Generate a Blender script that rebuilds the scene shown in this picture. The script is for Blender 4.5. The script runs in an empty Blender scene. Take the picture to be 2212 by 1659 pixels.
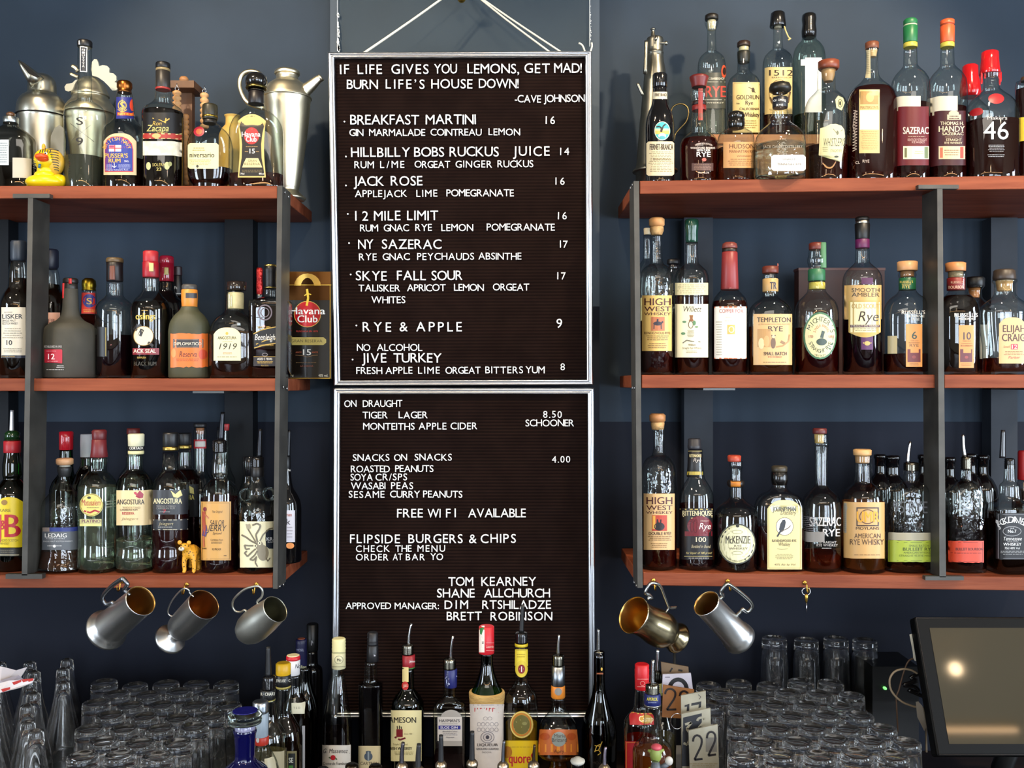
import bpy, bmesh, math, random
from mathutils import Vector, Matrix
random.seed(7)
sc = bpy.context.scene
COL = sc.collection
R = math.radians
# ------------------------------------------------------------------ camera
CAMZ, F, CX, CY = 1.75, 2100.0, 1106.0, 829.5
cd = bpy.data.cameras.new('camera'); cam = bpy.data.objects.new('camera', cd); COL.objects.link(cam)
cam.location = (0, 0, CAMZ); cam.rotation_euler = (R(90), 0, 0)
cd.sensor_fit = 'HORIZONTAL'; cd.sensor_width = 36; cd.lens = F/2212*36
cd.clip_start = .05; cd.clip_end = 60
sc.camera = cam
# ------------------------------------------------------------------ world, lights, exposure
w = bpy.data.worlds.new('world'); sc.world = w; w.use_nodes = True
w.node_tree.nodes['Background'].inputs[0].default_value = (.75, .86, 1, 1)
w.node_tree.nodes['Background'].inputs[1].default_value = .25
def area(name, loc, rot, sx, sy, e, col):
    l = bpy.data.lights.new(name, 'AREA'); l.shape = 'RECTANGLE'; l.size = sx; l.size_y = sy; l.energy = e; l.color = col
    o = bpy.data.objects.new(name, l); COL.objects.link(o); o.location = loc; o.rotation_euler = rot; return o
DAY = (.74, .86, 1.0)
area('daylight_window', (1.35, -3.93, 1.75), (R(90), 0, 0), 1.3, 2.1, 105, DAY)
area('daylight_window', (3.10, -3.93, 1.75), (R(90), 0, 0), 1.3, 2.1, 105, DAY)
area('daylight_window', (-2.6, -3.93, 1.75), (R(90), 0, 0), .8, 2.1, 75, DAY)
area('daylight_window', (3.93, -1.7, 1.75), (R(90), 0, R(90)), .9, 2.1, 125, DAY)
area('daylight_window', (3.93, .3, 1.75), (R(90), 0, R(90)), .9, 2.1, 125, DAY)
area('daylight_window', (-3.93, -.6, 1.8), (R(90), 0, R(-90)), 1.1, 2.1, 125, DAY)
def spot(loc, e, col=(1, .80, .55), r=.035, tgt=(0, 2.2, 2.1), ang=75):
    l = bpy.data.lights.new('spot_lamp', 'SPOT'); l.energy = e; l.color = col; l.shadow_soft_size = r
    l.spot_size = R(ang); l.spot_blend = .5
    o = bpy.data.objects.new('spot_lamp_light', l); COL.objects.link(o); o.location = loc
    o.rotation_euler = (Vector(tgt)-Vector(loc)).to_track_quat('-Z', 'Y').to_euler(); return o
area('ceiling_fill_light', (0, -2.0, 3.36), (0, 0, 0), 3.0, 1.2, 45, (1, .93, .82))  # added fill, brightens the room that metal and glass mirror
SPOTS = [(-.95, 1.15, 3.05), (.95, 1.15, 3.05), (.05, .45, 3.05), (1.9, .9, 3.05), (-1.9, .9, 3.05)]
spot(SPOTS[0], 75, tgt=(-.50, 2.2, 2.15), ang=60)
spot(SPOTS[1], 88, tgt=(.60, 2.2, 2.15), ang=60)
spot(SPOTS[2], 26, tgt=(.0, 2.2, 1.4), ang=90)
spot(SPOTS[3], 75, tgt=(.70, 2.0, 1.15), ang=42)
spot(SPOTS[4], 75, tgt=(-.80, 2.0, 1.15), ang=42)
spot((-.75, 1.15, 3.1), 26, tgt=(0, 2.25, 2.2), ang=40, r=.02)
sc.view_settings.view_transform = 'Standard'; sc.view_settings.look = 'None'
sc.view_settings.gamma = 1; sc.view_settings.exposure = 0.0; sc.view_settings.use_curve_mapping = False
cy = sc.cycles
cy.max_bounces = 24; cy.transmission_bounces = 24; cy.glossy_bounces = 5; cy.diffuse_bounces = 2; cy.transparent_max_bounces = 40
cy.caustics_reflective = False; cy.caustics_refractive = False; cy.sample_clamp_indirect = 4; cy.blur_glossy = .5
cy.use_denoising = True
# ------------------------------------------------------------------ materials
def lin(h):
    h = h.lstrip('#'); r = []
    for i in (0, 2, 4):
        c = int(h[i:i+2], 16)/255; r.append(c/12.92 if c <= .04045 else ((c+.055)/1.055)**2.4)
    return (*r, 1)
MATS = {}
def mat(h, rough=.5, metal=0., coat=0., spec=.5):
    k = (h, rough, metal, coat, spec)
    if k in MATS: return MATS[k]
    m = bpy.data.materials.new('m_'+h.strip('#')); m.use_nodes = True; b = m.node_tree.nodes['Principled BSDF']
    b.inputs['Base Color'].default_value = lin(h); b.inputs['Roughness'].default_value = rough
    b.inputs['Metallic'].default_value = metal; b.inputs['Coat Weight'].default_value = coat
    b.inputs['Specular IOR Level'].default_value = spec
    MATS[k] = m; return m
def noisy(name, c1, c2, scale=8, rough=.5, metal=0, bump=0., stretch=(1, 1, 1), detail=4, coat=0, lo=.35, hi=.65, bscale=None):
    if name in MATS: return MATS[name]
    m = bpy.data.materials.new(name); m.use_nodes = True; nt = m.node_tree; N = nt.nodes; Lk = nt.links
    b = N['Principled BSDF']; tc = N.new('ShaderNodeTexCoord'); mp = N.new('ShaderNodeMapping'); mp.inputs['Scale'].default_value = stretch
    n = N.new('ShaderNodeTexNoise'); n.inputs['Scale'].default_value = scale; n.inputs['Detail'].default_value = detail
    r = N.new('ShaderNodeValToRGB'); r.color_ramp.elements[0].position = lo; r.color_ramp.elements[1].position = hi
    r.color_ramp.elements[0].color = lin(c1); r.color_ramp.elements[1].color = lin(c2)
    Lk.new(tc.outputs['Object'], mp.inputs[0]); Lk.new(mp.outputs[0], n.inputs[0]); Lk.new(n.outputs[0], r.inputs[0]); Lk.new(r.outputs[0], b.inputs['Base Color'])
    b.inputs['Roughness'].default_value = rough; b.inputs['Metallic'].default_value = metal; b.inputs['Coat Weight'].default_value = coat
    if bump:
        bp = N.new('ShaderNodeBump'); bp.inputs['Strength'].default_value = bump; bp.inputs['Distance'].default_value = .002
        n2 = N.new('ShaderNodeTexNoise'); n2.inputs['Scale'].default_value = bscale or scale*4; Lk.new(mp.outputs[0], n2.inputs[0])
        Lk.new(n2.outputs[0], bp.inputs['Height']); Lk.new(bp.outputs[0], b.inputs['Normal'])
    MATS[name] = m; return m
def thin(name, tint='#f2f6f4', edge='#5c6a6a', refl=1., wob=0., haze=0., streak=False):
    """thin clear glass wall: see-through with a facing tint and a reflecting skin"""
    if name in MATS: return MATS[name]
    m = bpy.data.materials.new(name); m.use_nodes = True; nt = m.node_tree; N = nt.nodes; Lk = nt.links; N.clear()
    out = N.new('ShaderNodeOutputMaterial'); lw = N.new('ShaderNodeLayerWeight'); lw.inputs['Blend'].default_value = .5
    p1 = N.new('ShaderNodeMath'); p1.operation = 'POWER'; p1.inputs[1].default_value = 4.
    p2 = N.new('ShaderNodeMath'); p2.operation = 'POWER'; p2.inputs[1].default_value = 5.
    ma = N.new('ShaderNodeMath'); ma.operation = 'MULTIPLY_ADD'; ma.inputs[1].default_value = .80*refl; ma.inputs[2].default_value = .085*refl
    mx = N.new('ShaderNodeMix'); mx.data_type = 'RGBA'; mx.inputs[6].default_value = lin(tint); mx.inputs[7].default_value = lin(edge)
    tr = N.new('ShaderNodeBsdfTransparent'); gl = N.new('ShaderNodeBsdfGlossy'); gl.inputs['Roughness'].default_value = .03
    ms = N.new('ShaderNodeMixShader')
    Lk.new(lw.outputs['Facing'], p1.inputs[0]); Lk.new(lw.outputs['Facing'], p2.inputs[0]); Lk.new(p1.outputs[0], mx.inputs[0])
    Lk.new(mx.outputs[2], tr.inputs[0]); Lk.new(p2.outputs[0], ma.inputs[0]); Lk.new(ma.outputs[0], ms.inputs[0])
    Lk.new(tr.outputs[0], ms.inputs[1]); Lk.new(gl.outputs[0], ms.inputs[2]); Lk.new(ms.outputs[0], out.inputs[0])
    if haze:
        dh = N.new('ShaderNodeBsdfDiffuse'); dh.inputs[0].default_value = (.62, .65, .68, 1); m2 = N.new('ShaderNodeMixShader'); m2.inputs[0].default_value = haze
        Lk.new(ms.outputs[0], m2.inputs[1]); Lk.new(dh.outputs[0], m2.inputs[2]); Lk.new(m2.outputs[0], out.inputs[0])
    tc = N.new('ShaderNodeTexCoord'); n = N.new('ShaderNodeTexNoise'); n.inputs['Scale'].default_value = 60 if wob > .3 else 25
    bp = N.new('ShaderNodeBump'); bp.inputs['Strength'].default_value = .03+wob; bp.inputs['Distance'].default_value = .002
    if streak:
        mp = N.new('ShaderNodeMapping'); mp.inputs['Scale'].default_value = (2.2, 2.2, .5); bp.inputs['Strength'].default_value = .5; Lk.new(tc.outputs['Object'], mp.inputs[0]); Lk.new(mp.outputs[0], n.inputs[0])
    else: Lk.new(tc.outputs['Object'], n.inputs[0])
    Lk.new(n.outputs[0], bp.inputs['Height']); Lk.new(bp.outputs[0], gl.inputs['Normal'])
    MATS[name] = m; return m
def liquid(h, body=.22):
    k = 'liquid'+h+str(body)
    if k in MATS: return MATS[k]
    m = bpy.data.materials.new('liquid_'+h.strip('#')); m.use_nodes = True; nt = m.node_tree; N = nt.nodes; Lk = nt.links; N.clear()
    out = N.new('ShaderNodeOutputMaterial'); g = N.new('ShaderNodeBsdfGlass'); g.inputs['IOR'].default_value = 1.33
    c = lin(h); g.inputs['Color'].default_value = tuple(x**.6 for x in c[:3])+(1,); g.inputs['Roughness'].default_value = 0
    d = N.new('ShaderNodeBsdfDiffuse'); d.inputs[0].default_value = c; ms = N.new('ShaderNodeMixShader'); ms.inputs[0].default_value = body
    Lk.new(g.outputs[0], ms.inputs[1]); Lk.new(d.outputs[0], ms.inputs[2]); Lk.new(ms.outputs[0], out.inputs[0])
    MATS[k] = m; return m
def solidglass(h='#eef4f2', haze=0., wob=0.):
    k = 'solidglass'+h+str(haze)+str(wob)
    if k in MATS: return MATS[k]
    m = bpy.data.materials.new('thick_glass'); m.use_nodes = True; nt = m.node_tree; N = nt.nodes; N.clear()
    out = N.new('ShaderNodeOutputMaterial'); g = N.new('ShaderNodeBsdfGlass'); g.inputs['IOR'].default_value = 1.45; g.inputs['Color'].default_value = lin(h); g.inputs['Roughness'].default_value = .0
    if wob:
        tc = N.new('ShaderNodeTexCoord'); n = N.new('ShaderNodeTexNoise'); n.inputs['Scale'].default_value = 130; bp = N.new('ShaderNodeBump'); bp.inputs['Strength'].default_value = wob; bp.inputs['Distance'].default_value = .003
        nt.links.new(tc.outputs['Object'], n.inputs[0]); nt.links.new(n.outputs[0], bp.inputs['Height']); nt.links.new(bp.outputs[0], g.inputs['Normal'])
    ms = N.new('ShaderNodeMixShader'); ms.inputs[0].default_value = haze; d = N.new('ShaderNodeBsdfDiffuse'); d.inputs[0].default_value = (.6, .63, .65, 1)
    nt.links.new(g.outputs[0], ms.inputs[1]); nt.links.new(d.outputs[0], ms.inputs[2]); nt.links.new(ms.outputs[0], out.inputs[0]); MATS[k] = m; return m
GLASS = {
 'clear': lambda: thin('clear_glass'), 'embossed': lambda: thin('embossed_glass', wob=.9),
 'smoke': lambda: thin('smoky_glass', '#b9b4a6', '#3a3834'), 'greenish': lambda: thin('greenish_glass', '#e4efe6', '#5c7466'),
 'green': lambda: thin('green_glass', '#2c7a34', '#04200a'), 'dkgreen': lambda: thin('dark_green_glass', '#123018', '#020a04'),
 'brown': lambda: thin('brown_glass', '#38200f', '#0c0503'), 'black': lambda: mat('#0a090b', .08, coat=.6),
 'blue': lambda: mat('#0b0b40', .1, coat=.6), 'matte': lambda: noisy('matte_dark_bottle', '#33322a', '#45423a', 14, .7),
 'olive': lambda: noisy('olive_bottle', '#3a3c2a', '#4a4a36', 14, .55), 'bluegl': lambda: thin('deep_blue_glass', '#1c1e6a', '#05051c')}
def MT(k):
    """'#hex' plain; '#hex!' shiny; '#hex~' metal; '#hex^' matt; a Material passes through"""
    if not isinstance(k, str): return k
    if k == 'gold': return mat('#c8a04a', .3, 1)
    if k == 'chrome': return mat('#d8d8da', .14, 1)
    if k == 'silver': return noisy('tarnished_silver', '#8f8a78', '#b9b5a6', 9, .2, 1)
    if k == 'cork': return noisy('cork', '#a07a4c', '#cda873', 90, .8)
    if k == 'wood': return noisy('light_wood', '#c08a54', '#dcae7a', 30, .55, stretch=(1, 1, .15))
    if k == 'wax': return mat('#0d0b0a', .22, coat=.5)
    if k[-1] == '!': return mat(k[:-1], .15, coat=.6)
    if k[-1] == '~': return mat(k[:-1], .3, 1)
    if k[-1] == '^': return mat(k[:-1], .85)
    return mat(k, .4)
# ------------------------------------------------------------------ mesh helpers
def P(px, py, Y): return Vector(((px-CX)*Y/F, Y, CAMZ-(py-CY)*Y/F))
class M:
    def __init__(s): s.v = []; s.f = []; s.mi = []; s.sm = []; s.mats = []
    def mslot(s, m):
        m = MT(m)
        if m not in s.mats: s.mats.append(m)
        return s.mats.index(m)
    def add(s, vs, fs, m=None, smooth=False):
        b = len(s.v); s.v += [tuple(v) for v in vs]; k = s.mslot(m) if m is not None else 0
        for f in fs: s.f.append(tuple(b+i for i in f)); s.mi.append(k); s.sm.append(smooth)
    def box(s, a, b, m=None, bev=0):
        x0, y0, z0 = a; x1, y1, z1 = b
        vs = [(x0, y0, z0), (x1, y0, z0), (x1, y1, z0), (x0, y1, z0), (x0, y0, z1), (x1, y0, z1), (x1, y1, z1), (x0, y1, z1)]
        s.add(vs, [(3, 2, 1, 0), (4, 5, 6, 7), (0, 1, 5, 4), (1, 2, 6, 5), (2, 3, 7, 6), (3, 0, 4, 7)], m); return s
    def hexa(s, front, back, m=None):
        """front and back: 4 points each, same order"""
        s.add(list(front)+list(back), [(0, 1, 2, 3), (7, 6, 5, 4), (0, 4, 5, 1), (1, 5, 6, 2), (2, 6, 7, 3), (3, 7, 4, 0)], m); return s
    def lathe(s, c, pts, m=None, seg=32, n=2., d=1., mtx=None, cap0=True, cap1=True):
        """pts: (height, radius[, exponent]) bottom to top along z at c"""
        vs = []; c = Vector(c)
        for p in pts:
            h, r = p[0], p[1]; e = p[2] if len(p) > 2 else n; dd = p[3] if len(p) > 3 else d
            for i in range(seg):
                t = 2*math.pi*i/seg; ct, st = math.cos(t), math.sin(t)
                x = r*math.copysign(abs(ct)**(2/e), ct); y = r*dd*math.copysign(abs(st)**(2/e), st)
                v = Vector((x, y, h)); v = (mtx @ v) if mtx is not None else v
                vs.append(v+c)
        fs = []
        for k in range(len(pts)-1):
            for i in range(seg):
                j = (i+1) % seg; fs.append((k*seg+i, k*seg+j, (k+1)*seg+j, (k+1)*seg+i))
        s.add(vs, fs, m, True)
        caps = []
        if cap0: caps.append(tuple(range(seg-1, -1, -1)))
        if cap1: caps.append(tuple((len(pts)-1)*seg+i for i in range(seg)))
        b = len(s.v)-len(vs); k = s.mslot(m) if m is not None else 0
        for f in caps: s.f.append(tuple(b+i for i in f)); s.mi.append(k); s.sm.append(False)
        return s
    def tube(s, pts, r, m=None, seg=8, closed=False):
        pts = [Vector(p) for p in pts]; rs = r if isinstance(r, (list, tuple)) else [r]*len(pts); vs = []; n = len(pts); up = None
        for i, p in enumerate(pts):
            a = pts[(i-1) % n] if (closed or i) else pts[0]; b = pts[(i+1) % n] if (closed or i < n-1) else pts[-1]
            t = (b-a).normalized()
            if up is None:
                up = Vector((0, 0, 1)) if abs(t.z) < .9 else Vector((0, 1, 0))
            u = (up - t*up.dot(t)).normalized(); up = u; w_ = t.cross(u)
            for k in range(seg):
                g = 2*math.pi*k/seg; vs.append(p+(u*math.cos(g)+w_*math.sin(g))*rs[i])
        fs = []
        for i in range(n if closed else n-1):
            i2 = (i+1) % n
            for k in range(seg):
                k2 = (k+1) % seg; fs.append((i*seg+k, i*seg+k2, i2*seg+k2, i2*seg+k))
        if not closed: fs += [tuple(range(seg-1, -1, -1)), tuple((n-1)*seg+k for k in range(seg))]
        s.add(vs, fs, m, True); return s
    def ell(s, c, r, m=None, mtx=None, seg=20, rings=12):
        pts = [(r[2]*math.sin(-math.pi/2+math.pi*i/rings), max(1e-4, math.cos(-math.pi/2+math.pi*i/rings))) for i in range(rings+1)]
        S = Matrix.Diagonal((r[0], r[1], 1, 1)); mm = (mtx @ S) if mtx is not None else S
        return s.lathe(c, pts, m, seg, mtx=mm, cap0=False, cap1=False)
    def build(s, name, m=None, parent=None, **props):
        me = bpy.data.meshes.new(name); o0 = Vector(parent['_o']) if parent is not None else Vector((0, 0, 0))
        me.from_pydata([Vector(v)-o0 for v in s.v], [], s.f)
        if m is not None: me.materials.append(MT(m))
        else:
            for q in s.mats: me.materials.append(q)
            me.polygons.foreach_set('material_index', s.mi)
        me.polygons.foreach_set('use_smooth', s.sm); me.update()
        o = bpy.data.objects.new(name, me); COL.objects.link(o)
        if parent is not None: o.parent = parent; o['_o'] = parent['_o']
        for k, v in props.items(): o[k] = v
        return o
def smooth_path(pts, k=5, closed=False):
    pts = [Vector(p) for p in pts]; out = []; n = len(pts)
    for i in range(n if closed else n-1):
        if closed: a, b, c, d = pts[(i-1) % n], pts[i], pts[(i+1) % n], pts[(i+2) % n]
        else: a, b, c, d = pts[max(0, i-1)], pts[i], pts[i+1], pts[min(n-1, i+2)]
        for j in range(k):
            t = j/k; out.append(.5*((2*b)+(c-a)*t+(2*a-5*b+4*c-d)*t*t+(3*b-a-3*c+d)*t**3))
    if not closed: out.append(pts[-1])
    return out
def thing(name, loc, label, cat, group=None):
    o = bpy.data.objects.new(name, None); COL.objects.link(o); o.location = loc; o.empty_display_size = .02
    o['_o'] = tuple(loc); o['label'] = label; o['category'] = cat
    if group: o['group'] = group
    return o
def tagit(o, label, cat, group=None):
    o['label'] = label; o['category'] = cat
    if group: o['group'] = group
    return o
def struct(name, m, mt=None): o = m.build(name, mt); o['kind'] = 'structure'; return o
TX = {}
def text2d(s, bold=0., ext=0., cuts=0):
    k = (s, bold, ext, cuts)
    if k in TX: return TX[k]
    c = bpy.data.curves.new('t', 'FONT'); c.body = s; c.size = 1; c.resolution_u = 3; c.offset = bold; c.extrude = ext
    o = bpy.data.objects.new('t', c); COL.objects.link(o); bpy.context.view_layer.update()
    me = o.to_mesh(); vs = [tuple(v.co) for v in me.vertices]; fs = [tuple(p.vertices) for p in me.polygons]
    if cuts:
        bm = bmesh.new(); bm.from_mesh(me); xs = [v[0] for v in vs]; a, b = min(xs), max(xs)
        for i in range(1, cuts): bmesh.ops.bisect_plane(bm, geom=bm.verts[:]+bm.edges[:]+bm.faces[:], plane_co=(a+(b-a)*i/cuts, 0, 0), plane_no=(1, 0, 0))
        vs = [tuple(v.co) for v in bm.verts]; bm.verts.index_update(); fs = [tuple(v.index for v in f.verts) for f in bm.faces]; bm.free()
    o.to_mesh_clear(); bpy.data.objects.remove(o); bpy.data.curves.remove(c)
    xs = [v[0] for v in vs]; TX[k] = (vs, fs, min(xs), max(xs)); return TX[k]
# ------------------------------------------------------------------ zoomed crops the measurements were read in
CR = {'A': (0, 80, 4.739), 'B': (360, 80, 4.147), 'C': (0, 470, 4.147), 'D': (360, 470, 4.147), 'E': (0, 860, 3.858), 'F': (340, 860, 3.858),
      'ML': (170, 1230, 4.608), 'H': (460, 1330, 5.043), 'R1': (1360, 10, 4.146), 'R2': (1620, 10, 4.147), 'R3': (1900, 10, 4.147),
      'R4': (1360, 460, 4.146), 'R5': (1600, 460, 4.148), 'R6': (1890, 460, 4.146), 'R7': (1360, 860, 3.857), 'R8': (1640, 860, 3.859),
      'R9': (1900, 860, 3.859), 'MR': (1310, 1230, 4.706), 'S': (1320, 1380, 5.821), 'W': (1880, 1300, 4.62), 'C1': (680, 1300, 4.622),
      'C2': (960, 1300, 4.621), 'T1': (680, 0, 3.456), 'T2': (700, 220, 3.687), 'T3': (700, 500, 3.687), 'T4': (700, 810, 3.687),
      'T5': (700, 1080, 3.687), 'K': (240, 1430, 7.246), 'G': (1600, 1340, 5.2), 'X': (0, 0, 1)}
def px(cr, x, y): o = CR[cr]; return o[0]+x/o[2], o[1]+y/o[2]
ZS = {'L1': CAMZ+.4076, 'L2': CAMZ+.0114, 'L3': CAMZ-.3935, 'R1': CAMZ+.418, 'R2': CAMZ+.0187, 'R3': CAMZ-.3875, 'RS': CAMZ+.547, 'C': .88, 'RAIL': .82}
def YF(pxx): return 2.0 if pxx < 1250 else 2.0/(1+.0255*(pxx-1390)/822)
# ------------------------------------------------------------------ bottle builder
def pchip(pts, k=5):
    """monotone smooth resample of (y, r)"""
    n = len(pts)
    if n < 3: return pts
    h = [pts[i+1][0]-pts[i][0] for i in range(n-1)]; dl = [(pts[i+1][1]-pts[i][1])/h[i] for i in range(n-1)]
    g = [0]*n; g[0] = dl[0]; g[-1] = dl[-1]
    for i in range(1, n-1):
        if dl[i-1]*dl[i] > 0:
            w1 = 2*h[i]+h[i-1]; w2 = h[i]+2*h[i-1]; g[i] = (w1+w2)/(w1/dl[i-1]+w2/dl[i])
    out = []
    for i in range(n-1):
        kk = 1 if abs(dl[i]) < 1e-6 else k
        for j in range(kk):
            t = j/kk; H = h[i]
            out.append((pts[i][0]+t*H, (2*t**3-3*t*t+1)*pts[i][1]+(t**3-2*t*t+t)*H*g[i]+(-2*t**3+3*t*t)*pts[i+1][1]+(t**3-t*t)*H*g[i+1]))
    out.append(pts[-1]); return out
def B(cr, cx, prof, z, label, dY=.07, g='clear', liq=None, n=2., d=1., caps=(), L=(), nm='liquor_bottle', cat='bottle', Y=None, group=None, seg=32, body=.13, lname='label', neck=None, straight=False):
    s = CR[cr][2]; cxp, _ = px(cr, cx, 0)
    if Y is None: Y = YF(cxp)+dY
    zb = ZS[z] if isinstance(z, str) else z; X = (cxp-CX)*Y/F; k = Y/F
    def zz(y): return CAMZ-(CR[cr][1]+y/s-CY)*k
    pr = [(zz(y), hw/s*k) for y, hw in prof]           # top -> bottom
    pr = sorted(pr)
    if pr[0][0] > zb+.008: pr = [(zb+.006, pr[0][1])]+pr
    pr = [p for p in pr if p[0] >= zb+.005]
    fine = pr if straight else pchip(pr)
    hb, ht = fine[0][0], fine[-1][0]; rmax = max(p[1] for p in fine); rn = fine[-1][1]
    def ex(r):                                        # round neck growing into a shaped body
        if n == 2 and d == 1: return 2., 1.
        t = min(1, max(0, (r-rn*1.1)/max(1e-5, rmax*.92-rn*1.1))); return 2+(n-2)*t, 1+(d-1)*t
    def rad(z_):
        if z_ <= fine[0][0]: return fine[0][1]
        for i in range(len(fine)-1):
            if fine[i+1][0] >= z_:
                t = (z_-fine[i][0])/max(1e-9, fine[i+1][0]-fine[i][0]); return fine[i][1]*(1-t)+fine[i+1][1]*t
        return fine[-1][1]
    root = thing(nm, (X, Y, zb), label, cat, group)
    r0 = fine[0][1]; pts = [(zb+.0035, r0*.25), (zb, r0*.8), (zb+.0012, r0*.94), (zb+.004, r0*.995)]
    pts = [(p[0], p[1], *ex(r0)) for p in pts]+[(p[0], p[1], *ex(p[1])) for p in fine]
    gm = GLASS[g]() if g in GLASS else MT(g)
    M().lathe((X, Y, 0), pts, None, seg).build('glass' if g in ('clear', 'embossed', 'green', 'greenish', 'smoke', 'dkgreen', 'brown', 'bluegl') else 'body', gm, root)
    if liq:
        zl = zz(liq[0]); q = [(zb+.007, (r0-.002)*.9, *ex(r0)), (zb+.009, r0-.0018, *ex(r0))]
        q += [(p[0], max(.003, p[1]-.0018), *ex(p[1])) for p in fine if zb+.010 < p[0] < zl-.001]
        q.append((zl, max(.003, rad(zl)-.0018), *ex(rad(zl))))
        M().lathe((X, Y, 0), q, None, seg).build('liquid', liquid(liq[1], body), root)
    sleeves = []
    def outer(z_):                                    # radius and centre of whatever skin shows at this height
        a, c_ = rad(z_), X
        for q_, x_ in sleeves:
            if q_[0][0] <= z_ <= q_[-1][0]:
                for (za, ra), (zb2, rb) in zip(q_, q_[1:]):
                    if za <= z_ <= zb2:
                        r_ = ra+(rb-ra)*(z_-za)/max(1e-9, zb2-za)
                        if r_ > a: a, c_ = r_, x_
        return a, c_
    for cp in caps:
        nm_, cpts, cm = cp[:3]; cp_ = sorted((zz(y), hw/s*k) for y, hw in cpts); ccx = X if len(cp) < 4 else (px(cr, cp[3], 0)[0]-CX)*k; dyc = 0.
        if 'cork' not in nm_:
            ra, xa = outer((cp_[0][0]+cp_[-1][0])/2); rc = max(q[1] for q in cp_)
            if rc < .5*ra: dyc = -.97*ra*math.sqrt(max(0, 1-min(.95, abs(ccx-xa)/ra)**2))
            elif rc > .8*ra: sleeves.append((cp_, ccx))
        h0, h1 = cp_[0][0], cp_[-1][0]; e = min(.0012, (h1-h0)*.2)
        q = [(h0, cp_[0][1]*.96), (h0+e, cp_[0][1])]+[p for p in cp_[1:-1]]+[(h1-e, cp_[-1][1]), (h1, cp_[-1][1]*.92)]
        M().lathe((ccx, Y+dyc, 0), q, None, 24 if dyc == 0 else 12, d=1 if dyc == 0 else .5).build(nm_, cm, root)
    def surf(x, y, off):
        Ys = Y-rmax*.8
        for _ in range(3):
            pxx, pyy = px(cr, x, y); xx = (pxx-CX)*Ys/F; z_ = CAMZ-(pyy-CY)*Ys/F
            a, xc = outer(z_); nn, dd = ex(a) if a <= rad(z_)+1e-6 else (2, 1); a += off; u = min(.985, abs(xx-xc)/a); Ys = Y-a*dd*(1-u**nn)**(1/nn)
            if u >= .985: xx = xc+math.copysign(.985*a, xx-xc)
        return Vector((xx, Ys, z_))
    for li, lb in enumerate(L):
        x0, y0, x1, y1, shp, lm, items = lb; parent = root
        if lm is not None:
            m = M(); nx, ny = 14, 6; vs = []
            mx_, my_, hx, hy = (x0+x1)/2, (y0+y1)/2, (x1-x0)/2, (y1-y0)/2
            for i in range(nx+1):
                u = -1+2*i/nx; t0, t1 = y0, y1
                if shp == 'ell': u = math.sin(u*math.pi/2); q = math.sqrt(max(0, 1-u*u)); t0, t1 = my_-hy*q, my_+hy*q
                elif shp == 'arch': t0 = y0+(y1-y0)*.28*(1-math.sqrt(max(0, 1-u*u)))
                elif shp == 'arch2': t0 = y0+hx*.5*abs(u)**3
                elif shp == 'shield': t1 = y1-(y1-y0)*.14*u*u
                elif shp == 'rnd': q = hx*.12*(max(0, abs(u)-.85)/.15)**2; t0 += q; t1 -= q
                elif shp == 'torn': t0 += random.uniform(0, hy*.06); t1 -= random.uniform(0, hy*.08)
                elif shp == 'hour': pass
                for j in range(ny+1):
                    v = j/ny; xx = mx_+u*hx
                    if shp == 'hour':
                        q = 1-.13*math.sin(math.pi*min(1, max(0, v*1.05)))+.0; xx = mx_+u*hx*q; t0 = y0+hx*.5*u*u*1.0
                    vs.append(surf(xx, t0+(t1-t0)*v, .0004+.00022*li))
            fs = [(i*(ny+1)+j, i*(ny+1)+j+1, (i+1)*(ny+1)+j+1, (i+1)*(ny+1)+j) for i in range(nx) for j in range(ny)]
            m.add(vs, fs, None, True); parent = m.build(lname, lm, root)
        if items:
            m = M(); base = (.0007 if lm is not None else .0004)+.00022*li
            for q_, it in enumerate(items): draw(m, it, lambda x, y, o=base+q_*.00006: surf(x, y, o))
            m.build('lettering', None, parent)
    return root
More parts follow.
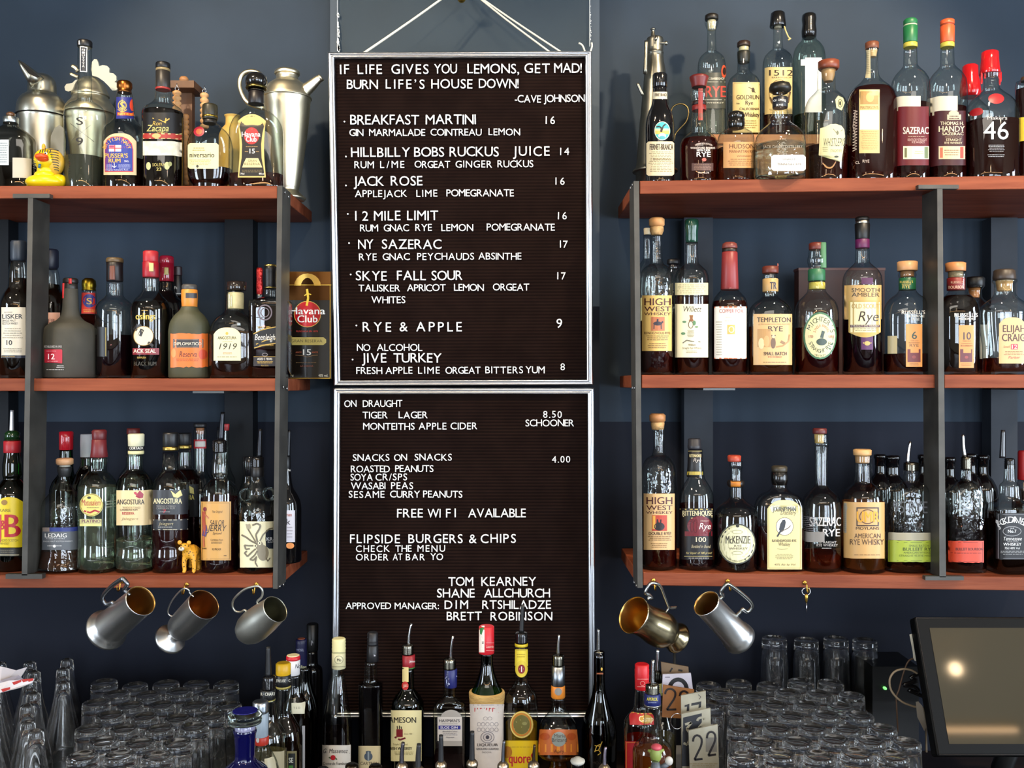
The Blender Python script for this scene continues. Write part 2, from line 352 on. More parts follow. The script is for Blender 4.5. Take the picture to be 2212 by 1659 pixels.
def draw(m, it, S):
    """one printed item on a surface function S(x, y)"""
    k = it[0]
    if k in 'tbi':
        _, tx, x0, x1, yb, h, c = it
        cw = (x1-x0)/max(1, len(tx)); vs, fs, a, b_ = text2d(tx, 0., 0., int((x1-x0)/22)+1 if cw > 26 else 0); sx = (x1-x0)/(b_-a); sy = h/.69; sh = .25 if k == 'i' else 0
        for dx in ((0, h*.045) if k == 'b' else (0,)): m.add([S(x0+dx+(v[0]-a+sh*v[1])*sx, yb-v[1]*sy)+Vector((0, -.00003 if dx else 0, 0)) for v in vs], fs, c)
    elif k == 'r':
        _, x0, y0, x1, y1, c = it; nx = 6 if abs(x1-x0) > 40 else 2; vs = []; ny = 3 if abs(y1-y0) > 60 else 1
        for i in range(nx+1):
            for j in range(ny+1): vs.append(S(x0+(x1-x0)*i/nx, y0+(y1-y0)*j/ny))
        m.add(vs, [(i*(ny+1)+j, i*(ny+1)+j+1, (i+1)*(ny+1)+j+1, (i+1)*(ny+1)+j) for i in range(nx) for j in range(ny)], c)
    elif k == 'o':
        x0, y0, x1, y1, t, c = it[1:]
        for q in ((x0, y0, x1, y0+t), (x0, y1-t, x1, y1), (x0, y0, x0+t, y1), (x1-t, y0, x1, y1)): draw(m, ('r', *q, c), S)
    elif k == 'c':
        _, cx, cy_, rx, ry, c = it; n = 20
        vs = [S(cx, cy_)]; K = 4 if rx > 60 else 2
        for q in range(1, K+1): vs += [S(cx+rx*q/K*math.cos(6.2832*i/n), cy_-ry*q/K*math.sin(6.2832*i/n)) for i in range(n)]
        m.add(vs, [(0, 1+i, 1+(i+1) % n) for i in range(n)]+[(1+q*n+i, 1+(q+1)*n+i, 1+(q+1)*n+(i+1) % n, 1+q*n+(i+1) % n) for q in range(K-1) for i in range(n)], c)
    elif k == 'g':
        _, cx, cy_, rx, ry, t, c = it; n = 28; vs = []
        for i in range(n):
            a = 6.2832*i/n; vs += [S(cx+rx*math.cos(a), cy_-ry*math.sin(a)), S(cx+(rx-t)*math.cos(a), cy_-(ry-t)*math.sin(a))]
        m.add(vs, [(2*i, 2*((i+1) % n), 2*((i+1) % n)+1, 2*i+1) for i in range(n)], c)
    elif k == 'l':
        _, x0, x1, y0, y1, n, c = it; rs = random.Random(int(x0*7+y0)); hh = (y1-y0)/max(1, n)*.38
        for i in range(n):
            y = y0+(y1-y0)*(i+.5)/n; a = x0+rs.uniform(0, .12)*(x1-x0); e = x1-(a-x0)
            while a < e:
                b_ = min(e, a+rs.uniform(.05, .16)*(x1-x0)); m.add([S(a, y-hh/2), S(a, y+hh/2), S(b_, y+hh/2), S(b_, y-hh/2)], [(0, 1, 2, 3)], c); a = b_+.025*(x1-x0)
    elif k == 'p':
        _, ps, c = it; ys = sorted(set(round(q[1], 2) for q in ps)); rows = []
        for a, b_ in zip(ys, ys[1:]):
            st = max(1, int((b_-a)/30)); rows += [(a+(b_-a)*i/st, a+(b_-a)*(i+1)/st) for i in range(st)]
        wx = max(q[0] for q in ps)-min(q[0] for q in ps); nx = max(2, min(14, int(wx/22)))
        def cut(y):
            r = []
            for (ax, ay), (bx, by) in zip(ps, ps[1:]+ps[:1]):
                if (ay <= y) != (by <= y): r.append((ax+(bx-ax)*(y-ay)/(by-ay), (ax, ay, bx, by)))
            return sorted(r)
        for ya, yb_ in rows:
            cs = cut((ya+yb_)/2)
            for (x1, e1), (x2, e2) in zip(cs[::2], cs[1::2]):
                ev = lambda e, y: e[0]+(e[2]-e[0])*(y-e[1])/(e[3]-e[1])
                la, ra, lb_, rb = ev(e1, ya), ev(e2, ya), ev(e1, yb_), ev(e2, yb_)
                vs = [S(la+(ra-la)*i/nx, ya) for i in range(nx+1)]+[S(lb_+(rb-lb_)*i/nx, yb_) for i in range(nx+1)]
                m.add(vs, [(i, nx+1+i, nx+2+i, i+1) for i in range(nx)], c)
    elif k == 's':
        _, ps, wd, c = it
        for (ax, ay), (bx, by) in zip(ps, ps[1:]):
            l = math.hypot(bx-ax, by-ay) or 1; nx, ny = -(by-ay)/l*wd/2, (bx-ax)/l*wd/2
            m.add([S(ax+nx, ay+ny), S(bx+nx, by+ny), S(bx-nx, by-ny), S(ax-nx, ay-ny)], [(0, 1, 2, 3)], c)
    elif k == 'a':                                    # text on an arc: text, centre, radius x/y, start deg, end deg, height, colour
        _, tx, cx, cy_, rx, ry, a0, a1, h, c = it; n = len(tx)
        for i, ch in enumerate(tx):
            if ch == ' ': continue
            a = R(a0+(a1-a0)*(i+.5)/n); vs, fs, l, r_ = text2d(ch, 0.); q = 1 if a1 < a0 else -1
            X0, Y0 = cx+rx*math.cos(a), cy_-ry*math.sin(a); tx_, ty_ = math.sin(a)*q, math.cos(a)*q
            up = (math.cos(a)*q, -math.sin(a)*q)
            m.add([S(X0+tx_*(v[0]-(l+r_)/2)*h/.69+up[0]*v[1]*h/.69, Y0+ty_*(v[0]-(l+r_)/2)*h/.69+up[1]*v[1]*h/.69) for v in vs], fs, c)
def pourer(cr, x0, y0, x1, y1, hw, mt='chrome'):
    """spout cap entry: (top x, top y) to (base x, base y)"""
    return (cr, x0, y0, x1, y1, hw, mt)
def add_pourer(root, cr, x0, y0, x1, y1, hw, mt, collar=None, bend=.35):
    Y = root['_o'][1]; s = CR[cr][2]; k = Y/F; a = P(*px(cr, x1, y1), Y); b = P(*px(cr, x0, y0), Y); r = hw/s*k
    mid = a.lerp(b, .45)+Vector(((b.x-a.x)*-bend, 0, 0)); pts = smooth_path([a, mid, b], 4)
    n = len(pts); M().tube(pts, [r*(1.15-.35*i/(n-1)) for i in range(n)], mt, 10).build('pourer_spout', None, root)
    if collar:
        c0, c1, ch = collar; z0 = P(0, px(cr, 0, c1)[1], Y).z; z1 = P(0, px(cr, 0, c0)[1], Y).z; h = ch/s*k; X = root['_o'][0]; m = M(); nn = 4
        q = [(z0, h*.9)]
        for i in range(nn):
            q += [(z0+(z1-z0)*(i+.2)/nn*.8, h), (z0+(z1-z0)*(i+.6)/nn*.8, h*.9)]
        q += [(z0+(z1-z0)*.86, h*.98), (z0+(z1-z0)*.95, h*.8), (z1, h*.35)]
        m.lathe((X, Y, 0), q, None, 20).build('pourer_collar', collar_mat(mt), root)
def collar_mat(mt): return mat('#1b1a1c', .15, .6, .5) if mt != 'chrome' else mat('#6a665c', .18, 1)
# ================================================================== room shell
WY = 2.31
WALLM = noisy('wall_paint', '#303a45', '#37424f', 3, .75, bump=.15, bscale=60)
LOWM = noisy('lower_wall_shaded_paint', '#151925', '#1a1e2a', 3, .7, bump=.15, bscale=60)  # dark paint, with the shade below the middle shelf put into its colour
def slab(name, a, b, m):
    q = M(); q.box(a, b); return struct(name, q, m)
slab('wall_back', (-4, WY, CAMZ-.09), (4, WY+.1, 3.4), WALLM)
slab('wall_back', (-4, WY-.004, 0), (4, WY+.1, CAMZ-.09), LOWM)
PX0, PX1, PY_ = (713-CX)*2.27/F, (1295-CX)*2.27/F, 2.27
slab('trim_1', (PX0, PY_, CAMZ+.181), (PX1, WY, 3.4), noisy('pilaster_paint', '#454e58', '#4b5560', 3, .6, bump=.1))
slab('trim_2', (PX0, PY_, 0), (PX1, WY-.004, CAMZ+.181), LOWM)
slab('floor', (-4, -4, -.1), (4, WY, 0), noisy('floor_boards', '#1c1510', '#2a1f17', 5, .5, stretch=(1, 8, 1)))
slab('ceiling', (-4, -4, 3.4), (4, WY, 3.5), mat('#8a8070', .8))
slab('wall_left', (-4.1, -4, 0), (-4, WY, 3.4), mat('#a89c88', .8))
slab('wall_right', (4, -4, 0), (4.1, WY, 3.4), mat('#a89c88', .8))
slab('wall_front', (-4, -4.1, 0), (4, -4, 3.4), mat('#b8aa92', .8))
def window(i, cx, w_, side=0):
    m = M(); z0, z1 = .7, 2.8; t = .04
    def bx(a0, a1, c0, c1):
        if side: m.box((min(side*3.99, side*3.90), a0, c0), (max(side*3.99, side*3.90), a1, c1))
        else: m.box((a0, -3.99, c0), (a1, -3.90, c1))
    bx(cx-w_/2-t, cx-w_/2, z0-t, z1+t); bx(cx+w_/2, cx+w_/2+t, z0-t, z1+t); bx(cx-w_/2, cx+w_/2, z0-t, z0); bx(cx-w_/2, cx+w_/2, z1, z1+t)
    bx(cx-.018, cx+.018, z0, z1); bx(cx-w_/2, cx+w_/2, 2.1, 2.14)
    struct('window_%d' % i, m, '#3a3630')
window(1, 1.35, 1.3); window(2, 3.10, 1.3); window(3, -2.6, .8); window(4, -.6, 1.1, -1); window(5, -1.7, .9, 1); window(6, .3, .9, 1)
# warm linear lamp over the bar
e = bpy.data.materials.new('warm_tube'); e.use_nodes = True; b_ = e.node_tree.nodes['Principled BSDF']
b_.inputs['Emission Color'].default_value = (1, .55, .2, 1); b_.inputs['Emission Strength'].default_value = 14
def tube_lamp():
    t = thing('linear_pendant', (.5, -1.2, 2.7), 'long warm tube lamp hanging across the room opposite the shelves', 'lamp')
    M().box((-1.6, -1.22, 2.71), (2.68, -1.18, 2.735)).build('housing', '#222222', t)
    M().tube([(-1.58, -1.2, 2.69), (2.66, -1.2, 2.69)], .014, None, 10).build('light_tube', e, t)
    M().tube([(-1.2, -1.2, 2.735), (-1.2, -1.2, 3.4)], .003).build('cable', '#222222', t); M().tube([(2.1, -1.2, 2.735), (2.1, -1.2, 3.4)], .003).build('cable', '#222222', t)
tube_lamp()
be = bpy.data.materials.new('warm_bulb'); be.use_nodes = True; b_ = be.node_tree.nodes['Principled BSDF']
b_.inputs['Emission Color'].default_value = (1, .72, .42, 1); b_.inputs['Emission Strength'].default_value = 60
for i, (x, y, z, wh) in enumerate(((2.61, -1.5, 3.23, 'rightmost'), (1.1, -1.3, 2.8, 'second from the right'), (-.5, -1.3, 2.8, 'second from the left'), (-2.2, -1.4, 2.75, 'leftmost'))):
    t = thing('pendant_bulb', (x, y, z), 'bare warm bulb hanging over the bar seats, '+wh, 'lamp')
    m = M(); m.ell((x, y, z), (.035, .035, .04), None); m.build('bulb', be, t); M().tube([(x, y, z+.035), (x, y, 3.4)], .004).build('cable', '#1a1a1a', t)
m = M(); m.box((-3, -.35, 1.0), (3, .62, 1.05)); tagit(m.build('bar_counter', noisy('bar_top_wood', '#3a2617', '#4c3320', 4, .35, stretch=(1, 8, 8))), 'pale wooden bar top on the customer side of the shelves', 'counter')
UB = bpy.data.materials.new('cool_fill'); UB.use_nodes = True; b_ = UB.node_tree.nodes['Principled BSDF']; b_.inputs['Emission Color'].default_value = (.85, .92, 1, 1); b_.inputs['Emission Strength'].default_value = 14
t = thing('under_bar_fill', (0, .55, .985), 'added cool fill light under the edge of the wooden bar top', 'lamp'); M().tube([(-2.0, .55, .982), (2.0, .55, .982)], .012, None, 8).build('light_tube', UB, t); m = M(); m.box((-2.05, .535, .994), (2.05, .565, .9995)); m.build('housing', '#8a8a8a', t)  # added unseen lamp, gives mugs and glasses something bright to mirror
m = M(); m.box((-2.9, .501, .1), (2.9, .51, .97)); tagit(m.build('steel_bounce_panel', mat('#c4c6c8', .45, .3)), 'added brushed steel reflector on the staff side of the bar', 'panel')  # added unseen pale panel, throws the strip's light towards mugs and glasses
m = M(); m.box((-2.95, -.1, 0), (2.95, .5, 1.0)); tagit(m.build('bar_cabinet', '#2a211a'), 'dark panelled bar front under the wooden bar top', 'bar')
# ================================================================== back bar counter
m = M(); m.box((-1.6, 1.60, .84), (1.7, WY-.004, .88)); 
tagit(m.build('back_bar_counter', noisy('counter_wood', '#1b1413', '#2a1f1b', 6, .35, stretch=(1, 6, 1))), 'dark back bar counter carrying the bottles and the glasses', 'counter')
m = M(); m.box((-1.6, 1.68, 0), (1.7, WY-.03, .84)); tagit(m.build('back_bar_cabinet', '#15110f'), 'dark cabinet under the back bar counter', 'cabinet')
m = M(); m.box((-.5, 1.40, .76), (.45, 1.585, .82)); m.box((-.5, 1.40, .0), (-.47, 1.585, .76)); m.box((.42, 1.40, .0), (.45, 1.585, .76))
tagit(m.build('speed_rail', '#2b2b2d~'), 'dark steel speed rail in front of the back bar counter', 'rail')
# ================================================================== shelving units
WOOD = noisy('red_shelf_wood', '#763a24', '#8c4b31', 5, .5, bump=.12, stretch=(1, 14, 14), detail=6)
STEEL = noisy('dark_steel', '#403e3a', '#4e4c47', 20, .5, .3)
def hexa_px(m, xt0, xt1, yt, xb0, xb1, yb, Y0, Y1):
    a = [P(xt0, yt, Y0), P(xb0, yb, Y0), P(xb1, yb, Y0), P(xt1, yt, Y0)]; d = Vector((0, Y1-Y0, 0)); m.hexa(a, [p+d for p in a]); return m
def fx(pxx, Y=None): Y = Y or YF(pxx); return (pxx-CX)*Y/F
def board(name, poly, z1, th, root):
    m = M(); n = len(poly); vs = [(x, y, z1-th) for x, y in poly]+[(x, y, z1) for x, y in poly]
    m.add(vs, [tuple(range(n-1, -1, -1)), tuple(range(n, 2*n))]+[(i, (i+1) % n, n+(i+1) % n, n+i) for i in range(n)])
    o = m.build(name, WOOD, root)
    bv = o.modifiers.new('edge', 'BEVEL'); bv.width = .0012; bv.segments = 1; bv.limit_method = 'ANGLE'; return o
def cup_hook(root, cr, x, y, big=1.):
    Y = YF(px(cr, x, y)[0]); c = P(*px(cr, x, y), Y-.001); m = M(); s_ = .0055*big
    m.lathe(c, [(0, .0045), (.0015, .0045), (.002, .0015)], None, 10, mtx=Matrix.Rotation(R(90), 4, 'X'))
    pts = [(0, -.002, 0), (0, -.010, 0), (0, -.014, -.002), (.0, -.0155, -.009), (0, -.020, -.015), (0, -.027, -.013), (0, -.030, -.004)]
    m.tube(smooth_path([c+Vector(q)*big for q in pts], 3), .0014, None, 6); return m.build('cup_hook', 'gold', root)
def rivet(root, p, ax='X'):
    m = M(); m.lathe(p, [(0, .0042), (.001, .0038), (.0022, .0018)], None, 12, mtx=Matrix.Rotation(R(90 if ax == 'X' else 0), 4, 'Y')); m.build('bolt', 'chrome', root)
# ---- left unit
LU = thing('shelving_unit', (fx(300), 2.15, ZS['L3']-.03), 'left shelving unit with three red wooden boards and dark steel posts', 'shelf')
for z, xe, x2 in (('L1', 599, 611), ('L2', 596.5, 607), ('L3', 589.5, 600)):
    X0 = -1.45; xa, xb = fx(xe), fx(x2)-.001
    pl = [(X0, 2.0)]
    if z == 'L2': pl += [(fx(55), 2.0), (fx(55), 2.06), (fx(70), 2.06), (fx(70), 2.0)]
    pl += [(xa, 2.0), (xa, 2.075), (xb, 2.075), (xb, 2.295), (X0, 2.295)]
    board('shelf_board', pl, ZS[z], .026, LU)
hexa_px(M(), 599, 610, 401, 589.5, 599.5, 1272, 1.998, 2.072).build('end_post', STEEL, LU)
hexa_px(M(), 60.5, 71.5, 428, 47, 59, 1243, 1.984, 2.056).build('middle_post', STEEL, LU)
hexa_px(M(), 27.5, 107, 418.5, 27.5, 107, 427.5, 1.984, 1.999).build('bracket_plate', STEEL, LU)
hexa_px(M(), 12, 91, 1240.5, 12, 91, 1250.5, 1.984, 1.999).build('bracket_plate', STEEL, LU)
BK = noisy('upright_paint', '#14161a', '#1b1e23', 8, .55)
for a, b in ((485, 546), (-45, 18)):
    hexa_px(M(), a, b, 470, a, b, 1245, 2.255, 2.30).build('wall_upright', BK, LU)
    for z in ('L2', 'L3'):
        q = M(); q.box((fx(a, 2.255), 2.03, ZS[z]-.0305), (fx(b, 2.255), 2.295, ZS[z]-.0262)); q.build('shelf_bracket', mat('#6b6a68', .4, .7), LU)
for yy, xs in ((418, (612, 622)), (836, (608.5, 616)), (1264, (601, 609))):
    for k, q in enumerate(xs): rivet(LU, Vector((fx(xs[0]-1.5)+.0005, 2.018+.032*k, CAMZ-(yy+k*3-CY)*2.03/F)))
HK = [cup_hook(LU, 'ML', 440, 118), cup_hook(LU, 'ML', 1075, 150), cup_hook(LU, 'ML', 1770, 150)]
# ---- right unit (front edge comes slightly nearer towards its far end)
RU = thing('shelving_unit', (fx(1800), 2.1, ZS['R3']-.03), 'right shelving unit with three red wooden boards and dark steel posts', 'shelf')
for z, xe, x2 in (('R1', 1382, 1368), ('R2', 1386, 1372), ('R3', 1389, 1376)):
    XE = fx(2420); xa, xb = fx(xe), fx(x2)+.001; f0 = YF(xe); f1 = YF(2420)
    ln = lambda q: (fx(q), YF(q))
    pl = [(xb, 2.295), (xb, f0+.075), (xa, f0+.075), (xa, f0)]
    if z == 'R2': a_, b_2 = ln(2024), ln(2040); pl += [a_, (a_[0], a_[1]+.06), (b_2[0], b_2[1]+.06), b_2]
    pl += [(XE, f1), (XE, 2.295)]
    board('shelf_board', pl, ZS[z], .027, RU)
hexa_px(M(), 1369, 1380.5, 391, 1377.5, 1388.5, 1270, 1.998, 2.072).build('end_post', STEEL, RU)
YM = YF(2032)
hexa_px(M(), 2024.5, 2036, 407, 2029.5, 2043.5, 1247, YM-.016, YM+.056).build('middle_post', STEEL, RU)
hexa_px(M(), 1984, 2071, 399, 1984, 2071, 407.5, YM-.016, YM-.002).build('bracket_plate', STEEL, RU)
hexa_px(M(), 1999, 2082, 1245, 1999, 2082, 1253.5, YM-.016, YM-.002).build('bracket_plate', STEEL, RU)
for a, b in ((1478, 1540), (2141, 2198)):
    hexa_px(M(), a, b, 470, a, b, 1240, 2.255, 2.30).build('wall_upright', noisy('upright_grey', '#22262d', '#2d323a', 8, .5), RU)
    for z in ('R2', 'R3'):
        q = M(); q.box((fx(a, 2.255), 2.03, ZS[z]-.0315), (fx(b, 2.255), 2.295, ZS[z]-.0272)); q.build('shelf_bracket', mat('#6b6a68', .4, .7), RU)
for yy, x_ in ((402, 1369), (838, 1373.5), (1262, 1377.5)):
    for k in range(2):
        m = M(); m.lathe((fx(x_)-.0005, 2.018+.032*k, CAMZ-(yy-CY)*2.03/F), [(0, .0042), (.001, .0038), (.0022, .0018)], None, 12, mtx=Matrix.Rotation(R(-90), 4, 'Y')); m.build('bolt', 'chrome', RU)
HK += [cup_hook(RU, 'MR', 478, 112), cup_hook(RU, 'MR', 1232, 118), cup_hook(RU, 'MR', 2015, 135)]
# riser behind the top right bottles
q = M(); xr0, xr1 = fx(1536, 2.13), fx(1775, 2.13); q.box((xr0, 2.13, ZS['RS']-.02), (xr1, 2.28, ZS['RS'])); q.box((xr0, 2.13, ZS['R1']), (xr0+.015, 2.28, ZS['RS']-.02)); q.box((xr1-.015, 2.13, ZS['R1']), (xr1, 2.28, ZS['RS']-.02)); q.box((xr0+.015, 2.135, ZS['R1']), (xr1-.015, 2.145, ZS['RS']-.02))
tagit(q.build('display_riser', noisy('riser_wood', '#a2673a', '#bd8048', 6, .5, stretch=(1, 9, 9))), 'orange wooden riser behind the bottles on the top right shelf', 'riser')
# ================================================================== menu letter boards
ALU = mat('#d9dbe0', .28, 1)
FELT = noisy('ribbed_felt', '#140a08', '#1a0f0c', 20, .95)
for k_ in ('ribbed_felt', 'wall_paint', 'lower_wall_shaded_paint', 'pilaster_paint', 'red_shelf_wood', 'upright_paint', 'upright_grey'): MATS[k_].node_tree.nodes['Principled BSDF'].inputs['Specular IOR Level'].default_value = .08 if k_ == 'ribbed_felt' else .2
LETM = mat('#e9ebee', .45)
def letter_board(label, pts, ya, yb, Ya, Yb, lines, y0, y1):
    """pts: frame outer px corners TL TR BR BL; plane: depth Ya at px row ya, Yb at row yb (affine in z)"""
    za, zb_ = CAMZ-(ya-CY)*Ya/F, CAMZ-(yb-CY)*Yb/F; sl = (Ya-Yb)/(za-zb_)
    def S(pxx, pyy, out=0.):                          # ray-plane, out towards the camera
        t = (pyy-CY)/F; Y = (Ya+sl*(CAMZ-za))/(1+sl*t); return P(pxx, pyy, Y)+Vector((0, -out, 0))
    tl, tr, br, bl = pts; c = S(sum(p[0] for p in pts)/4, bl[1])
    root = thing('letter_board', tuple(c), label, 'menu board')
    t = 14.5; inn = [(tl[0]+t, tl[1]+t-1), (tr[0]-t, tr[1]+t-1), (br[0]-t, br[1]-t+2), (bl[0]+t, bl[1]-t+2)]
    # felt: horizontal ribs
    m = M(); rows = int((inn[3][1]-inn[0][1])/6.9); vs = []; n = 0
    for r in range(rows*4+1):
        f = r/(rows*4); q = [0, .0022, .0028, .0022][r % 4]
        ly, ry = inn[0][1]+(inn[3][1]-inn[0][1])*f, inn[1][1]+(inn[2][1]-inn[1][1])*f
        lx, rx = inn[0][0]+(inn[3][0]-inn[0][0])*f-3, inn[1][0]+(inn[2][0]-inn[1][0])*f+3
        vs += [S(lx, ly, q-.003), S(rx, ry, q-.003)]
    m.add(vs, [(2*i, 2*i+2, 2*i+3, 2*i+1) for i in range(rows*4)], None, True); m.build('felt_panel', FELT, root)
    q = M(); back = [S(*p, -.004) for p in (tl, bl, br, tr)]; q.hexa(back, [p+Vector((0, .008, 0)) for p in back]); q.build('backing', '#2a2826', root)
    prof = [(0, -.004), (0, .006), (.18, .0095), (.34, .009), (.42, .0065), (.55, .0065), (.66, .0105), (.86, .0105), (1, .005), (1, -.003)]
    for (o0, o1, i0, i1) in ((tl, tr, inn[0], inn[1]), (tr, br, inn[1], inn[2]), (br, bl, inn[2], inn[3]), (bl, tl, inn[3], inn[0])):
        vs = []
        for f, h in prof:
            for (o_, i_) in ((o0, i0), (o1, i1)): vs.append(S(o_[0]+(i_[0]-o_[0])*f, o_[1]+(i_[1]-o_[1])*f, h))
        m = M(); k = len(prof); m.add(vs, [(2*i, 2*i+1, 2*i+3, 2*i+2) for i in range(k-1)]+[(2*k-2, 2*k-1, 1, 0)], None, True); o = m.build('frame_rail', ALU, root)
        o.data.shade_smooth() if False else None
    tilt = Matrix.Rotation(math.atan(-sl), 4, 'X') @ Matrix.Rotation(R(90), 4, 'X'); cache = {}; k = 0
    for cr, ws in lines:
        s_ = CR[cr][2]
        for wd, x0, x1, yb_, h in ws:
            X0, Yb2 = px(cr, x0, yb_); X1 = px(cr, x1, yb_)[0]; H = h/s_; sc_ = H/.69
            info = [text2d(c_, .0, .03) for c_ in wd]; W = sum((b-a)*sc_ for _, _, a, b in info); nn = len(wd)
            gap = ((X1-X0)-W)/max(1, nn-1); fx_ = 1.
            if gap < .04*H and nn > 1: fx_ = ((X1-X0)-.06*H*(nn-1))/W; gap = .06*H
            x = X0
            for ch, (vs, fs, a, b) in zip(wd, info):
                jr = random.Random(k); k += 1
                key = ch
                if key not in cache:
                    me = bpy.data.meshes.new('letter'); me.from_pydata([((v[0]-a), v[1], v[2]) for v in vs], [], fs); me.materials.append(LETM); cache[key] = me
                o = bpy.data.objects.new('letter', cache[key]); COL.objects.link(o); o.parent = root
                kz = S(x, Yb2); kk = kz.y/F; o.location = S(x, Yb2+jr.uniform(-.4, .4), .0016)-c
                o.rotation_euler = (tilt @ Matrix.Rotation(R(jr.uniform(-1.2, 1.2)), 4, 'Z')).to_euler(); o.scale = (sc_*kk*fx_, sc_*kk, .03)
                x += (b-a)*sc_*fx_+gap
    return root, S, k
D = lambda x, y: ('.', x-6, x+6, y+5, 75)
top_lines = [
 ('T1', [('IF', 190, 258, 555, 70), ('LIFE', 322, 503, 554, 70), ('GIVES', 573, 850, 553, 70), ('YOU', 892, 1062, 551, 70), ('LEMONS,', 1140, 1525, 550, 70), ('GET', 1565, 1755, 547, 70), ('MAD!', 1787, 1993, 545, 70),
   ('BURN', 240, 472, 666, 68), ('LIFE’S', 530, 820, 664, 68), ('HOUSE', 870, 1177, 662, 68), ('DOWN!', 1225, 1522, 660, 68), ('-CAVE', 1493, 1688, 767, 54), ('JOHNSON', 1710, 2015, 763, 54)]),
 ('T2', [D(163, 160), ('BREAKFAST', 210, 757, 182, 76), ('MARTINI', 810, 1210, 180, 76), ('16', 1765, 1838, 177, 60), ('GIN', 203, 315, 274, 54), ('MARMALADE', 360, 806, 273, 54), ('COINTREAU', 848, 1255, 271, 54), ('LEMON', 1310, 1562, 268, 54),
   D(175, 437), ('HILLBILLY', 217, 685, 440, 75), ('BOBS', 718, 957, 437, 75), ('RUCKUS', 1000, 1392, 435, 75), ('JUICE', 1505, 1797, 431, 75), ('14', 1880, 1952, 425, 57),
   ('RUM', 243, 398, 530, 55), ('L/ME', 448, 640, 528, 55), ('ORGEAT', 722, 1005, 527, 55), ('GINGER', 1048, 1338, 525, 55), ('RUCKUS', 1382, 1667, 522, 55),
   D(175, 668), ('JACK', 237, 478, 671, 75), ('ROSE', 533, 785, 669, 75), ('16', 1843, 1915, 662, 57), ('APPLEJACK', 247, 662, 760, 55), ('LIME', 736, 903, 757, 55), ('POMEGRANATE', 975, 1512, 754, 55),
   D(190, 895), ('12', 250, 352, 946, 75), ('MILE', 398, 610, 945, 75), ('LIMIT', 662, 910, 944, 75), ('16', 1862, 1933, 937, 57), ('RUM', 288, 432, 1034, 55), ('GNAC', 476, 678, 1032, 55), ('RYE', 727, 860, 1030, 55), ('LEMON', 935, 1188, 1029, 55), ('POMEGRANATE', 1295, 1838, 1026, 55)]),
 ('T3', [D(200, 95), ('NY', 273, 395, 140, 75), ('SAZERAC', 462, 937, 139, 75), ('17', 1878, 1940, 130, 57), ('RYE', 280, 420, 230, 55), ('GNAC', 467, 685, 229, 55), ('PEYCHAUDS', 742, 1195, 227, 55), ('ABSINTHE', 1230, 1572, 225, 55),
   D(213, 343), ('SKYE', 255, 500, 391, 75), ('FALL', 582, 812, 389, 75), ('SOUR', 858, 1103, 388, 75), ('17', 1857, 1925, 383, 57), ('TALISKER', 275, 606, 478, 55), ('APRICOT', 662, 970, 476, 55), ('LEMON', 1036, 1273, 474, 55), ('ORGEAT', 1345, 1635, 472, 55), ('WHITES', 377, 648, 572, 55),
   D(258, 750), ('RYE', 310, 535, 798, 75), ('&', 603, 662, 797, 75), ('APPLE', 735, 1098, 796, 75), ('9', 1850, 1898, 768, 73), ('NO', 263, 370, 952, 55), ('ALCOHOL', 422, 783, 951, 55), D(228, 1022), ('JIVE', 303, 498, 1046, 75), ('TURKEY', 553, 935, 1044, 75),
   ('FRESH', 258, 465, 1135, 55), ('APPLE', 490, 705, 1134, 55), ('LIME', 750, 922, 1133, 55), ('ORGEAT', 967, 1247, 1132, 55), ('BITTERS', 1285, 1585, 1131, 55), ('YUM', 1605, 1757, 1130, 55), ('8', 1883, 1922, 1105, 55)])]
low_lines = [
 ('T4', [('ON', 162, 260, 255, 54), ('DRAUGHT', 310, 625, 254, 54), ('TIGER', 308, 507, 346, 54), ('LAGER', 595, 825, 345, 54), ('8.50', 1745, 1893, 340, 54), ('SCHOONER', 1605, 1990, 408, 54), ('MONTEITHS', 312, 722, 436, 54), ('APPLE', 755, 975, 434, 54), ('CIDER', 1008, 1220, 433, 54),
   ('SNACKS', 230, 522, 684, 54), ('ON', 558, 662, 683, 54), ('SNACKS', 722, 1018, 681, 54), ('4.00', 1815, 1960, 698, 52), ('ROASTED', 215, 525, 774, 54), ('PEANUTS', 567, 872, 772, 54), ('SOYA', 212, 388, 841, 54), ('CR/SPS', 410, 662, 839, 54),
   ('WASABI', 215, 490, 909, 54), ('PEAS', 535, 710, 908, 54), ('SESAME', 198, 482, 977, 54), ('CURRY', 527, 765, 976, 54), ('PEANUTS', 790, 1102, 975, 54)]),
 ('T5', [('FREE', 582, 787, 139, 70), ('WI', 825, 928, 138, 70), ('FI', 972, 1050, 138, 70), ('AVAILABLE', 1148, 1607, 137, 70), ('FLIPSIDE', 208, 605, 344, 70), ('BURGERS', 673, 1105, 342, 70), ('&', 1155, 1208, 341, 70), ('CHIPS', 1247, 1528, 340, 70),
   ('CHECK', 255, 523, 413, 52), ('THE', 568, 698, 412, 52), ('MENU', 745, 965, 411, 52), ('ORDER', 255, 513, 480, 52), ('AT', 548, 625, 479, 52), ('BAR', 652, 803, 478, 52), ('YO', 848, 948, 477, 52),
   ('TOM', 990, 1188, 683, 70), ('KEARNEY', 1253, 1690, 682, 70), ('SHANE', 900, 1200, 775, 70), ('ALLCHURCH', 1275, 1800, 775, 70), ('APPROVED', 173, 535, 868, 52), ('MANAGER:', 563, 915, 868, 52), ('DIM', 960, 1147, 866, 68), ('RTSHILADZE', 1260, 1807, 866, 68),
   ('BRETT', 977, 1257, 957, 68), ('ROBINSON', 1325, 1817, 957, 68)])]
LB1, S1, n1 = letter_board('upper black letter board listing cocktails, hung by white cords', [(709, 115), (1278, 112), (1281, 832), (722, 834)], 115, 832, 2.128, 2.168, top_lines, 0, 0)
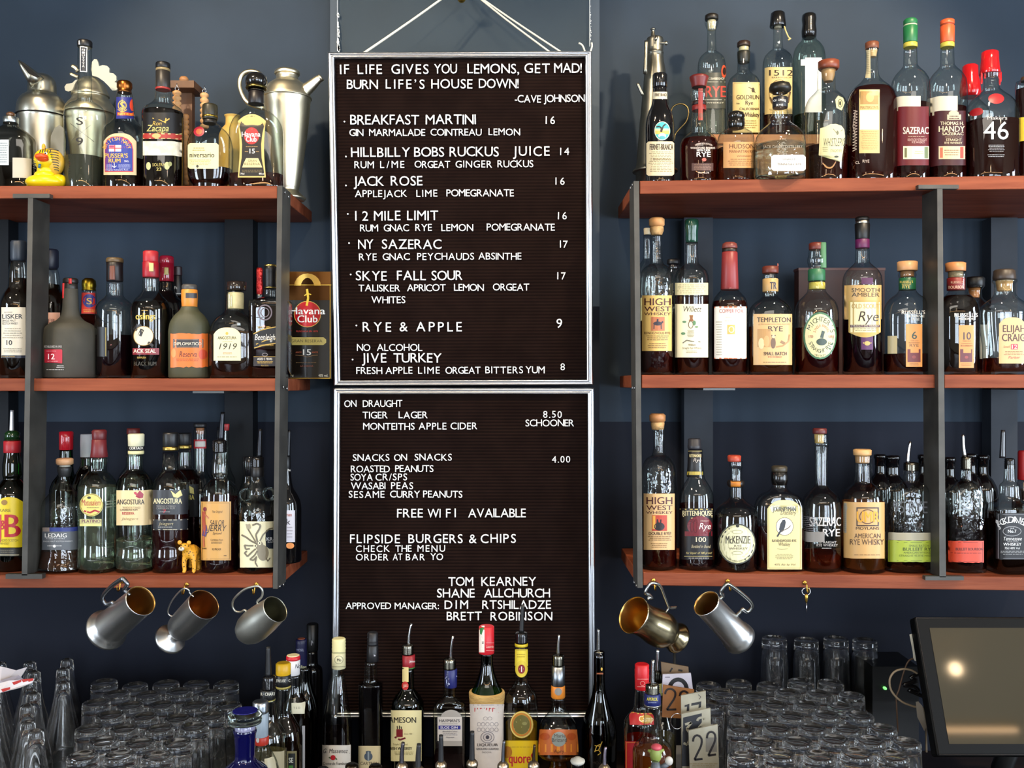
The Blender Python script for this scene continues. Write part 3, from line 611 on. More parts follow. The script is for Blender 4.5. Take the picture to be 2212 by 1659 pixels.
LB2, S2, n2 = letter_board('lower black letter board listing draught beers, snacks and managers', [(721, 838), (1283, 838), (1286, 1549), (718, 1549)], 838, 1549, 2.155, 2.145, low_lines, 0, 0)
print('letters', n1, n2)
# cords and brass hook
HKP = P(997, -34, 2.19)
for nm_, pts in (('hanging_cord', [(780, 113), (783, 113)]), ('hanging_cord', [(1217, 111), (1192, 111)])):
    m = M()
    for q, (x, y) in enumerate(pts):
        a = S1(x, y+4, -.002); m.tube(smooth_path([a, a.lerp(HKP, .5)+Vector((0, 0, -.002)), HKP+Vector((.002*q, 0, 0))], 4), .0021, None, 6)
    m.build(nm_, '#e4ddc8^', LB1)
m = M(); a = S1(1253, 95, .002); m.tube(smooth_path([S1(1264, 112), S1(1258, 98), S1(1250, 93)], 3), .002, None, 6); m.tube(smooth_path([S1(1275, 112), S1(1279, 100), S1(1278, 92)], 3), .002, None, 6); m.build('cord_end', '#e4ddc8^', LB1)
t = thing('brass_hook', tuple(P(997, -20, 2.26)), 'brass hook on the pillar holding the cords of the menu board', 'hook')
m = M(); m.lathe(P(997, -20, 2.27), [(0, .022), (.002, .022), (.006, .012)], None, 20, mtx=Matrix.Rotation(R(90), 4, 'X')); m.build('base_plate', 'gold', t)
m = M(); c0 = P(997, -20, 2.26); m.tube(smooth_path([c0, c0+Vector((0, -.03, -.005)), c0+Vector((0, -.06, -.02)), c0+Vector((0, -.075, 0)), c0+Vector((0, -.074, .02))], 4), .004, None, 8); m.ell(P(997, -3, 2.2), (.0095, .0095, .0095), None); m.build('hook_arm', 'gold', t)
# clear acrylic sheet on the pillar with flaking white glue along its edges
t = thing('acrylic_sheet', tuple(P(1001, 115, 2.262)), 'clear acrylic sheet on the pillar behind the cords, white flakes on its edges', 'panel')
m = M(); a, b = P(728, 300, 2.262), P(1275, -120, 2.262); m.box((a.x, 2.262, a.z), (b.x, 2.266, b.z)); m.build('sheet', thin('acrylic', '#f0f2f2', '#a0a8aa', .02), t)
m = M(); rr = random.Random(3)
for sx, n_, mx_ in ((729, 24, 4.2), (1274, 34, 2.0)):
    for i in range(n_):
        y = 20+92*rr.random()**.8 if sx < 900 else 10+75*rr.random(); r_ = rr.uniform(.3, 1)*mx_*(.5+.5*y/110); c_ = P(sx+rr.uniform(0, 3), y, 2.2615); n = 7
        vs = [c_+Vector((math.cos(6.28*k/n)*r_*rr.uniform(.6, 1.2)*.00085, 0, math.sin(6.28*k/n)*r_*rr.uniform(.8, 1.9)*.00105)) for k in range(n)]; m.add(vs, [tuple(range(n))])
q = P(1274, 60, 2.2615); m.box((q.x-.0006, 2.2612, P(0, 100, 2.26).z), (q.x+.0006, 2.2618, P(0, -100, 2.26).z)); q = P(728.5, 60, 2.2615); m.box((q.x-.0004, 2.2612, P(0, 110, 2.26).z), (q.x+.0004, 2.2618, P(0, -100, 2.26).z))
m.build('glue_flakes', '#e8ecec^', t, kind='stuff')
# ================================================================== bottles, top left shelf
K_, Wt, GD, CR_ = '#0e0d0f', '#eeece6', '#c9a648', '#e9dcb8'
AMB, RED, DRK = '#7a2f0c', '#5a120c', '#1a0806'
B('A', 110, [(880, 72), (905, 76), (935, 110), (975, 165), (1040, 228), (1080, 238), (1480, 240)], 'L1', 'squat clear flask with a silver collar cut off by the photo edge, top left shelf', g='smoke', liq=(1310, '#2a150c'), n=3, d=.6,
  caps=[('collar', [(822, 76), (885, 74)], '#b8c0c0~'), ('stopper', [(770, 26), (785, 44), (806, 42), (824, 20)], '#5a3a22!')],
  L=[(-60, 1050, 90, 1312, 'rect', '#c6ced2', [('l', -40, 80, 1075, 1290, 9, '#7d8890')]), (128, 1235, 330, 1440, 'rect', '#b9b3a4', [])])
B('A', 868, [(95, 66), (200, 68), (640, 70), (665, 95), (700, 150), (750, 190), (810, 199), (1480, 199)], 'L1', 'tall clear bottle with long neck and black strip label on the top left shelf', dY=.075, liq=(1240, '#55584e'), body=.35,
  caps=[('cap', [(40, 70), (55, 74), (108, 72)], K_), ('cap_stripe', [(60, 8), (100, 8)], Wt, 842)],
  L=[(818, 95, 886, 355, 'rect', Wt, [('r', 826, 103, 878, 347, '#1b2330')]+[('t', c, 838, 866, 140+i*28, 20, '#cfd4d8') for i, c in enumerate('NIUTTTA')]),
     (0, 0, 1, 1, '', None, [('b', 'S', 780, 848, 898, 78, '#151515'), ('b', '9', 776, 848, 1108, 80, '#151515'), ('s', [(720, 885), (960, 1070)], 4, '#333333'), ('s', [(730, 1060), (930, 900)], 3, '#44443e')])])
B('A', 1275, [(560, 70), (610, 80), (720, 92), (830, 104), (880, 140), (950, 200), (1020, 218), (1480, 216)], 'L1', 'clear rum bottle with blue arched naval label and copper cap, top left shelf', liq=(1262, '#2a0d08'),
  caps=[('cap', [(455, 66), (475, 76), (520, 76), (548, 62), (556, 70), (575, 70)], '#8a5426~')],
  L=[(1188, 612, 1376, 835, 'rect', '#2a2f7a', [('r', 1200, 770, 1366, 805, '#e2502c'), ('c', 1345, 690, 26, 60, '#d8462e'), ('g', 1250, 700, 44, 52, 8, GD), ('b', 'S', 1228, 1274, 735, 70, GD), ('s', [(1250, 640), (1250, 770)], 8, GD), ('s', [(1205, 740), (1250, 770), (1296, 740)], 8, GD), ('t', 'NAVY RUM', 1210, 1350, 798, 22, '#f0c040')]),
     (1060, 985, 1392, 1412, 'arch2', '#cbb88e', [('p', [(1074, 1380), (1364, 1380), (1364, 1150), (1350, 1090), (1310, 1045), (1260, 1022), (1200, 1016), (1140, 1022), (1095, 1050), (1074, 1100)], '#c03a3a'), ('p', [(1080, 1372), (1356, 1372), (1356, 1150), (1342, 1095), (1304, 1052), (1256, 1030), (1200, 1024), (1144, 1030), (1100, 1058), (1080, 1105)], '#20338e'),
       ('a', 'BRITISH NAVY', 1196, 1180, 118, 120, 165, 15, 36, '#efb634'), ('r', 1115, 1105, 1240, 1172, Wt), ('r', 1115, 1134, 1240, 1144, '#c8323c'), ('r', 1170, 1105, 1180, 1172, '#c8323c'), ('r', 1117, 1107, 1168, 1132, '#a33a68'),
       ('b', 'PUSSER’S', 1072, 1308, 1236, 44, '#efb634'), ('b', 'RUM', 1112, 1232, 1284, 40, '#efb634'), ('t', '70CL', 1272, 1320, 1280, 18, Wt), ('s', [(1170, 1290), (1170, 1335)], 6, Wt), ('s', [(1148, 1318), (1170, 1337), (1192, 1318)], 6, Wt), ('l', 1082, 1150, 1300, 1350, 4, '#aab4e0'), ('l', 1205, 1340, 1300, 1350, 4, '#aab4e0'), ('i', 'Original Admiral’s Rum', 1078, 1310, 1366, 14, '#d8dcf0')])])
B('A', 1668, [(545, 74), (600, 78), (650, 86), (700, 135), (740, 185), (790, 206), (1480, 206)], 'L1', 'dark rum bottle with black upper label and wide woven white band, top left shelf', liq=(770, '#120806'), body=.5,
  caps=[('cap', [(265, 70), (285, 73), (325, 73)], K_), ('cap_ring', [(322, 70), (352, 71)], '#8c7a54'), ('neck_sleeve', [(350, 71), (545, 73)], '#2a2622'), ('neck_band', [(522, 75), (546, 75)], '#9a2a24')],
  L=[(1464, 772, 1872, 1000, 'rect', '#100c0a', [('i', 'Ron', 1560, 1650, 905, 44, GD), ('i', 'Zacapa', 1500, 1725, 965, 66, '#e6d37a'), ('s', [(1560, 830), (1640, 850), (1700, 880)], 7, GD), ('s', [(1690, 880), (1700, 830)], 12, GD), ('s', [(1680, 870), (1735, 835)], 12, GD), ('l', 1590, 1730, 968, 980, 1, GD)]),
     (1462, 986, 1874, 1042, 'rect', '#a3322a', [('r', 1464, 986, 1872, 996, '#d8bf82'), ('r', 1464, 1034, 1872, 1042, '#d8bf82'), ('c', 1600, 1010, 46, 24, '#c9a66a')]),
     (1462, 1066, 1874, 1212, 'rect', noisy('woven_band', '#cfc6b0', '#efe8d6', 60, .7, bump=.4), []),
     (0, 0, 1, 1, '', None, [('t', 'SOLERA', 1560, 1690, 1322, 30, '#bfae60'), ('b', '23', 1600, 1650, 1368, 32, '#bfae60'), ('c', 1520, 1320, 24, 40, '#b9bb86'), ('c', 1710, 1318, 28, 40, '#b9bb86'), ('c', 1740, 1300, 20, 24, '#8f935c')])])
B('B', 388, [(775, 66), (800, 90), (850, 150), (930, 190), (1020, 203), (1180, 200), (1290, 180), (1340, 150)], 'L1', 'round clear flask with cream label and red wax seal, dark low liquid, top left shelf', liq=(1185, '#35090a'), n=2.2, d=.75,
  caps=[('cap', [(606, 64), (625, 68), (742, 66)], '#2e2a1a'), ('cap_ring', [(705, 69), (725, 69)], '#9c8136~'), ('neck_sleeve', [(740, 58), (780, 60)], '#1c1815')],
  L=[(188, 950, 466, 1180, 'rnd', '#e8dfa8', [('b', 'niversario', 205, 425, 1078, 46, '#2f2c1c'), ('l', 225, 350, 985, 1024, 2, '#a08c4c'), ('l', 200, 400, 1095, 1150, 4, '#b8a765'), ('c', 275, 1158, 11, 12, '#3a3020')]),
     (240, 800, 338, 890, 'ell', '#9c1f34', [('c', 290, 846, 28, 26, '#c9603a')])])
B('B', 803, [(600, 72), (640, 90), (690, 150), (750, 208), (830, 236), (950, 241), (1345, 243)], 'L1', 'broad clear rum bottle with black hourglass label and domed black stopper, top left shelf', dY=.05, liq=(1235, '#5a120a'), n=2.6, d=.55,
  caps=[('stopper', [(318, 30), (330, 62), (355, 88), (390, 97), (430, 92), (445, 80)], '#141210!'), ('stopper_ring', [(440, 92), (468, 94)], '#6b5f34~'), ('collar', [(468, 72), (492, 74)], '#2b2924~'), ('neck_sleeve', [(488, 68), (606, 70)], '#171113')],
  L=[(638, 690, 888, 1258, 'hour', '#cfb26a', [('p', [(650, 1245), (876, 1245), (868, 1180), (850, 1080), (846, 960), (858, 860), (872, 800), (850, 745), (810, 716), (762, 706), (714, 716), (672, 745), (652, 800), (664, 860), (676, 960), (672, 1080), (656, 1180)], '#15100e'),
       ('a', 'EL RON DE CUBA', 760, 830, 104, 108, 155, 25, 16, '#5a4a30'), ('c', 760, 885, 68, 76, '#b7262a'), ('b', 'Havana', 672, 838, 892, 44, Wt), ('b', 'Club', 710, 804, 936, 44, Wt), ('s', [(758, 760), (765, 830)], 14, '#7a5a20'), ('l', 705, 820, 975, 988, 1, '#a08050'), ('b', '15', 742, 788, 1042, 42, Wt), ('l', 695, 735, 1015, 1035, 1, '#a08050'), ('l', 795, 832, 1015, 1035, 1, '#a08050'),
       ('p', [(676, 1168), (856, 1168), (836, 1120), (820, 1085), (712, 1085), (692, 1125)], '#d8c690'), ('t', 'GRAN', 728, 806, 1118, 20, '#3a3020'), ('t', 'RESERVA', 698, 836, 1148, 22, '#3a3020'), ('l', 668, 860, 1185, 1215, 2, '#7a6a44'), ('b', '70cl', 660, 695, 1232, 15, Wt), ('b', '40%vol', 825, 872, 1232, 15, Wt)])])
# ---- mid left shelf
B('C', 166, [(390, 64), (430, 74), (500, 82), (580, 84), (630, 92), (700, 130), (770, 152), (820, 156), (1440, 156)], 'L2', 'malt whisky bottle with large cream label and grey blue cap, far left middle shelf', liq=(545, '#120a06'), body=.6,
  caps=[('cap', [(210, 62), (225, 67), (370, 67), (392, 60)], '#26303e')],
  L=[(12, 803, 226, 1258, 'rect', '#d8d2c2', [('b', 'LISKER', 20, 200, 905, 40, '#2a2c30'), ('t', 'ISLE OF SKYE', 40, 110, 855, 12, '#555555'), ('t', 'SINGLE MALT', 20, 140, 932, 18, '#3a3a3a'), ('t', 'SCOTCH WHISKY', 20, 160, 958, 20, '#3a3a3a'), ('l', 22, 205, 985, 1085, 5, '#a09a88'), ('b', '10', 56, 106, 1140, 42, '#333333'), ('l', 30, 200, 1165, 1210, 3, '#a09a88'), ('r', 14, 1234, 225, 1258, '#23283a'), ('t', 'MADE BY THE SEA', 20, 135, 1251, 10, GD)])])
B('C', 448, [(462, 64), (500, 74), (580, 84), (640, 92), (700, 128), (780, 150), (1440, 152)], 'L2', 'malt whisky bottle with pink label, mostly hidden behind the left steel post', dY=.16, liq=(600, '#120a06'), body=.6,
  caps=[('cap', [(285, 66), (300, 72), (440, 72), (464, 62)], '#1d2130')],
  L=[(380, 850, 528, 960, 'rect', '#d9a48c', [('b', 'ER', 430, 495, 942, 34, '#6a3c30')])])
B('C', 632, [(640, 62), (700, 64), (800, 68), (880, 82), (920, 115), (960, 185), (1010, 222), (1080, 232), (1430, 236)], 'L2', 'squat matte dark bottle with small red square label and red marked cap', g='matte', dY=.07,
  caps=[('cap', [(545, 60), (560, 65), (590, 65)], '#1e1a18'), ('cap_side', [(588, 60), (648, 62)], '#221f1c'), ('red_tab', [(552, 14), (600, 15)], '#b5201f', 655), ('red_tab', [(592, 12), (728, 14)], '#b5201f', 592)],
  L=[(0, 0, 1, 1, '', None, [('t', 'ESTABLISHED IN 1913', 395, 552, 1166, 20, '#c8c8c8'), ('p', [(398, 1180), (552, 1180), (558, 1190), (558, 1300), (552, 1307), (398, 1300)], '#a81c30'), ('b', '12', 430, 488, 1270, 50, '#f0d8dc'), ('l', 410, 510, 1190, 1203, 1, '#e09aa4'), ('l', 412, 530, 1282, 1292, 1, '#e09aa4'), ('l', 505, 575, 1320, 1348, 2, '#bdbdbd'), ('l', 408, 580, 1355, 1370, 1, '#bdbdbd')])])
B('C', 797, [(650, 60), (700, 62), (860, 74), (900, 100), (960, 150), (1030, 165), (1430, 165)], 'L2', 'gold capped rum bottle with blue and red neck label behind the matte dark bottle', dY=.18, liq=(870, '#2a0a08'), body=.5,
  caps=[('cap', [(545, 40), (565, 58), (610, 62), (640, 56), (655, 62)], '#8f7a26~')],
  L=[(728, 672, 868, 860, 'rect', '#b5302c', [('c', 795, 745, 54, 60, '#26327e'), ('b', 'S', 775, 815, 775, 55, GD), ('l', 740, 855, 820, 850, 2, GD)])])
B('C', 1028, [(570, 68), (690, 72), (715, 84), (760, 135), (820, 163), (880, 168), (1430, 168)], 'L2', 'clear bottle half full of dark liquid with black and copper capsule', dY=.09, liq=(1055, '#1c0b12'), body=.4,
  caps=[('cap', [(363, 70), (380, 75), (405, 75)], '#5c4a30'), ('capsule', [(403, 72), (450, 70), (572, 72)], '#181214'), ('copper_patch', [(440, 24), (565, 26)], '#6a3c2c', 1034)],
  L=[(868, 980, 958, 1245, 'rect', '#0d0c0c', [('r', 944, 985, 950, 1240, '#9c8a44')])])
B('C', 1350, [(530, 70), (650, 72), (690, 96), (750, 145), (820, 168), (880, 170), (1430, 170)], 'L2', 'dark rum bottle with seal picture and red wrapped cap, left middle shelf', liq=(760, '#0a0606'), body=.6,
  caps=[('cap', [(300, 62), (310, 66), (400, 66)], '#b02a30'), ('capsule', [(398, 70), (540, 70)], '#9a1826'), ('capsule_seal', [(415, 22), (490, 22)], '#cdbb7c', 1378)],
  L=[(0, 0, 1, 1, '', None, [('b', 'oslings', 1215, 1390, 912, 60, '#cdb24a'), ('l', 1260, 1330, 825, 838, 1, GD), ('c', 1285, 1060, 90, 88, '#e0d6b4'), ('g', 1285, 1060, 92, 90, 6, '#8a6a2c'), ('s', [(1205, 1010), (1240, 960), (1275, 1000), (1250, 1060)], 36, '#1a1412'), ('s', [(1250, 1050), (1330, 1120), (1370, 1150)], 24, '#1a1412'), ('r', 1188, 1170, 1425, 1228, '#7e1c26'), ('b', 'ACK SEAL', 1195, 1395, 1212, 34, '#e8dcc8'), ('t', 'BERMUDA', 1230, 1310, 1262, 16, GD), ('t', 'BLACK RUM', 1200, 1400, 1325, 34, '#3c3624')])])
B('C', 1492, [(575, 66), (650, 70), (700, 96), (760, 145), (840, 166), (1430, 168)], 'L2', 'dark bottle with crimson capsule standing behind the seal picture bottle', dY=.17, g='black',
  caps=[('cap', [(345, 58), (355, 63), (415, 65)], '#9a1c34!'), ('capsule', [(413, 66), (575, 64)], '#8a1228!'), ('capsule_seal', [(455, 20), (520, 20)], '#b5a66a', 1512)])
B('D', 100, [(700, 44), (740, 60), (800, 100), (880, 130), (1430, 132)], 'L2', 'dark bottle with black cap half hidden behind the orange labelled one', dY=.19, g='black',
  caps=[('cap', [(440, 36), (450, 36), (520, 38)], '#2a1c20'), ('capsule', [(518, 34), (705, 42)], '#151316')], L=[(0, 0, 1, 1, '', None, [('t', 'ft', 66, 96, 640, 26, Wt), ('l', 66, 130, 670, 690, 1, '#cccccc')])])
B('D', 205, [(800, 70), (830, 84), (880, 130), (950, 168), (1020, 180), (1430, 182)], 'L2', 'olive bottle with orange reserve label and orange neck band, left middle shelf', g='olive', n=2.5, d=.8,
  caps=[('cap', [(600, 62), (612, 68), (648, 68)], '#4c4a48'), ('neck_band', [(645, 70), (730, 71), (802, 68)], '#e08a34')],
  L=[(170, 675, 292, 720, 'rect', '#3a3a40', []), (34, 1035, 364, 1345, 'torn', '#dd6f2c', [('r', 56, 1088, 326, 1166, '#2e2c30'), ('o', 62, 1094, 320, 1160, 3, '#a89c80'), ('b', 'DIPLOMATICO', 64, 310, 1143, 26, '#cfc8b4'), ('i', 'Reserva', 112, 268, 1248, 50, '#4a2a20'), ('c', 62, 1215, 22, 40, '#c48a44'), ('c', 322, 1225, 34, 44, '#c8482a'), ('l', 80, 290, 1260, 1290, 2, '#a84c20')])])
B('D', 600, [(655, 66), (700, 70), (820, 72), (850, 90), (910, 160), (980, 200), (1050, 212), (1180, 213), (1430, 190)], 'L2', 'rounded clear flask with cream arched 1919 label and dark flat cap', n=2.5, d=.65, liq=(1020, '#4a1c0c'), dY=.06,
  caps=[('cap', [(574, 83), (580, 86), (654, 84)], '#2a2220!', 625), ('neck_wrap', [(672, 68), (700, 70), (820, 70)], noisy('cream_wrap', '#b7a878', '#d9cc9c', 30, .6), 620)],
  L=[(420, 985, 664, 1282, 'arch2', '#e9dfae', [('c', 540, 1038, 13, 14, GD), ('b', 'ANGOSTURA', 457, 622, 1090, 26, '#2c2a20'), ('i', '1919', 468, 620, 1180, 54, '#22201a'), ('l', 490, 600, 1105, 1120, 1, '#a59a6a'), ('l', 500, 590, 1205, 1225, 2, '#a03c2a'), ('l', 440, 640, 1240, 1256, 1, '#8c8256')])])
B('D', 930, [(640, 56), (700, 58), (715, 66), (738, 140), (752, 172), (800, 178), (1430, 178)], 'L2', 'square shouldered rum bottle with slanted gold banner label next to the steel end post', n=5, d=.8, liq=(800, '#300a10'), dY=.075,
  caps=[('cap_rim', [(422, 54), (440, 54)], '#b9a35c~'), ('cap', [(438, 54), (478, 58), (484, 56), (560, 54), (625, 54)], K_), ('neck_ring', [(622, 55), (636, 55)], '#a89458~')],
  L=[(0, 0, 1, 1, '', None, [('g', 880, 850, 66, 72, 12, '#6f6570'), ('g', 880, 850, 40, 44, 8, '#6f6570'), ('p', [(782, 1180), (800, 1172), (985, 1130), (985, 975), (860, 1002), (780, 1042)], '#0f0c0e'), ('s', [(778, 1042), (860, 1003), (985, 978)], 8, GD), ('s', [(800, 1135), (890, 1098), (985, 1085)], 8, GD), ('s', [(785, 1168), (880, 1140), (985, 1125)], 8, GD), ('i', 'Beenleigh', 790, 968, 1098, 56, Wt), ('t', 'SINCE 1884', 815, 930, 992, 20, GD), ('t', 'AUSTRALIAN RUM', 830, 955, 1150, 13, GD), ('r', 778, 1245, 990, 1330, '#1d1416'), ('t', 'AGED 5 YEARS', 812, 945, 1276, 20, Wt), ('r', 778, 1244, 990, 1248, GD), ('l', 795, 965, 1285, 1308, 2, GD), ('t', '70cl 37.5%', 845, 912, 1332, 12, GD), ('g', 880, 1228, 26, 16, 6, '#7a7276')])])
B('D', 832, [(680, 30), (720, 33), (780, 60), (860, 90), (1430, 92)], 'L2', 'slim bottle wrapped in red foil behind the gold banner bottle', dY=.18, liq=(850, DRK),
  caps=[('foil', [(450, 24), (470, 30), (560, 27), (620, 31), (690, 27)], noisy('red_foil', '#9a1418', '#d8342a', 50, .25, .5, bump=.8))])
t = thing('gift_box', tuple(P(664, 818.5, 2.16)), 'black and gold gift box with red disc beside the upper menu board', 'box')
m = M(); Yb = 2.155; a = P(612, 586, Yb); b = P(716.5, 818.5, Yb); b.z = max(b.z, ZS['L2']+.0); m.box((a.x, Yb, ZS['L2']), (b.x, Yb+.1, a.z)); m.build('carton', noisy('box_black_foil', '#0e0a07', '#1a120b', 4, .18, coat=.5), t)
m = M(); So = [0]
def SB(x, y):
    So[0] += .00001; return P(*px('D', x, y), Yb)+Vector((0, -.0004-So[0], 0))
def flat(m, it, S_): draw(m, it, S_); So[0] = round(So[0]+.00004, 6)
SBF = lambda o: (lambda x, y: P(*px('D', x, y), Yb)+Vector((0, -o, 0)))
items = [('r', 1046, 485, 1470, 605, '#6a4522~'), ('c', 1262, 615, 120, 115, '#e0b860~'), ('c', 1262, 650, 66, 110, '#3a2412~'), ('r', 1046, 610, 1470, 740, '#4a2f18~'), ('r', 1046, 600, 1475, 607, '#d8b04c~'), ('r', 1462, 600, 1468, 1440, '#b48a34~'), ('r', 1046, 1436, 1468, 1442, '#b48a34~'),
         ('c', 1262, 865, 122, 118, '#b01a20!'), ('g', 1262, 865, 122, 118, 5, GD), ('s', [(1258, 640), (1268, 720), (1255, 790)], 20, '#d8b83c'), ('s', [(1235, 700), (1260, 680), (1295, 690)], 9, '#d8b83c'), ('b', 'Havana', 1105, 1418, 866, 62, Wt), ('b', 'Club', 1172, 1350, 938, 62, Wt),
         ('t', 'FUNDADA EN 1878', 1162, 1355, 1026, 15, '#b83428'), ('p', [(1100, 1142), (1405, 1142), (1430, 1120), (1430, 1092), (1405, 1072), (1100, 1072)], '#a9964e'), ('t', 'GRAN RESERVA', 1115, 1395, 1118, 26, '#3a3018'), ('b', '15', 1222, 1292, 1232, 52, '#d8d4cc'), ('t', 'ANOS', 1156, 1210, 1214, 14, '#a05030'), ('t', 'ANOS', 1300, 1356, 1214, 14, '#a05030'), ('s', [(1155, 1232), (1215, 1236), (1262, 1250), (1310, 1236), (1356, 1232)], 4, '#7a5a34'), ('l', 1150, 1350, 1295, 1305, 1, '#7a5a34'), ('t', 'LA HABANA', 1200, 1315, 1336, 13, '#8a4a34'), ('b', '40% vol.', 1360, 1446, 1425, 22, '#b9b09a'), ('b', '70cl', 1108, 1135, 1425, 18, '#b9b09a')]
for i, it in enumerate(items): draw(m, it, SBF(.0004+i*.00005))
m.build('lettering', None, t)
# ---- bottom left shelf
o = B('E', 103, [(350, 58), (450, 62), (500, 68), (560, 76), (640, 76), (670, 70), (690, 84), (740, 122), (800, 146), (860, 150), (1470, 150)], 'L3', 'green blended whisky bottle with yellow label and white steel pourer, beside the left post', g='green', liq=(640, '#142808'), body=.5, dY=.065,
  caps=[('neck_band', [(355, 67), (455, 67)], '#a61f2a')],
  L=[(-30, 825, 188, 1245, 'arch2', '#e6cc1e', [('c', 36, 870, 26, 22, '#9a7430'), ('b', 'RARE', -10, 88, 948, 26, '#8a7a20'), ('b', 'B', 36, 160, 1158, 190, '#bb1c2c'), ('b', '&', 2, 46, 1094, 78, '#bb1c2c'), ('b', 'J', -40, 2, 1158, 190, '#bb1c2c'), ('t', 'BLENDED SCOTCH', -25, 150, 1196, 22, '#7a6c1c'), ('t', 'WHISKY', 0, 80, 1222, 20, '#7a6c1c')]),
     (-30, 1250, 188, 1318, 'rect', '#26241c', [('r', -30, 1304, 186, 1310, '#c8c0a0'), ('l', -10, 120, 1265, 1290, 2, '#77705a')])])
add_pourer(o, 'E', 100, 100, 98, 278, 17, mat('#d4d6dc', .2, .6), None, .2)
M().lathe((o['_o'][0], o['_o'][1], 0), [(P(0, px('E', 0, 352)[1], 2.065).z, .0158), (P(0, px('E', 0, 290)[1], 2.065).z, .0152), (P(0, px('E', 0, 270)[1], 2.065).z, .008)], None, 20).build('pourer_collar', '#123016!', o)
B('E', 530, [(565, 52), (650, 44), (700, 52), (760, 82), (810, 125), (860, 160), (920, 174), (1250, 176), (1400, 204), (1475, 205)], 'L3', 'bell shaped malt bottle with cork topped stopper and grey blue label', g='embossed', liq=(1255, '#7a3c10'), dY=.06,
  caps=[('cork_top', [(500, 62), (508, 68), (548, 68), (556, 60)], '#c99a72', 540), ('stopper_ring', [(556, 42), (572, 44)], '#c8c4b8', 540), ('neck_sleeve', [(570, 56), (600, 57), (652, 46)], '#242426', 538)],
  L=[(348, 1110, 690, 1265, 'rect', '#565a60', [('b', 'LEDAIG', 373, 555, 1160, 32, Wt), ('t', 'AGED 10 YEARS', 382, 540, 1176, 11, '#cccccc'), ('t', 'SINGLE MALT SCOTCH WHISKY', 358, 600, 1200, 13, '#c0c0c0'), ('l', 390, 520, 1222, 1240, 1, '#b0b0b0'), ('c', 453, 1234, 12, 12, Wt)]), (412, 1078, 690, 1112, 'rect', '#24337c', []), (352, 1078, 412, 1112, 'rect', '#8a7c74', [])])
B('E', 812, [(490, 74), (520, 78), (560, 74), (600, 72), (640, 105), (690, 140), (760, 155), (820, 157), (1200, 155), (1300, 160), (1475, 152)], 'L3', 'white rum bottle with oval cream label and dark red capsule, bottom left shelf', g='greenish', liq=(730, '#e6e9da'), body=.05, dY=.05,
  caps=[('cap', [(262, 52), (275, 60), (345, 56)], '#5c1c20', 828), ('capsule', [(343, 58), (420, 62), (492, 70)], '#6a2024', 826)],
  L=[(664, 795, 860, 985, 'ell', '#d8cc72', [('g', 762, 890, 94, 90, 5, '#8a7a3a'), ('i', 'Matusalem', 680, 835, 895, 50, '#b02a34'), ('c', 742, 830, 16, 10, '#3a3a2a'), ('l', 720, 830, 905, 920, 1, '#8a7a4a'), ('s', [(700, 940), (750, 955), (790, 935), (830, 950)], 14, '#a82830')]),
     (664, 1008, 846, 1068, 'rect', '#c2bd82', [('b', 'PLATINO', 682, 836, 1038, 26, '#6a3050'), ('r', 664, 1050, 846, 1066, '#ddd888')]), (0, 0, 1, 1, '', None, [('l', 880, 950, 850, 920, 3, '#9aa08c')])])
B('E', 552, [(430, 50), (500, 52), (620, 60), (700, 110), (760, 130), (1470, 130)], 'L3', 'green bottle with red screw cap behind the bell shaped bottle', g='green', dY=.19, liq=(900, '#0c1c08'), body=.5, caps=[('cap', [(275, 52), (285, 57), (345, 56), (430, 56)], '#b31824!')])
B('E', 722, [(490, 48), (560, 52), (640, 90), (720, 125), (1470, 130)], 'L3', 'dark bottle with white screw cap behind the oval labelled bottle', g='dkgreen', dY=.18, liq=(700, '#060806'), body=.6, caps=[('cap', [(300, 48), (380, 50), (495, 48)], '#c8c8cc')])
B('E', 1122, [(465, 64), (590, 66), (620, 90), (680, 132), (760, 150), (830, 153), (1150, 150), (1240, 144), (1290, 152), (1475, 158)], 'L3', 'clear rum bottle with cream butterfly label and ribbed cream cap', g='greenish', liq=(1165, '#e6e9da'), body=.05, dY=.05,
  caps=[('cap', [(296, 62), (305, 66), (400, 64)], '#cfcdb0', 1135), ('neck_label', [(400, 65), (436, 65)], '#16161a', 1134), ('neck_label', [(436, 64), (466, 64)], '#d6cf9c', 1134)],
  L=[(1072, 400, 1200, 436, 'rect', None, [('b', 'CORTADO', 1078, 1195, 428, 22, '#e8e4d8')]), (970, 768, 1266, 1060, 'rect', '#e0c898', [('b', 'ANGOSTURA', 972, 1200, 886, 42, '#2e2620'), ('p', [(1140, 800), (1165, 770), (1195, 800), (1190, 830), (1160, 836), (1130, 820)], '#9a1c38'), ('p', [(1115, 785), (1135, 780), (1150, 815), (1120, 800)], '#b53048'), ('t', 'TRINIDAD & TOBAGO', 1020, 1170, 920, 16, '#8a7a5a'), ('b', 'CARIBBEAN RUM', 1000, 1145, 938, 15, '#5a4a34'), ('b', 'RESERVA', 1018, 1118, 972, 24, '#a82430'), ('i', 'Jsiegert', 1010, 1150, 1015, 22, '#a08c64')])])
B('E', 1112, [(300, 52), (420, 54), (560, 60), (640, 110), (720, 125), (1470, 128)], 'L3', 'bottle with dark red cap standing behind the cream butterfly label one', dY=.2, liq=(640, DRK), caps=[('cap', [(250, 52), (300, 54)], '#6a2420')])
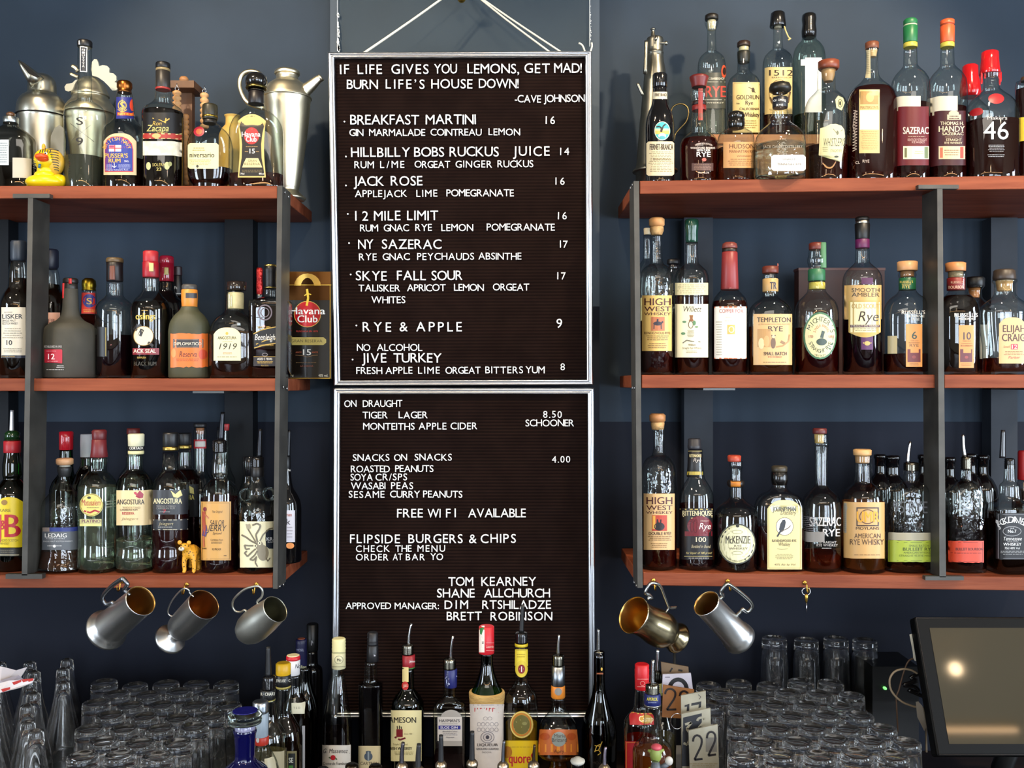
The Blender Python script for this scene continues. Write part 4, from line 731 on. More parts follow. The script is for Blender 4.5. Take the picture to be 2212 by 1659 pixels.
B('F', 110, [(450, 66), (590, 66), (620, 90), (680, 132), (760, 150), (830, 154), (1150, 152), (1240, 146), (1290, 152), (1475, 158)], 'L3', 'dark rum bottle with grey butterfly label and gold ringed black cap', liq=(940, '#3a0a10'), body=.35, dY=.05,
  caps=[('cap', [(286, 60), (300, 64), (403, 62)], '#121214'), ('neck_ring', [(403, 64), (436, 64)], '#b59a54~')],
  L=[(-36, 765, 248, 970, 'rect', '#2c2e34', [('b', 'ANGOSTURA', -34, 200, 880, 44, '#e6dcb0'), ('p', [(110, 770), (150, 800), (190, 765), (205, 810), (170, 832), (135, 825)], '#d9cf8c'), ('t', 'TRINIDAD & TOBAGO', -10, 150, 908, 16, '#8f8d88'), ('t', 'CARIBBEAN RUM', -10, 145, 926, 15, '#8f8d88'), ('b', '7', 46, 72, 958, 28, '#b5303c'), ('l', 5, 120, 943, 953, 1, '#a8a8a8')]), (-36, 1010, 248, 1100, 'rect', '#24262c', [('r', -36, 1012, 246, 1018, '#b8b098'), ('r', -36, 1092, 246, 1098, '#b8b098'), ('i', 'Jsiegert', 10, 130, 1058, 24, '#a89c78'), ('l', 0, 130, 1068, 1082, 1, '#9a9a9a')])])
B('F', 228, [(430, 52), (560, 58), (620, 90), (680, 130), (760, 145), (1475, 148)], 'L3', 'dark rum bottle with butterfly label behind and right of the grey labelled one', dY=.17, liq=(600, '#180606'), body=.5, caps=[('cap', [(288, 52), (300, 56), (388, 55)], '#101012'), ('neck_ring', [(388, 56), (422, 56)], '#a8904c~')],
  L=[(240, 720, 330, 990, 'rect', '#0d0c0e', [('b', 'RA', 262, 305, 846, 40, '#c8b860'), ('p', [(265, 730), (300, 750), (305, 800), (270, 790)], '#b8ac60')])])
B('F', 356, [(245, 52), (400, 54), (600, 56), (680, 90), (760, 120), (1470, 125)], 'L3', 'tall clear bottle with black disc stopper and red bordered neck label', dY=.19, liq=(900, '#2a100c'), caps=[('cap', [(210, 54), (242, 54)], '#1c1c1e'), ('cork', [(245, 34), (300, 28)], '#a0643c')],
  L=[(302, 345, 408, 420, 'rect', '#b02a34', [('r', 314, 360, 396, 405, '#c9c2bc')])])
B('F', 545, [(240, 50), (420, 52), (560, 56), (680, 100), (1470, 125)], 'L3', 'clear bottle with a red mark on its stopper behind the one with the sailor label', dY=.2, liq=(900, '#2a100c'), caps=[('stopper', [(214, 26), (270, 22)], '#b0282c', 574)])
o = B('F', 520, [(452, 50), (500, 60), (560, 72), (620, 74), (660, 66), (690, 92), (740, 135), (800, 152), (870, 154), (1350, 152), (1475, 162)], 'L3', 'spiced rum bottle with tan pin up label and dark pourer, bottom left shelf', liq=(825, '#2c0a12'), body=.35, dY=.05,
  L=[(362, 862, 612, 1352, 'rect', '#c99a56', [('o', 370, 872, 602, 1342, 3, '#8a6a34'), ('i', 'The Original', 452, 540, 955, 18, '#3a2a1c'), ('i', 'SAILOR', 436, 556, 1062, 46, '#2a1e1a'), ('i', 'JERRY', 416, 568, 1108, 48, '#2a1e1a'), ('i', 'Spiced', 460, 532, 1136, 20, '#3a2a1c'), ('t', 'Caribbean Rum', 443, 546, 1188, 15, '#3a2a1c'), ('l', 445, 540, 1195, 1215, 2, '#3a2a1c'), ('b', '92 PROOF', 455, 530, 1268, 17, '#3a2a1c'), ('l', 550, 580, 1305, 1320, 1, '#3a2a1c'),
      ('c', 395, 925, 15, 18, '#7a2c34'), ('s', [(388, 945), (384, 1010), (392, 1080), (380, 1140)], 26, '#a8503c'), ('s', [(392, 1060), (400, 1110), (386, 1150)], 34, '#5a4a78'), ('s', [(384, 1150), (388, 1240)], 14, '#b8684c'), ('s', [(395, 970), (425, 1000)], 10, '#b8684c'), ('l', 372, 412, 1240, 1265, 1, '#3a2a1c')])])
add_pourer(o, 'F', 545, 115, 532, 345, 21, mat('#26272c', .15, .7), (345, 452, 58), .1)
o = B('F', 835, [(650, 50), (700, 62), (770, 84), (800, 88), (830, 100), (870, 140), (920, 160), (960, 167), (1200, 170), (1475, 176)], 'L3', 'black spiced rum bottle with octopus drawing on cream label and small glass loop handles', liq=(1000, '#080606'), body=.6, dY=.05, g='embossed',
  caps=[('neck_band', [(568, 52), (655, 54)], '#121113')],
  L=[(688, 1028, 972, 1412, 'rect', '#e0d9b4', [('p', [(905, 1100), (925, 1095), (972, 1100), (972, 1260), (930, 1255), (905, 1235), (900, 1170)], '#1d2430'), ('b', 'KRA', 910, 985, 1188, 28, '#dfe4e8'), ('t', 'BLACK', 920, 968, 1205, 10, '#dfe4e8'),
      ('c', 880, 1290, 48, 66, '#857c66'), ('c', 850, 1230, 34, 40, '#857c66'), ('c', 852, 1208, 14, 16, '#e0d9b4'), ('c', 816, 1232, 12, 13, '#e0d9b4'), ('c', 852, 1208, 6, 7, '#1d1a16'), ('c', 816, 1232, 6, 6, '#1d1a16')]+
      [('s', q, w_, '#6e6654') for q, w_ in (([(830, 1215), (780, 1190), (740, 1160), (700, 1140)], 15), ([(835, 1200), (820, 1140), (850, 1090), (860, 1060), (830, 1045), (790, 1060)], 15), ([(800, 1230), (760, 1230), (725, 1225), (735, 1260), (770, 1255)], 13), ([(820, 1255), (790, 1280), (750, 1320), (725, 1290), (745, 1275)], 13), ([(835, 1270), (810, 1310), (770, 1345), (800, 1352), (830, 1320)], 13), ([(855, 1190), (880, 1140), (930, 1090), (960, 1085)], 12), ([(820, 1200), (790, 1150), (760, 1100), (740, 1050)], 12), ([(905, 1330), (920, 1360), (940, 1330)], 9), ([(825, 1330), (815, 1370), (835, 1405)], 12))]+[('p', [(735, 1055), (770, 1045), (780, 1085), (745, 1095)], '#9a917a')])])
add_pourer(o, 'F', 862, 255, 852, 490, 20, mat('#26272c', .15, .7), (485, 575, 55), .15)
m = M(); rc = P(*px('F', 735, 806), o['_o'][1]); m.tube([rc+Vector((.0115*math.cos(6.283*i/18), 0, .0125*math.sin(6.283*i/18))) for i in range(18)], .0035, None, 8, True); rc = P(*px('F', 928, 800), o['_o'][1]); m.tube([rc+Vector((.0115*math.cos(6.283*i/18), 0, .0125*math.sin(6.283*i/18))) for i in range(18)], .0035, None, 8, True); m.build('loop_handle', solidglass(), o)
B('F', 765, [(640, 50), (700, 60), (780, 90), (860, 130), (1470, 140)], 'L3', 'bottle with ribbed black screw cap just behind the octopus labelled one', dY=.18, liq=(1000, '#0a0606'), caps=[('cap', [(485, 52), (560, 54), (640, 50)], '#17171a!')])
o = B('F', 1068, [(585, 40), (650, 46), (740, 60), (800, 95), (860, 122), (920, 130), (1430, 132)], 'L3', 'dark whisky bottle with narrow white label to the right of the left end post', dY=.15, g='black', caps=[('neck_band', [(485, 44), (590, 44)], '#0f0f12')],
  L=[(1000, 935, 1146, 1200, 'rect', '#cfcad2', [('b', 'man', 1072, 1118, 985, 30, '#a5533c'), ('b', 'k', 1074, 1108, 1055, 50, '#3a3034'), ('l', 1075, 1130, 1065, 1170, 4, '#a8a0a8')]), (1072, 1205, 1140, 1255, 'ell', '#a8693c~', []), (0, 0, 1, 1, '', None, [('b', 'Rail', 1085, 1115, 608, 18, Wt)])])
add_pourer(o, 'F', 1100, 265, 1090, 490, 16, mat('#15161a', .3, .3), None, .1)
# ================================================================== top right shelf
B('R1', 272, [(745, 62), (850, 66), (900, 76), (960, 102), (1030, 122), (1100, 129), (1570, 129)], 'R1', 'black bitters bottle with round eagle picture above cream label, top right shelf', g='black', dY=.05,
  caps=[('cap', [(620, 62), (632, 66), (745, 65)], '#0d0d0f!')],
  L=[(206, 780, 338, 845, 'rect', '#d6cfb4', [('b', 'FERNET BRANCA', 226, 332, 820, 26, '#4a3a2c')]), (222, 1046, 364, 1215, 'ell', '#3fb0b4', [('r', 230, 1125, 356, 1160, '#e8b45c'), ('r', 226, 1110, 360, 1128, '#d9d3a0'), ('c', 292, 1175, 34, 24, '#d8d8d8'), ('c', 292, 1188, 26, 14, '#49a0a8'), ('s', [(240, 1095), (270, 1090), (292, 1120), (300, 1090), (322, 1070)], 12, '#1e1e1e'), ('s', [(292, 1100), (282, 1140)], 20, '#2a2420'), ('g', 292, 1130, 70, 84, 5, '#d8d4c0')]),
     (152, 1225, 400, 1532, 'rnd', '#e2d2aa', [('b', 'FERNET-BRANCA', 180, 388, 1300, 52, '#3a2c20'), ('l', 168, 392, 1312, 1500, 13, '#8d7c58'), ('i', 'Fernet Branca', 210, 370, 1392, 18, '#5a4a34')])])
B('R1', 622, [(745, 66), (790, 76), (850, 68), (870, 62), (950, 62), (1040, 68), (1130, 78), (1165, 112), (1215, 155), (1280, 170), (1450, 168), (1570, 164)], 'R1', 'rye bottle full of red liquid with flared wine red stopper, top right shelf', g='clear', liq=(1212, '#6a1408'), dY=.06,
  caps=[('stopper', [(638, 76), (650, 86), (665, 84), (700, 72), (742, 66)], '#6a1c18'), ('neck_band', [(868, 64), (905, 64)], '#24100e'), ('neck_band', [(905, 64), (952, 64)], '#7a1a18')],
  L=[(616, 750, 656, 1035, 'rect', '#8a1f1a', [('c', 637, 992, 18, 22, '#6a2c24')]), (0, 0, 1, 1, '', None, [('a', 'MASTER COLLECTION', 663, 1420, 170, 170, 115, 65, 14, '#d8c8b8'), ('b', 'WOODFORD RESERVE', 545, 765, 1292, 17, '#e8dcd0'), ('b', 'NEW CASK', 602, 724, 1314, 20, Wt), ('b', 'RYE', 600, 724, 1362, 42, Wt), ('c', 668, 1388, 20, 16, '#c05a4c'), ('r', 556, 1420, 750, 1488, '#4a2c22'), ('l', 565, 742, 1428, 1480, 4, '#8a6a58'), ('b', '70cl 46.2%', 612, 712, 1512, 16, '#d8ccc0')])])
B('R1', 735, [(135, 56), (160, 60), (200, 50), (240, 38), (415, 42), (440, 72), (480, 108), (540, 122), (620, 124), (1165, 124)], 'RS', 'tall clear spirit bottle with red lettered grey label standing on the wooden riser', Y=2.19, liq=(935, '#e6e9da'), body=.08,
  caps=[('cap', [(90, 50), (98, 58), (115, 60), (138, 60)], '#1c1712'), ('cork', [(142, 38), (225, 34)], '#c6b893')],
  L=[(640, 608, 860, 930, 'rect', '#3b3d34', [('r', 640, 690, 858, 694, '#c8c4b0'), ('r', 640, 850, 858, 854, '#c8c4b0'), ('t', '1512 BARBERSHOP', 690, 850, 672, 20, '#d8d4c0'), ('b', 'RYE', 680, 860, 828, 100, '#c24438'), ('t', 'WHISKEY', 690, 845, 885, 14, '#c8c4b0')]), (822, 540, 868, 655, 'ell', '#c04a28', [('c', 850, 596, 16, 34, '#2a1a14')])])
B('R1', 1022, [(385, 52), (430, 54), (520, 54), (600, 56), (625, 78), (670, 126), (740, 146), (800, 148), (1165, 148)], 'RS', 'rye bottle with cream gold prospector label on the wooden riser', Y=2.195, liq=(1130, '#b4742c'),
  caps=[('cap', [(330, 50), (340, 58), (378, 58)], '#2c1d14'), ('cork', [(380, 44), (424, 42)], '#d8c9a0'), ('wax', [(420, 57), (450, 57), (500, 54), (522, 50)], '#24241c')],
  L=[(924, 695, 1166, 1145, 'rect', '#e8cf8c', [('o', 932, 704, 1160, 1136, 3, '#b5955a'), ('s', [(1065, 740), (1110, 760), (1125, 790)], 7, '#4a3a24'), ('c', 1106, 765, 14, 22, '#4a3a24'), ('b', 'GOLDRUN', 957, 1160, 848, 38, '#38281a'), ('b', 'Rye', 1038, 1104, 896, 36, '#38281a'), ('b', 'No', 958, 985, 892, 14, '#38281a'), ('b', 'CALIFORNIA', 984, 1160, 944, 22, '#38281a'), ('b', 'Whiskey', 1018, 1162, 1004, 40, '#38281a'), ('l', 950, 1150, 1030, 1110, 4, '#a58a4c')])])
B('R1', 952, [(1108, 78), (1125, 100), (1160, 145), (1210, 162), (1280, 166), (1560, 166)], 'R1', 'short apothecary bottle with tan label and round black stopper, top right shelf', liq=(1292, '#7a3410'), dY=.05,
  caps=[('stopper', [(958, 40), (972, 70), (1000, 78), (1025, 72)], '#17130f!'), ('neck_wax', [(1022, 80), (1095, 76), (1112, 70)], '#14110e!')],
  L=[(840, 1228, 1132, 1462, 'rect', '#cf9a62', [('t', 'HUDSON', 895, 1118, 1288, 40, '#5a3018'), ('t', 'MANHATTAN RYE', 895, 1122, 1326, 24, '#6a3c20'), ('t', 'WHISKEY', 960, 1100, 1362, 12, '#7a4c2c'), ('l', 880, 1110, 1375, 1445, 4, '#9a6a40')])])
o = B('R2', 250, [(200, 42), (300, 40), (395, 46), (425, 82), (470, 118), (530, 131), (600, 133), (1160, 133)], 'RS', 'tall spirit bottle with tilted black wax cap, gold cord and dated cream label', Y=2.19, liq=(970, '#7a2a10'),
  caps=[('wax_cap', [(68, 52), (80, 62), (130, 66), (200, 72)], 'wax'), ('cork', [(180, 34), (216, 32)], '#a89c84')],
  L=[(138, 560, 380, 980, 'rect', '#e2c684', [('b', '1512', 172, 384, 636, 52, '#3a2a1a'), ('t', 'BARBERSHOP', 196, 372, 660, 14, '#5a4630'), ('g', 265, 800, 95, 130, 6, '#8a6c3c'), ('s', [(180, 830), (200, 880), (340, 880), (360, 780)], 18, '#4a3420'), ('l', 160, 370, 930, 970, 3, '#a58a4c')])])
m = M(); m.tube(smooth_path([P(*px('R2', 308, 195), 2.165), P(*px('R2', 322, 240), 2.16), P(*px('R2', 345, 290), 2.16), P(*px('R2', 360, 305), 2.16)], 4), .0016, None, 6); m.tube([P(*px('R2', 342, 318), 2.16), P(*px('R2', 366, 302), 2.16)], .0018, None, 6); m.build('cord', '#cdb878', o)
B('R2', 530, [(298, 60), (320, 66), (350, 95), (410, 130), (480, 141), (560, 142), (1150, 142)], 'RS', 'tall greenish bottle with blank white paper label and ragged black wax', Y=2.2, g='greenish', liq=(1000, '#55664c'),
  caps=[('wax_cap', [(84, 52), (95, 60), (130, 64), (180, 58), (240, 66), (290, 62), (302, 50)], 'wax')],
  L=[(494, 475, 642, 965, 'rect', '#f4f4f4', []), (456, 490, 674, 546, 'rect', '#f4f4f4', [])])
B('R2', 270, [(795, 68), (830, 66), (930, 64), (985, 72), (1020, 92), (1045, 90), (1090, 130), (1140, 185), (1190, 212), (1260, 222), (1400, 226), (1560, 222)], 'R1', 'clear unaged rye decanter with black mushroom stopper overhanging the shelf edge', g='embossed', liq=(1260, '#e6e9da'), body=.06, dY=.022,
  caps=[('stopper', [(700, 60), (712, 85), (745, 98), (775, 94), (795, 70)], '#1c1912'), ('neck_label', [(832, 68), (928, 67)], '#1b1d24')],
  L=[(200, 835, 330, 925, 'rect', None, [('a', 'JACK DANIEL', 262, 1010, 150, 150, 115, 65, 18, Wt), ('b', 'RYE', 240, 296, 908, 20, Wt)]), (190, 1345, 502, 1490, 'rnd', '#f1efe8', [('b', 'UNAGED', 296, 416, 1394, 18, '#6a6a66'), ('t', 'No.', 340, 366, 1412, 12, '#a06a3c'), ('b', 'TENNESSEE RYE', 244, 462, 1440, 20, '#6a5a4a')]), (0, 0, 1, 1, '', None, [('t', 'JACK DANIEL DISTILLERY', 120, 470, 1285, 26, '#a8a090'), ('t', 'Vol', 140, 170, 1490, 18, '#66665c')])])
B('R2', 684, [(575, 74), (640, 78), (760, 82), (790, 104), (850, 158), (930, 186), (1010, 195), (1300, 195), (1540, 186)], 'R1', 'rye bottle with brown wooden cap and tilted cream label beside the black stoppered decanter', dY=.075, liq=(1282, '#5a0f0a'),
  caps=[('cap', [(505, 86), (512, 92), (568, 92), (584, 84)], '#7a3c26', 705), ('cork', [(584, 62), (640, 55), (690, 40)], '#b0885a', 702)],
  L=[(0, 0, 1, 1, '', None, [('p', [(616, 1350), (820, 1412), (852, 1180), (846, 1120), (820, 1085), (770, 1068), (720, 1072), (676, 1095), (628, 1108)], '#d5cf9e'), ('i', 'WHISTLEPIG', 655, 850, 1268, 72, '#3a3c30'), ('t', 'STRAIGHT RYE', 720, 822, 1322, 26, '#55563e'), ('c', 784, 1148, 10, 20, '#6a6a50'), ('s', [(745, 1112), (784, 1160), (830, 1120)], 6, '#6a6a50'), ('l', 650, 700, 1270, 1320, 3, '#8a8a68'), ('c', 775, 1362, 20, 9, '#3a3c30'), ('p', [(765, 850), (790, 815), (835, 835), (850, 880), (822, 948), (775, 925)], '#cfc690'), ('g', 808, 884, 22, 38, 6, '#3a3a2c'), ('c', 808, 884, 10, 20, '#3a3a2c')])])
B('R2', 1093, [(395, 58), (440, 52), (560, 52), (640, 62), (690, 95), (740, 150), (800, 195), (870, 214), (960, 219), (1525, 219)], 'R1', 'broad rye bottle full of deep red whiskey with narrow cream portrait label', liq=(752, '#5a0d08'), dY=.07, n=2.4, d=.8,
  caps=[('cap', [(338, 56), (345, 60), (400, 59)], '#70402a'), ('cork', [(402, 40), (470, 30)], '#c9a878', 1100)],
  L=[(1033, 400, 1082, 655, 'rect', '#c2b894', [('l', 1040, 1076, 410, 640, 14, '#8f866a')]), (980, 760, 1162, 1330, 'rect', '#d9b87a', [('r', 990, 775, 1150, 890, '#a5824e'), ('c', 1075, 830, 36, 44, '#c9a468'), ('t', 'MASTERSON’S', 990, 1150, 935, 28, '#8a6a3c'), ('r', 985, 945, 1156, 1120, '#f0e6cc'), ('l', 995, 1150, 1130, 1300, 11, '#b59560')]), (0, 0, 1, 1, '', None, [('s', [(968, 940+k*12+0) if False else (952+(14 if k % 2 else -14)-k*.2, 940+k*13) for k in range(29)], 5, '#b8a898'), ('s', [(950, 940), (935, 1080), (950, 1170)], 4, '#b8a898')]+[('t', 'CL', 950, 985, 1425, 24, '#c8b8a8'), ('t', 'RYE', 1010, 1070, 1415, 26, '#c8b8a8')])])
def BTAC(cx, capm, ringm, labm, label, texts, y0, lq):
    B('R3', cx, [(385, 56), (540, 60), (570, 78), (630, 130), (690, 158), (760, 166), (830, 168), (1525, 168)], 'R1', label, liq=(905+lq, '#4a0a0c'), dY=.07,
      caps=[('cap', [(130+lq*.2, 52), (145, 60), (182, 60)], capm), ('cap_ring', [(180, 57), (196, 57)], ringm), ('capsule', [(194, 62), (345, 60)], capm), ('capsule_ring', [(345, 60), (388, 60)], '#b8ac44')],
      L=[(cx-140, 818, cx+92, 945+lq, 'rect', '#cfcab8', []), (cx-164, y0, cx+164, 1440, 'rect', labm, texts)])
BTAC(276, '#1f6a3c', '#b9c0a0', '#5e0a12', 'bottle with green capsule and wine red label, top right shelf', [('b', 'SAZERAC', 210, 438, 1158, 62, '#d9cfc0'), ('l', 235, 430, 1176, 1186, 1, '#c8b8a0'), ('t', 'KENTUCKY STRAIGHT', 252, 425, 1222, 22, '#c8a8a0'), ('t', 'RYE WHISKEY', 290, 405, 1242, 18, '#c8a8a0'), ('r', 212, 1268, 442, 1384, '#e2dab4'), ('o', 212, 1268, 442, 1384, 4, '#f0e8c8'), ('r', 224, 1284, 244, 1370, '#6a6a44'), ('r', 402, 1274, 434, 1376, '#6a7a58'), ('l', 310, 398, 1305, 1340, 2, '#a8a078')], 912, 0)
BTAC(607, '#d2562c', '#8a3c20', '#3a0a10', 'bottle with orange capsule and dark maroon label, top right shelf', [('c', 665, 975, 46, 26, '#b8ac94'), ('r', 605, 985, 730, 1032, '#b8ac94'), ('l', 615, 720, 990, 1030, 2, '#3a0a10'), ('b', 'THOMAS H.', 545, 752, 1078, 30, '#d8ccaa'), ('b', 'HANDY', 532, 760, 1138, 50, '#d8ccaa'), ('b', 'SAZERAC', 560, 752, 1170, 26, '#d8ccaa'), ('l', 580, 745, 1182, 1190, 1, '#a89878'), ('t', 'STRAIGHT', 595, 735, 1222, 22, '#d8ccaa'), ('t', 'RYE WHISKEY', 582, 742, 1248, 20, '#d8ccaa'), ('r', 532, 1268, 766, 1384, '#dcc09a'), ('r', 542, 1280, 566, 1372, '#c0684a'), ('r', 722, 1274, 752, 1376, '#a8402c'), ('l', 578, 715, 1295, 1355, 3, '#8a7058')], 950, 35)
B('R3', 1003, [(600, 74), (700, 64), (750, 68), (790, 100), (850, 165), (920, 208), (1000, 226), (1080, 228), (1525, 226)], 'R1', 'bourbon bottle dipped in dripping red wax with round red seal and large 46', liq=(1052, '#2c0806'), dY=.06, n=2.6, d=.8, body=.45,
  caps=[('wax_cap', [(420, 66), (432, 74), (500, 76), (580, 84), (625, 90)], '#b81218!', 988)]+[('wax_drip', [(610, 9), (640+k, 10), (660+k, 6)], '#b81218!', x) for x, k in ((905, 60), (935, 10), (1065, 70), (1045, 20), (1075, 40))],
  L=[(974, 796, 1116, 888, 'ell', '#b01820', []), (835, 920, 930, 990, 'ell', '#8a1018', []), (0, 0, 1, 1, '', None, [('b', 'Makers', 965, 1142, 1030, 32, '#b8b4b0'), ('t', '46', 932, 1156, 1206, 160, '#c9cdd2'), ('l', 970, 1125, 1252, 1320, 5, '#8f9296'), ('l', 960, 1128, 1338, 1368, 2, '#8f9296')])])
B('R3', 805, [(780, 62), (850, 80), (900, 120), (960, 160), (1520, 165)], 'R1', 'wax dipped bourbon bottle behind and left of the one marked 46', dY=.17, liq=(1000, '#1c0605'), body=.5, caps=[('wax_cap', [(542, 58), (556, 68), (640, 70), (700, 84), (790, 92), (830, 80)], '#b01016!', 812)])
B('R3', 1310, [(690, 80), (760, 88), (1520, 92)], 'R1', 'dark red bottle with yellow label cut off by the photo edge', dY=.06, liq=(760, '#4a0a0a'), caps=[('cap', [(650, 40), (690, 44)], '#3a2a1a')], L=[(1252, 1008, 1370, 1222, 'rect', '#cfb838', [])])
# ================================================================== middle right shelf
HW = lambda pic, sub: [('b', 'HIGH', 132, 366, 826, 62, '#4a1c1a'), ('b', 'WEST', 132, 368, 880, 42, '#4a1c1a'), ('b', 'WHISKEY', 130, 368, 916, 26, '#4a1c1a')]+pic+[('t', sub, 132, 366, 1086, 22, '#4a2a20'), ('l', 140, 360, 1092, 1145, 3, '#7a5a34'), ('l', 160, 340, 1160, 1215, 3, '#8a6a40')]
B('R4', 243, [(205, 50), (260, 46), (400, 50), (450, 58), (490, 110), (540, 140), (600, 148), (1440, 148)], 'R2', 'rustic clear whiskey bottle with horse rider label, middle right shelf', g='embossed', liq=(965, '#5c1008'), dY=.055,
  caps=[('wooden_stopper', [(45, 58), (58, 70), (110, 70), (125, 60)], 'wood'), ('cork', [(125, 60), (160, 62), (200, 48)], 'cork')],
  L=[(112, 738, 378, 1236, 'rect', '#d8b468', HW([('r', 192, 930, 314, 1055, '#b06a44'), ('c', 252, 990, 40, 18, '#2c2430'), ('s', [(220, 995), (218, 1040)], 8, '#2c2430'), ('s', [(282, 995), (284, 1040)], 8, '#2c2430'), ('s', [(285, 985), (300, 972)], 14, '#2c2430'), ('s', [(250, 975), (252, 950)], 16, '#2c2430')], 'RENDEZVOUS RYE'))])
B('R4', 158, [(200, 34), (400, 36), (480, 80), (560, 110), (1440, 120)], 'R2', 'clear bottle with pale cork squeezed behind the horse rider whiskey', dY=.18, liq=(980, '#50100a'), caps=[('cork', [(137, 32), (196, 30)], '#b8a888')], L=[(90, 760, 115, 970, 'rect', '#d8c888', [])])
B('R4', 392, [(500, 52), (560, 70), (620, 110), (1440, 118)], 'R2', 'low bottle with flat black cap between the horse rider and green waxed bottles', dY=.19, liq=(700, DRK), caps=[('cap', [(415, 54), (425, 58), (460, 58)], '#0f0e10'), ('neck_ring', [(460, 44), (505, 46)], '#1c1a1c!')])
B('R4', 556, [(265, 56), (400, 58), (450, 64), (480, 92), (530, 138), (590, 152), (650, 154), (1440, 155)], 'R2', 'tall rye bottle with two cream labels and dark green wax neck', liq=(700, '#5a2010'), dY=.06,
  caps=[('wax_cap', [(58, 56), (70, 62), (130, 62), (180, 54), (240, 56), (268, 50)], '#123a2c!')],
  L=[(408, 625, 704, 735, 'rect', '#ded4a8', [('l', 420, 690, 635, 725, 5, '#a89c74')]), (408, 815, 704, 1294, 'rect', '#eae2c0', [('i', 'Willett', 472, 640, 885, 50, '#3c3424'), ('p', [(535, 915), (570, 915), (565, 945), (576, 970), (528, 970), (542, 945)], '#8a5a34'), ('g', 548, 1000, 24, 34, 6, '#5a4430'), ('l', 515, 580, 1045, 1115, 6, '#6a5a40'), ('c', 490, 975, 18, 10, '#4c7a4c'), ('c', 580, 985, 14, 22, '#4c7a4c'), ('c', 480, 1080, 20, 12, '#4c7a4c'), ('c', 600, 1020, 16, 8, '#6a8a5c'), ('s', [(475, 1165), (510, 1140), (560, 1150), (635, 1155)], 9, '#6a6450'), ('b', 'Willett', 525, 592, 1190, 18, '#5a4a34'), ('i', 'Straight Rye Whiskey', 470, 645, 1218, 18, '#6a5a44'), ('l', 500, 615, 1230, 1255, 2, '#8a7c5c')])])
B('R4', 896, [(640, 76), (690, 80), (720, 104), (770, 140), (830, 156), (890, 159), (1440, 159)], 'R2', 'rye bottle with long copper red neck capsule and plain white label', liq=(790, '#3c0f0a'), dY=.065, body=.35,
  caps=[('cap', [(264, 48), (275, 62), (300, 68), (320, 68)], '#7a3a32'), ('cap_ring', [(320, 66), (350, 66)], '#26180f'), ('capsule', [(350, 69), (480, 72), (690, 79)], '#8c3030')],
  L=[(762, 838, 1048, 1306, 'rect', '#efece4', [('r', 762, 838, 1048, 850, '#d8744c'), ('r', 762, 1296, 1048, 1306, '#d8744c'), ('t', 'COPPER FOX', 803, 1020, 895, 34, '#a8443c'), ('r', 875, 1002, 944, 1086, '#cfae5c'), ('g', 912, 1044, 26, 30, 8, '#f0e6c8'), ('l', 775, 830, 965, 1280, 14, '#b5b0a4'), ('l', 840, 1040, 920, 980, 2, '#d0ccc0')])])
B('R5', 266, [(540, 60), (600, 66), (740, 68), (765, 88), (810, 145), (860, 182), (920, 196), (1440, 197)], 'R2', 'rye bottle with sepia scene label and lifted brown tear strip on its cap', liq=(1020, '#8a4a1c'), n=2.4, d=.75, dY=.06,
  caps=[('cap', [(478, 66), (486, 72), (542, 71)], '#6a3024'), ('tear_strip', [(455, 5), (480, 5)], '#b0563c', 328), ('neck_band', [(590, 69), (708, 69)], '#c09c64')],
  L=[(262, 600, 330, 712, 'rect', None, [('b', 'TR', 262, 320, 684, 66, '#2c2838')]), (116, 905, 462, 1362, 'rect', '#ceaa74', [('b', 'TEMPLETON', 146, 448, 978, 42, '#3a2a20'), ('t', 'A PROHIBITION ERA RECIPE', 158, 440, 1003, 12, '#a87c50'), ('b', 'RYE', 246, 376, 1060, 46, '#3a2a20'), ('r', 150, 1040, 268, 1200, '#b48c58'), ('c', 185, 1170, 26, 50, '#e0c69a'), ('c', 232, 1150, 26, 52, '#c49e6a'), ('c', 292, 1165, 22, 50, '#6a503a'), ('c', 294, 1105, 17, 18, '#d8ba90'), ('s', [(276, 1098), (314, 1098)], 10, '#4a3828'), ('s', [(320, 1200), (380, 1190), (430, 1150), (440, 1090)], 12, '#a8804c'), ('s', [(360, 1150), (395, 1170)], 22, '#8a6a48'), ('b', 'SMALL BATCH', 206, 412, 1275, 30, '#3a2a20'), ('t', 'RYE WHISKEY', 246, 370, 1297, 14, '#a03c30'), ('l', 200, 410, 1330, 1345, 1, '#7a5c3c')])])
B('R5', 680, [(330, 68), (380, 72), (420, 80), (450, 78), (480, 68), (520, 70), (620, 72), (700, 80), (740, 110), (800, 165), (870, 188), (930, 193), (1440, 193)], 'R2', 'rye bottle with oval cream label rimmed in green and green neck bands', liq=(1030, '#5a0c0e'), dY=.065,
  caps=[('cap', [(268, 62), (276, 68), (332, 67)], '#6a2c22'), ('green_strip', [(272, 26), (500, 28)], '#4a7a52', 722), ('neck_band', [(505, 75), (612, 76)], '#2f6a48'), ('yellow_band', [(622, 70), (686, 72)], '#cdbb54', 684)],
  L=[(562, 888, 860, 1312, 'ell', '#3c6a48', [('c', 712, 1100, 136, 196, '#dcd6a0'), ('a', 'MICHTER’S', 715, 1105, 92, 132, 158, 10, 44, '#2e3a30'), ('a', 'SINGLE BARREL', 725, 1095, 56, 76, 165, 15, 22, '#b04a3c'), ('a', 'STRAIGHT RYE', 715, 1095, 118, 158, 205, 335, 34, '#2e3a30'), ('a', 'WHISKEY', 715, 1110, 150, 178, 250, 290, 18, '#2e3a30'), ('c', 725, 1155, 48, 32, '#3a4a44'), ('s', [(725, 1120), (735, 1080), (742, 1058)], 30, '#3a4a44'), ('b', '1753', 610, 648, 1118, 22, '#b04a3c'), ('b', 'US1', 790, 832, 1118, 22, '#b04a3c')])])
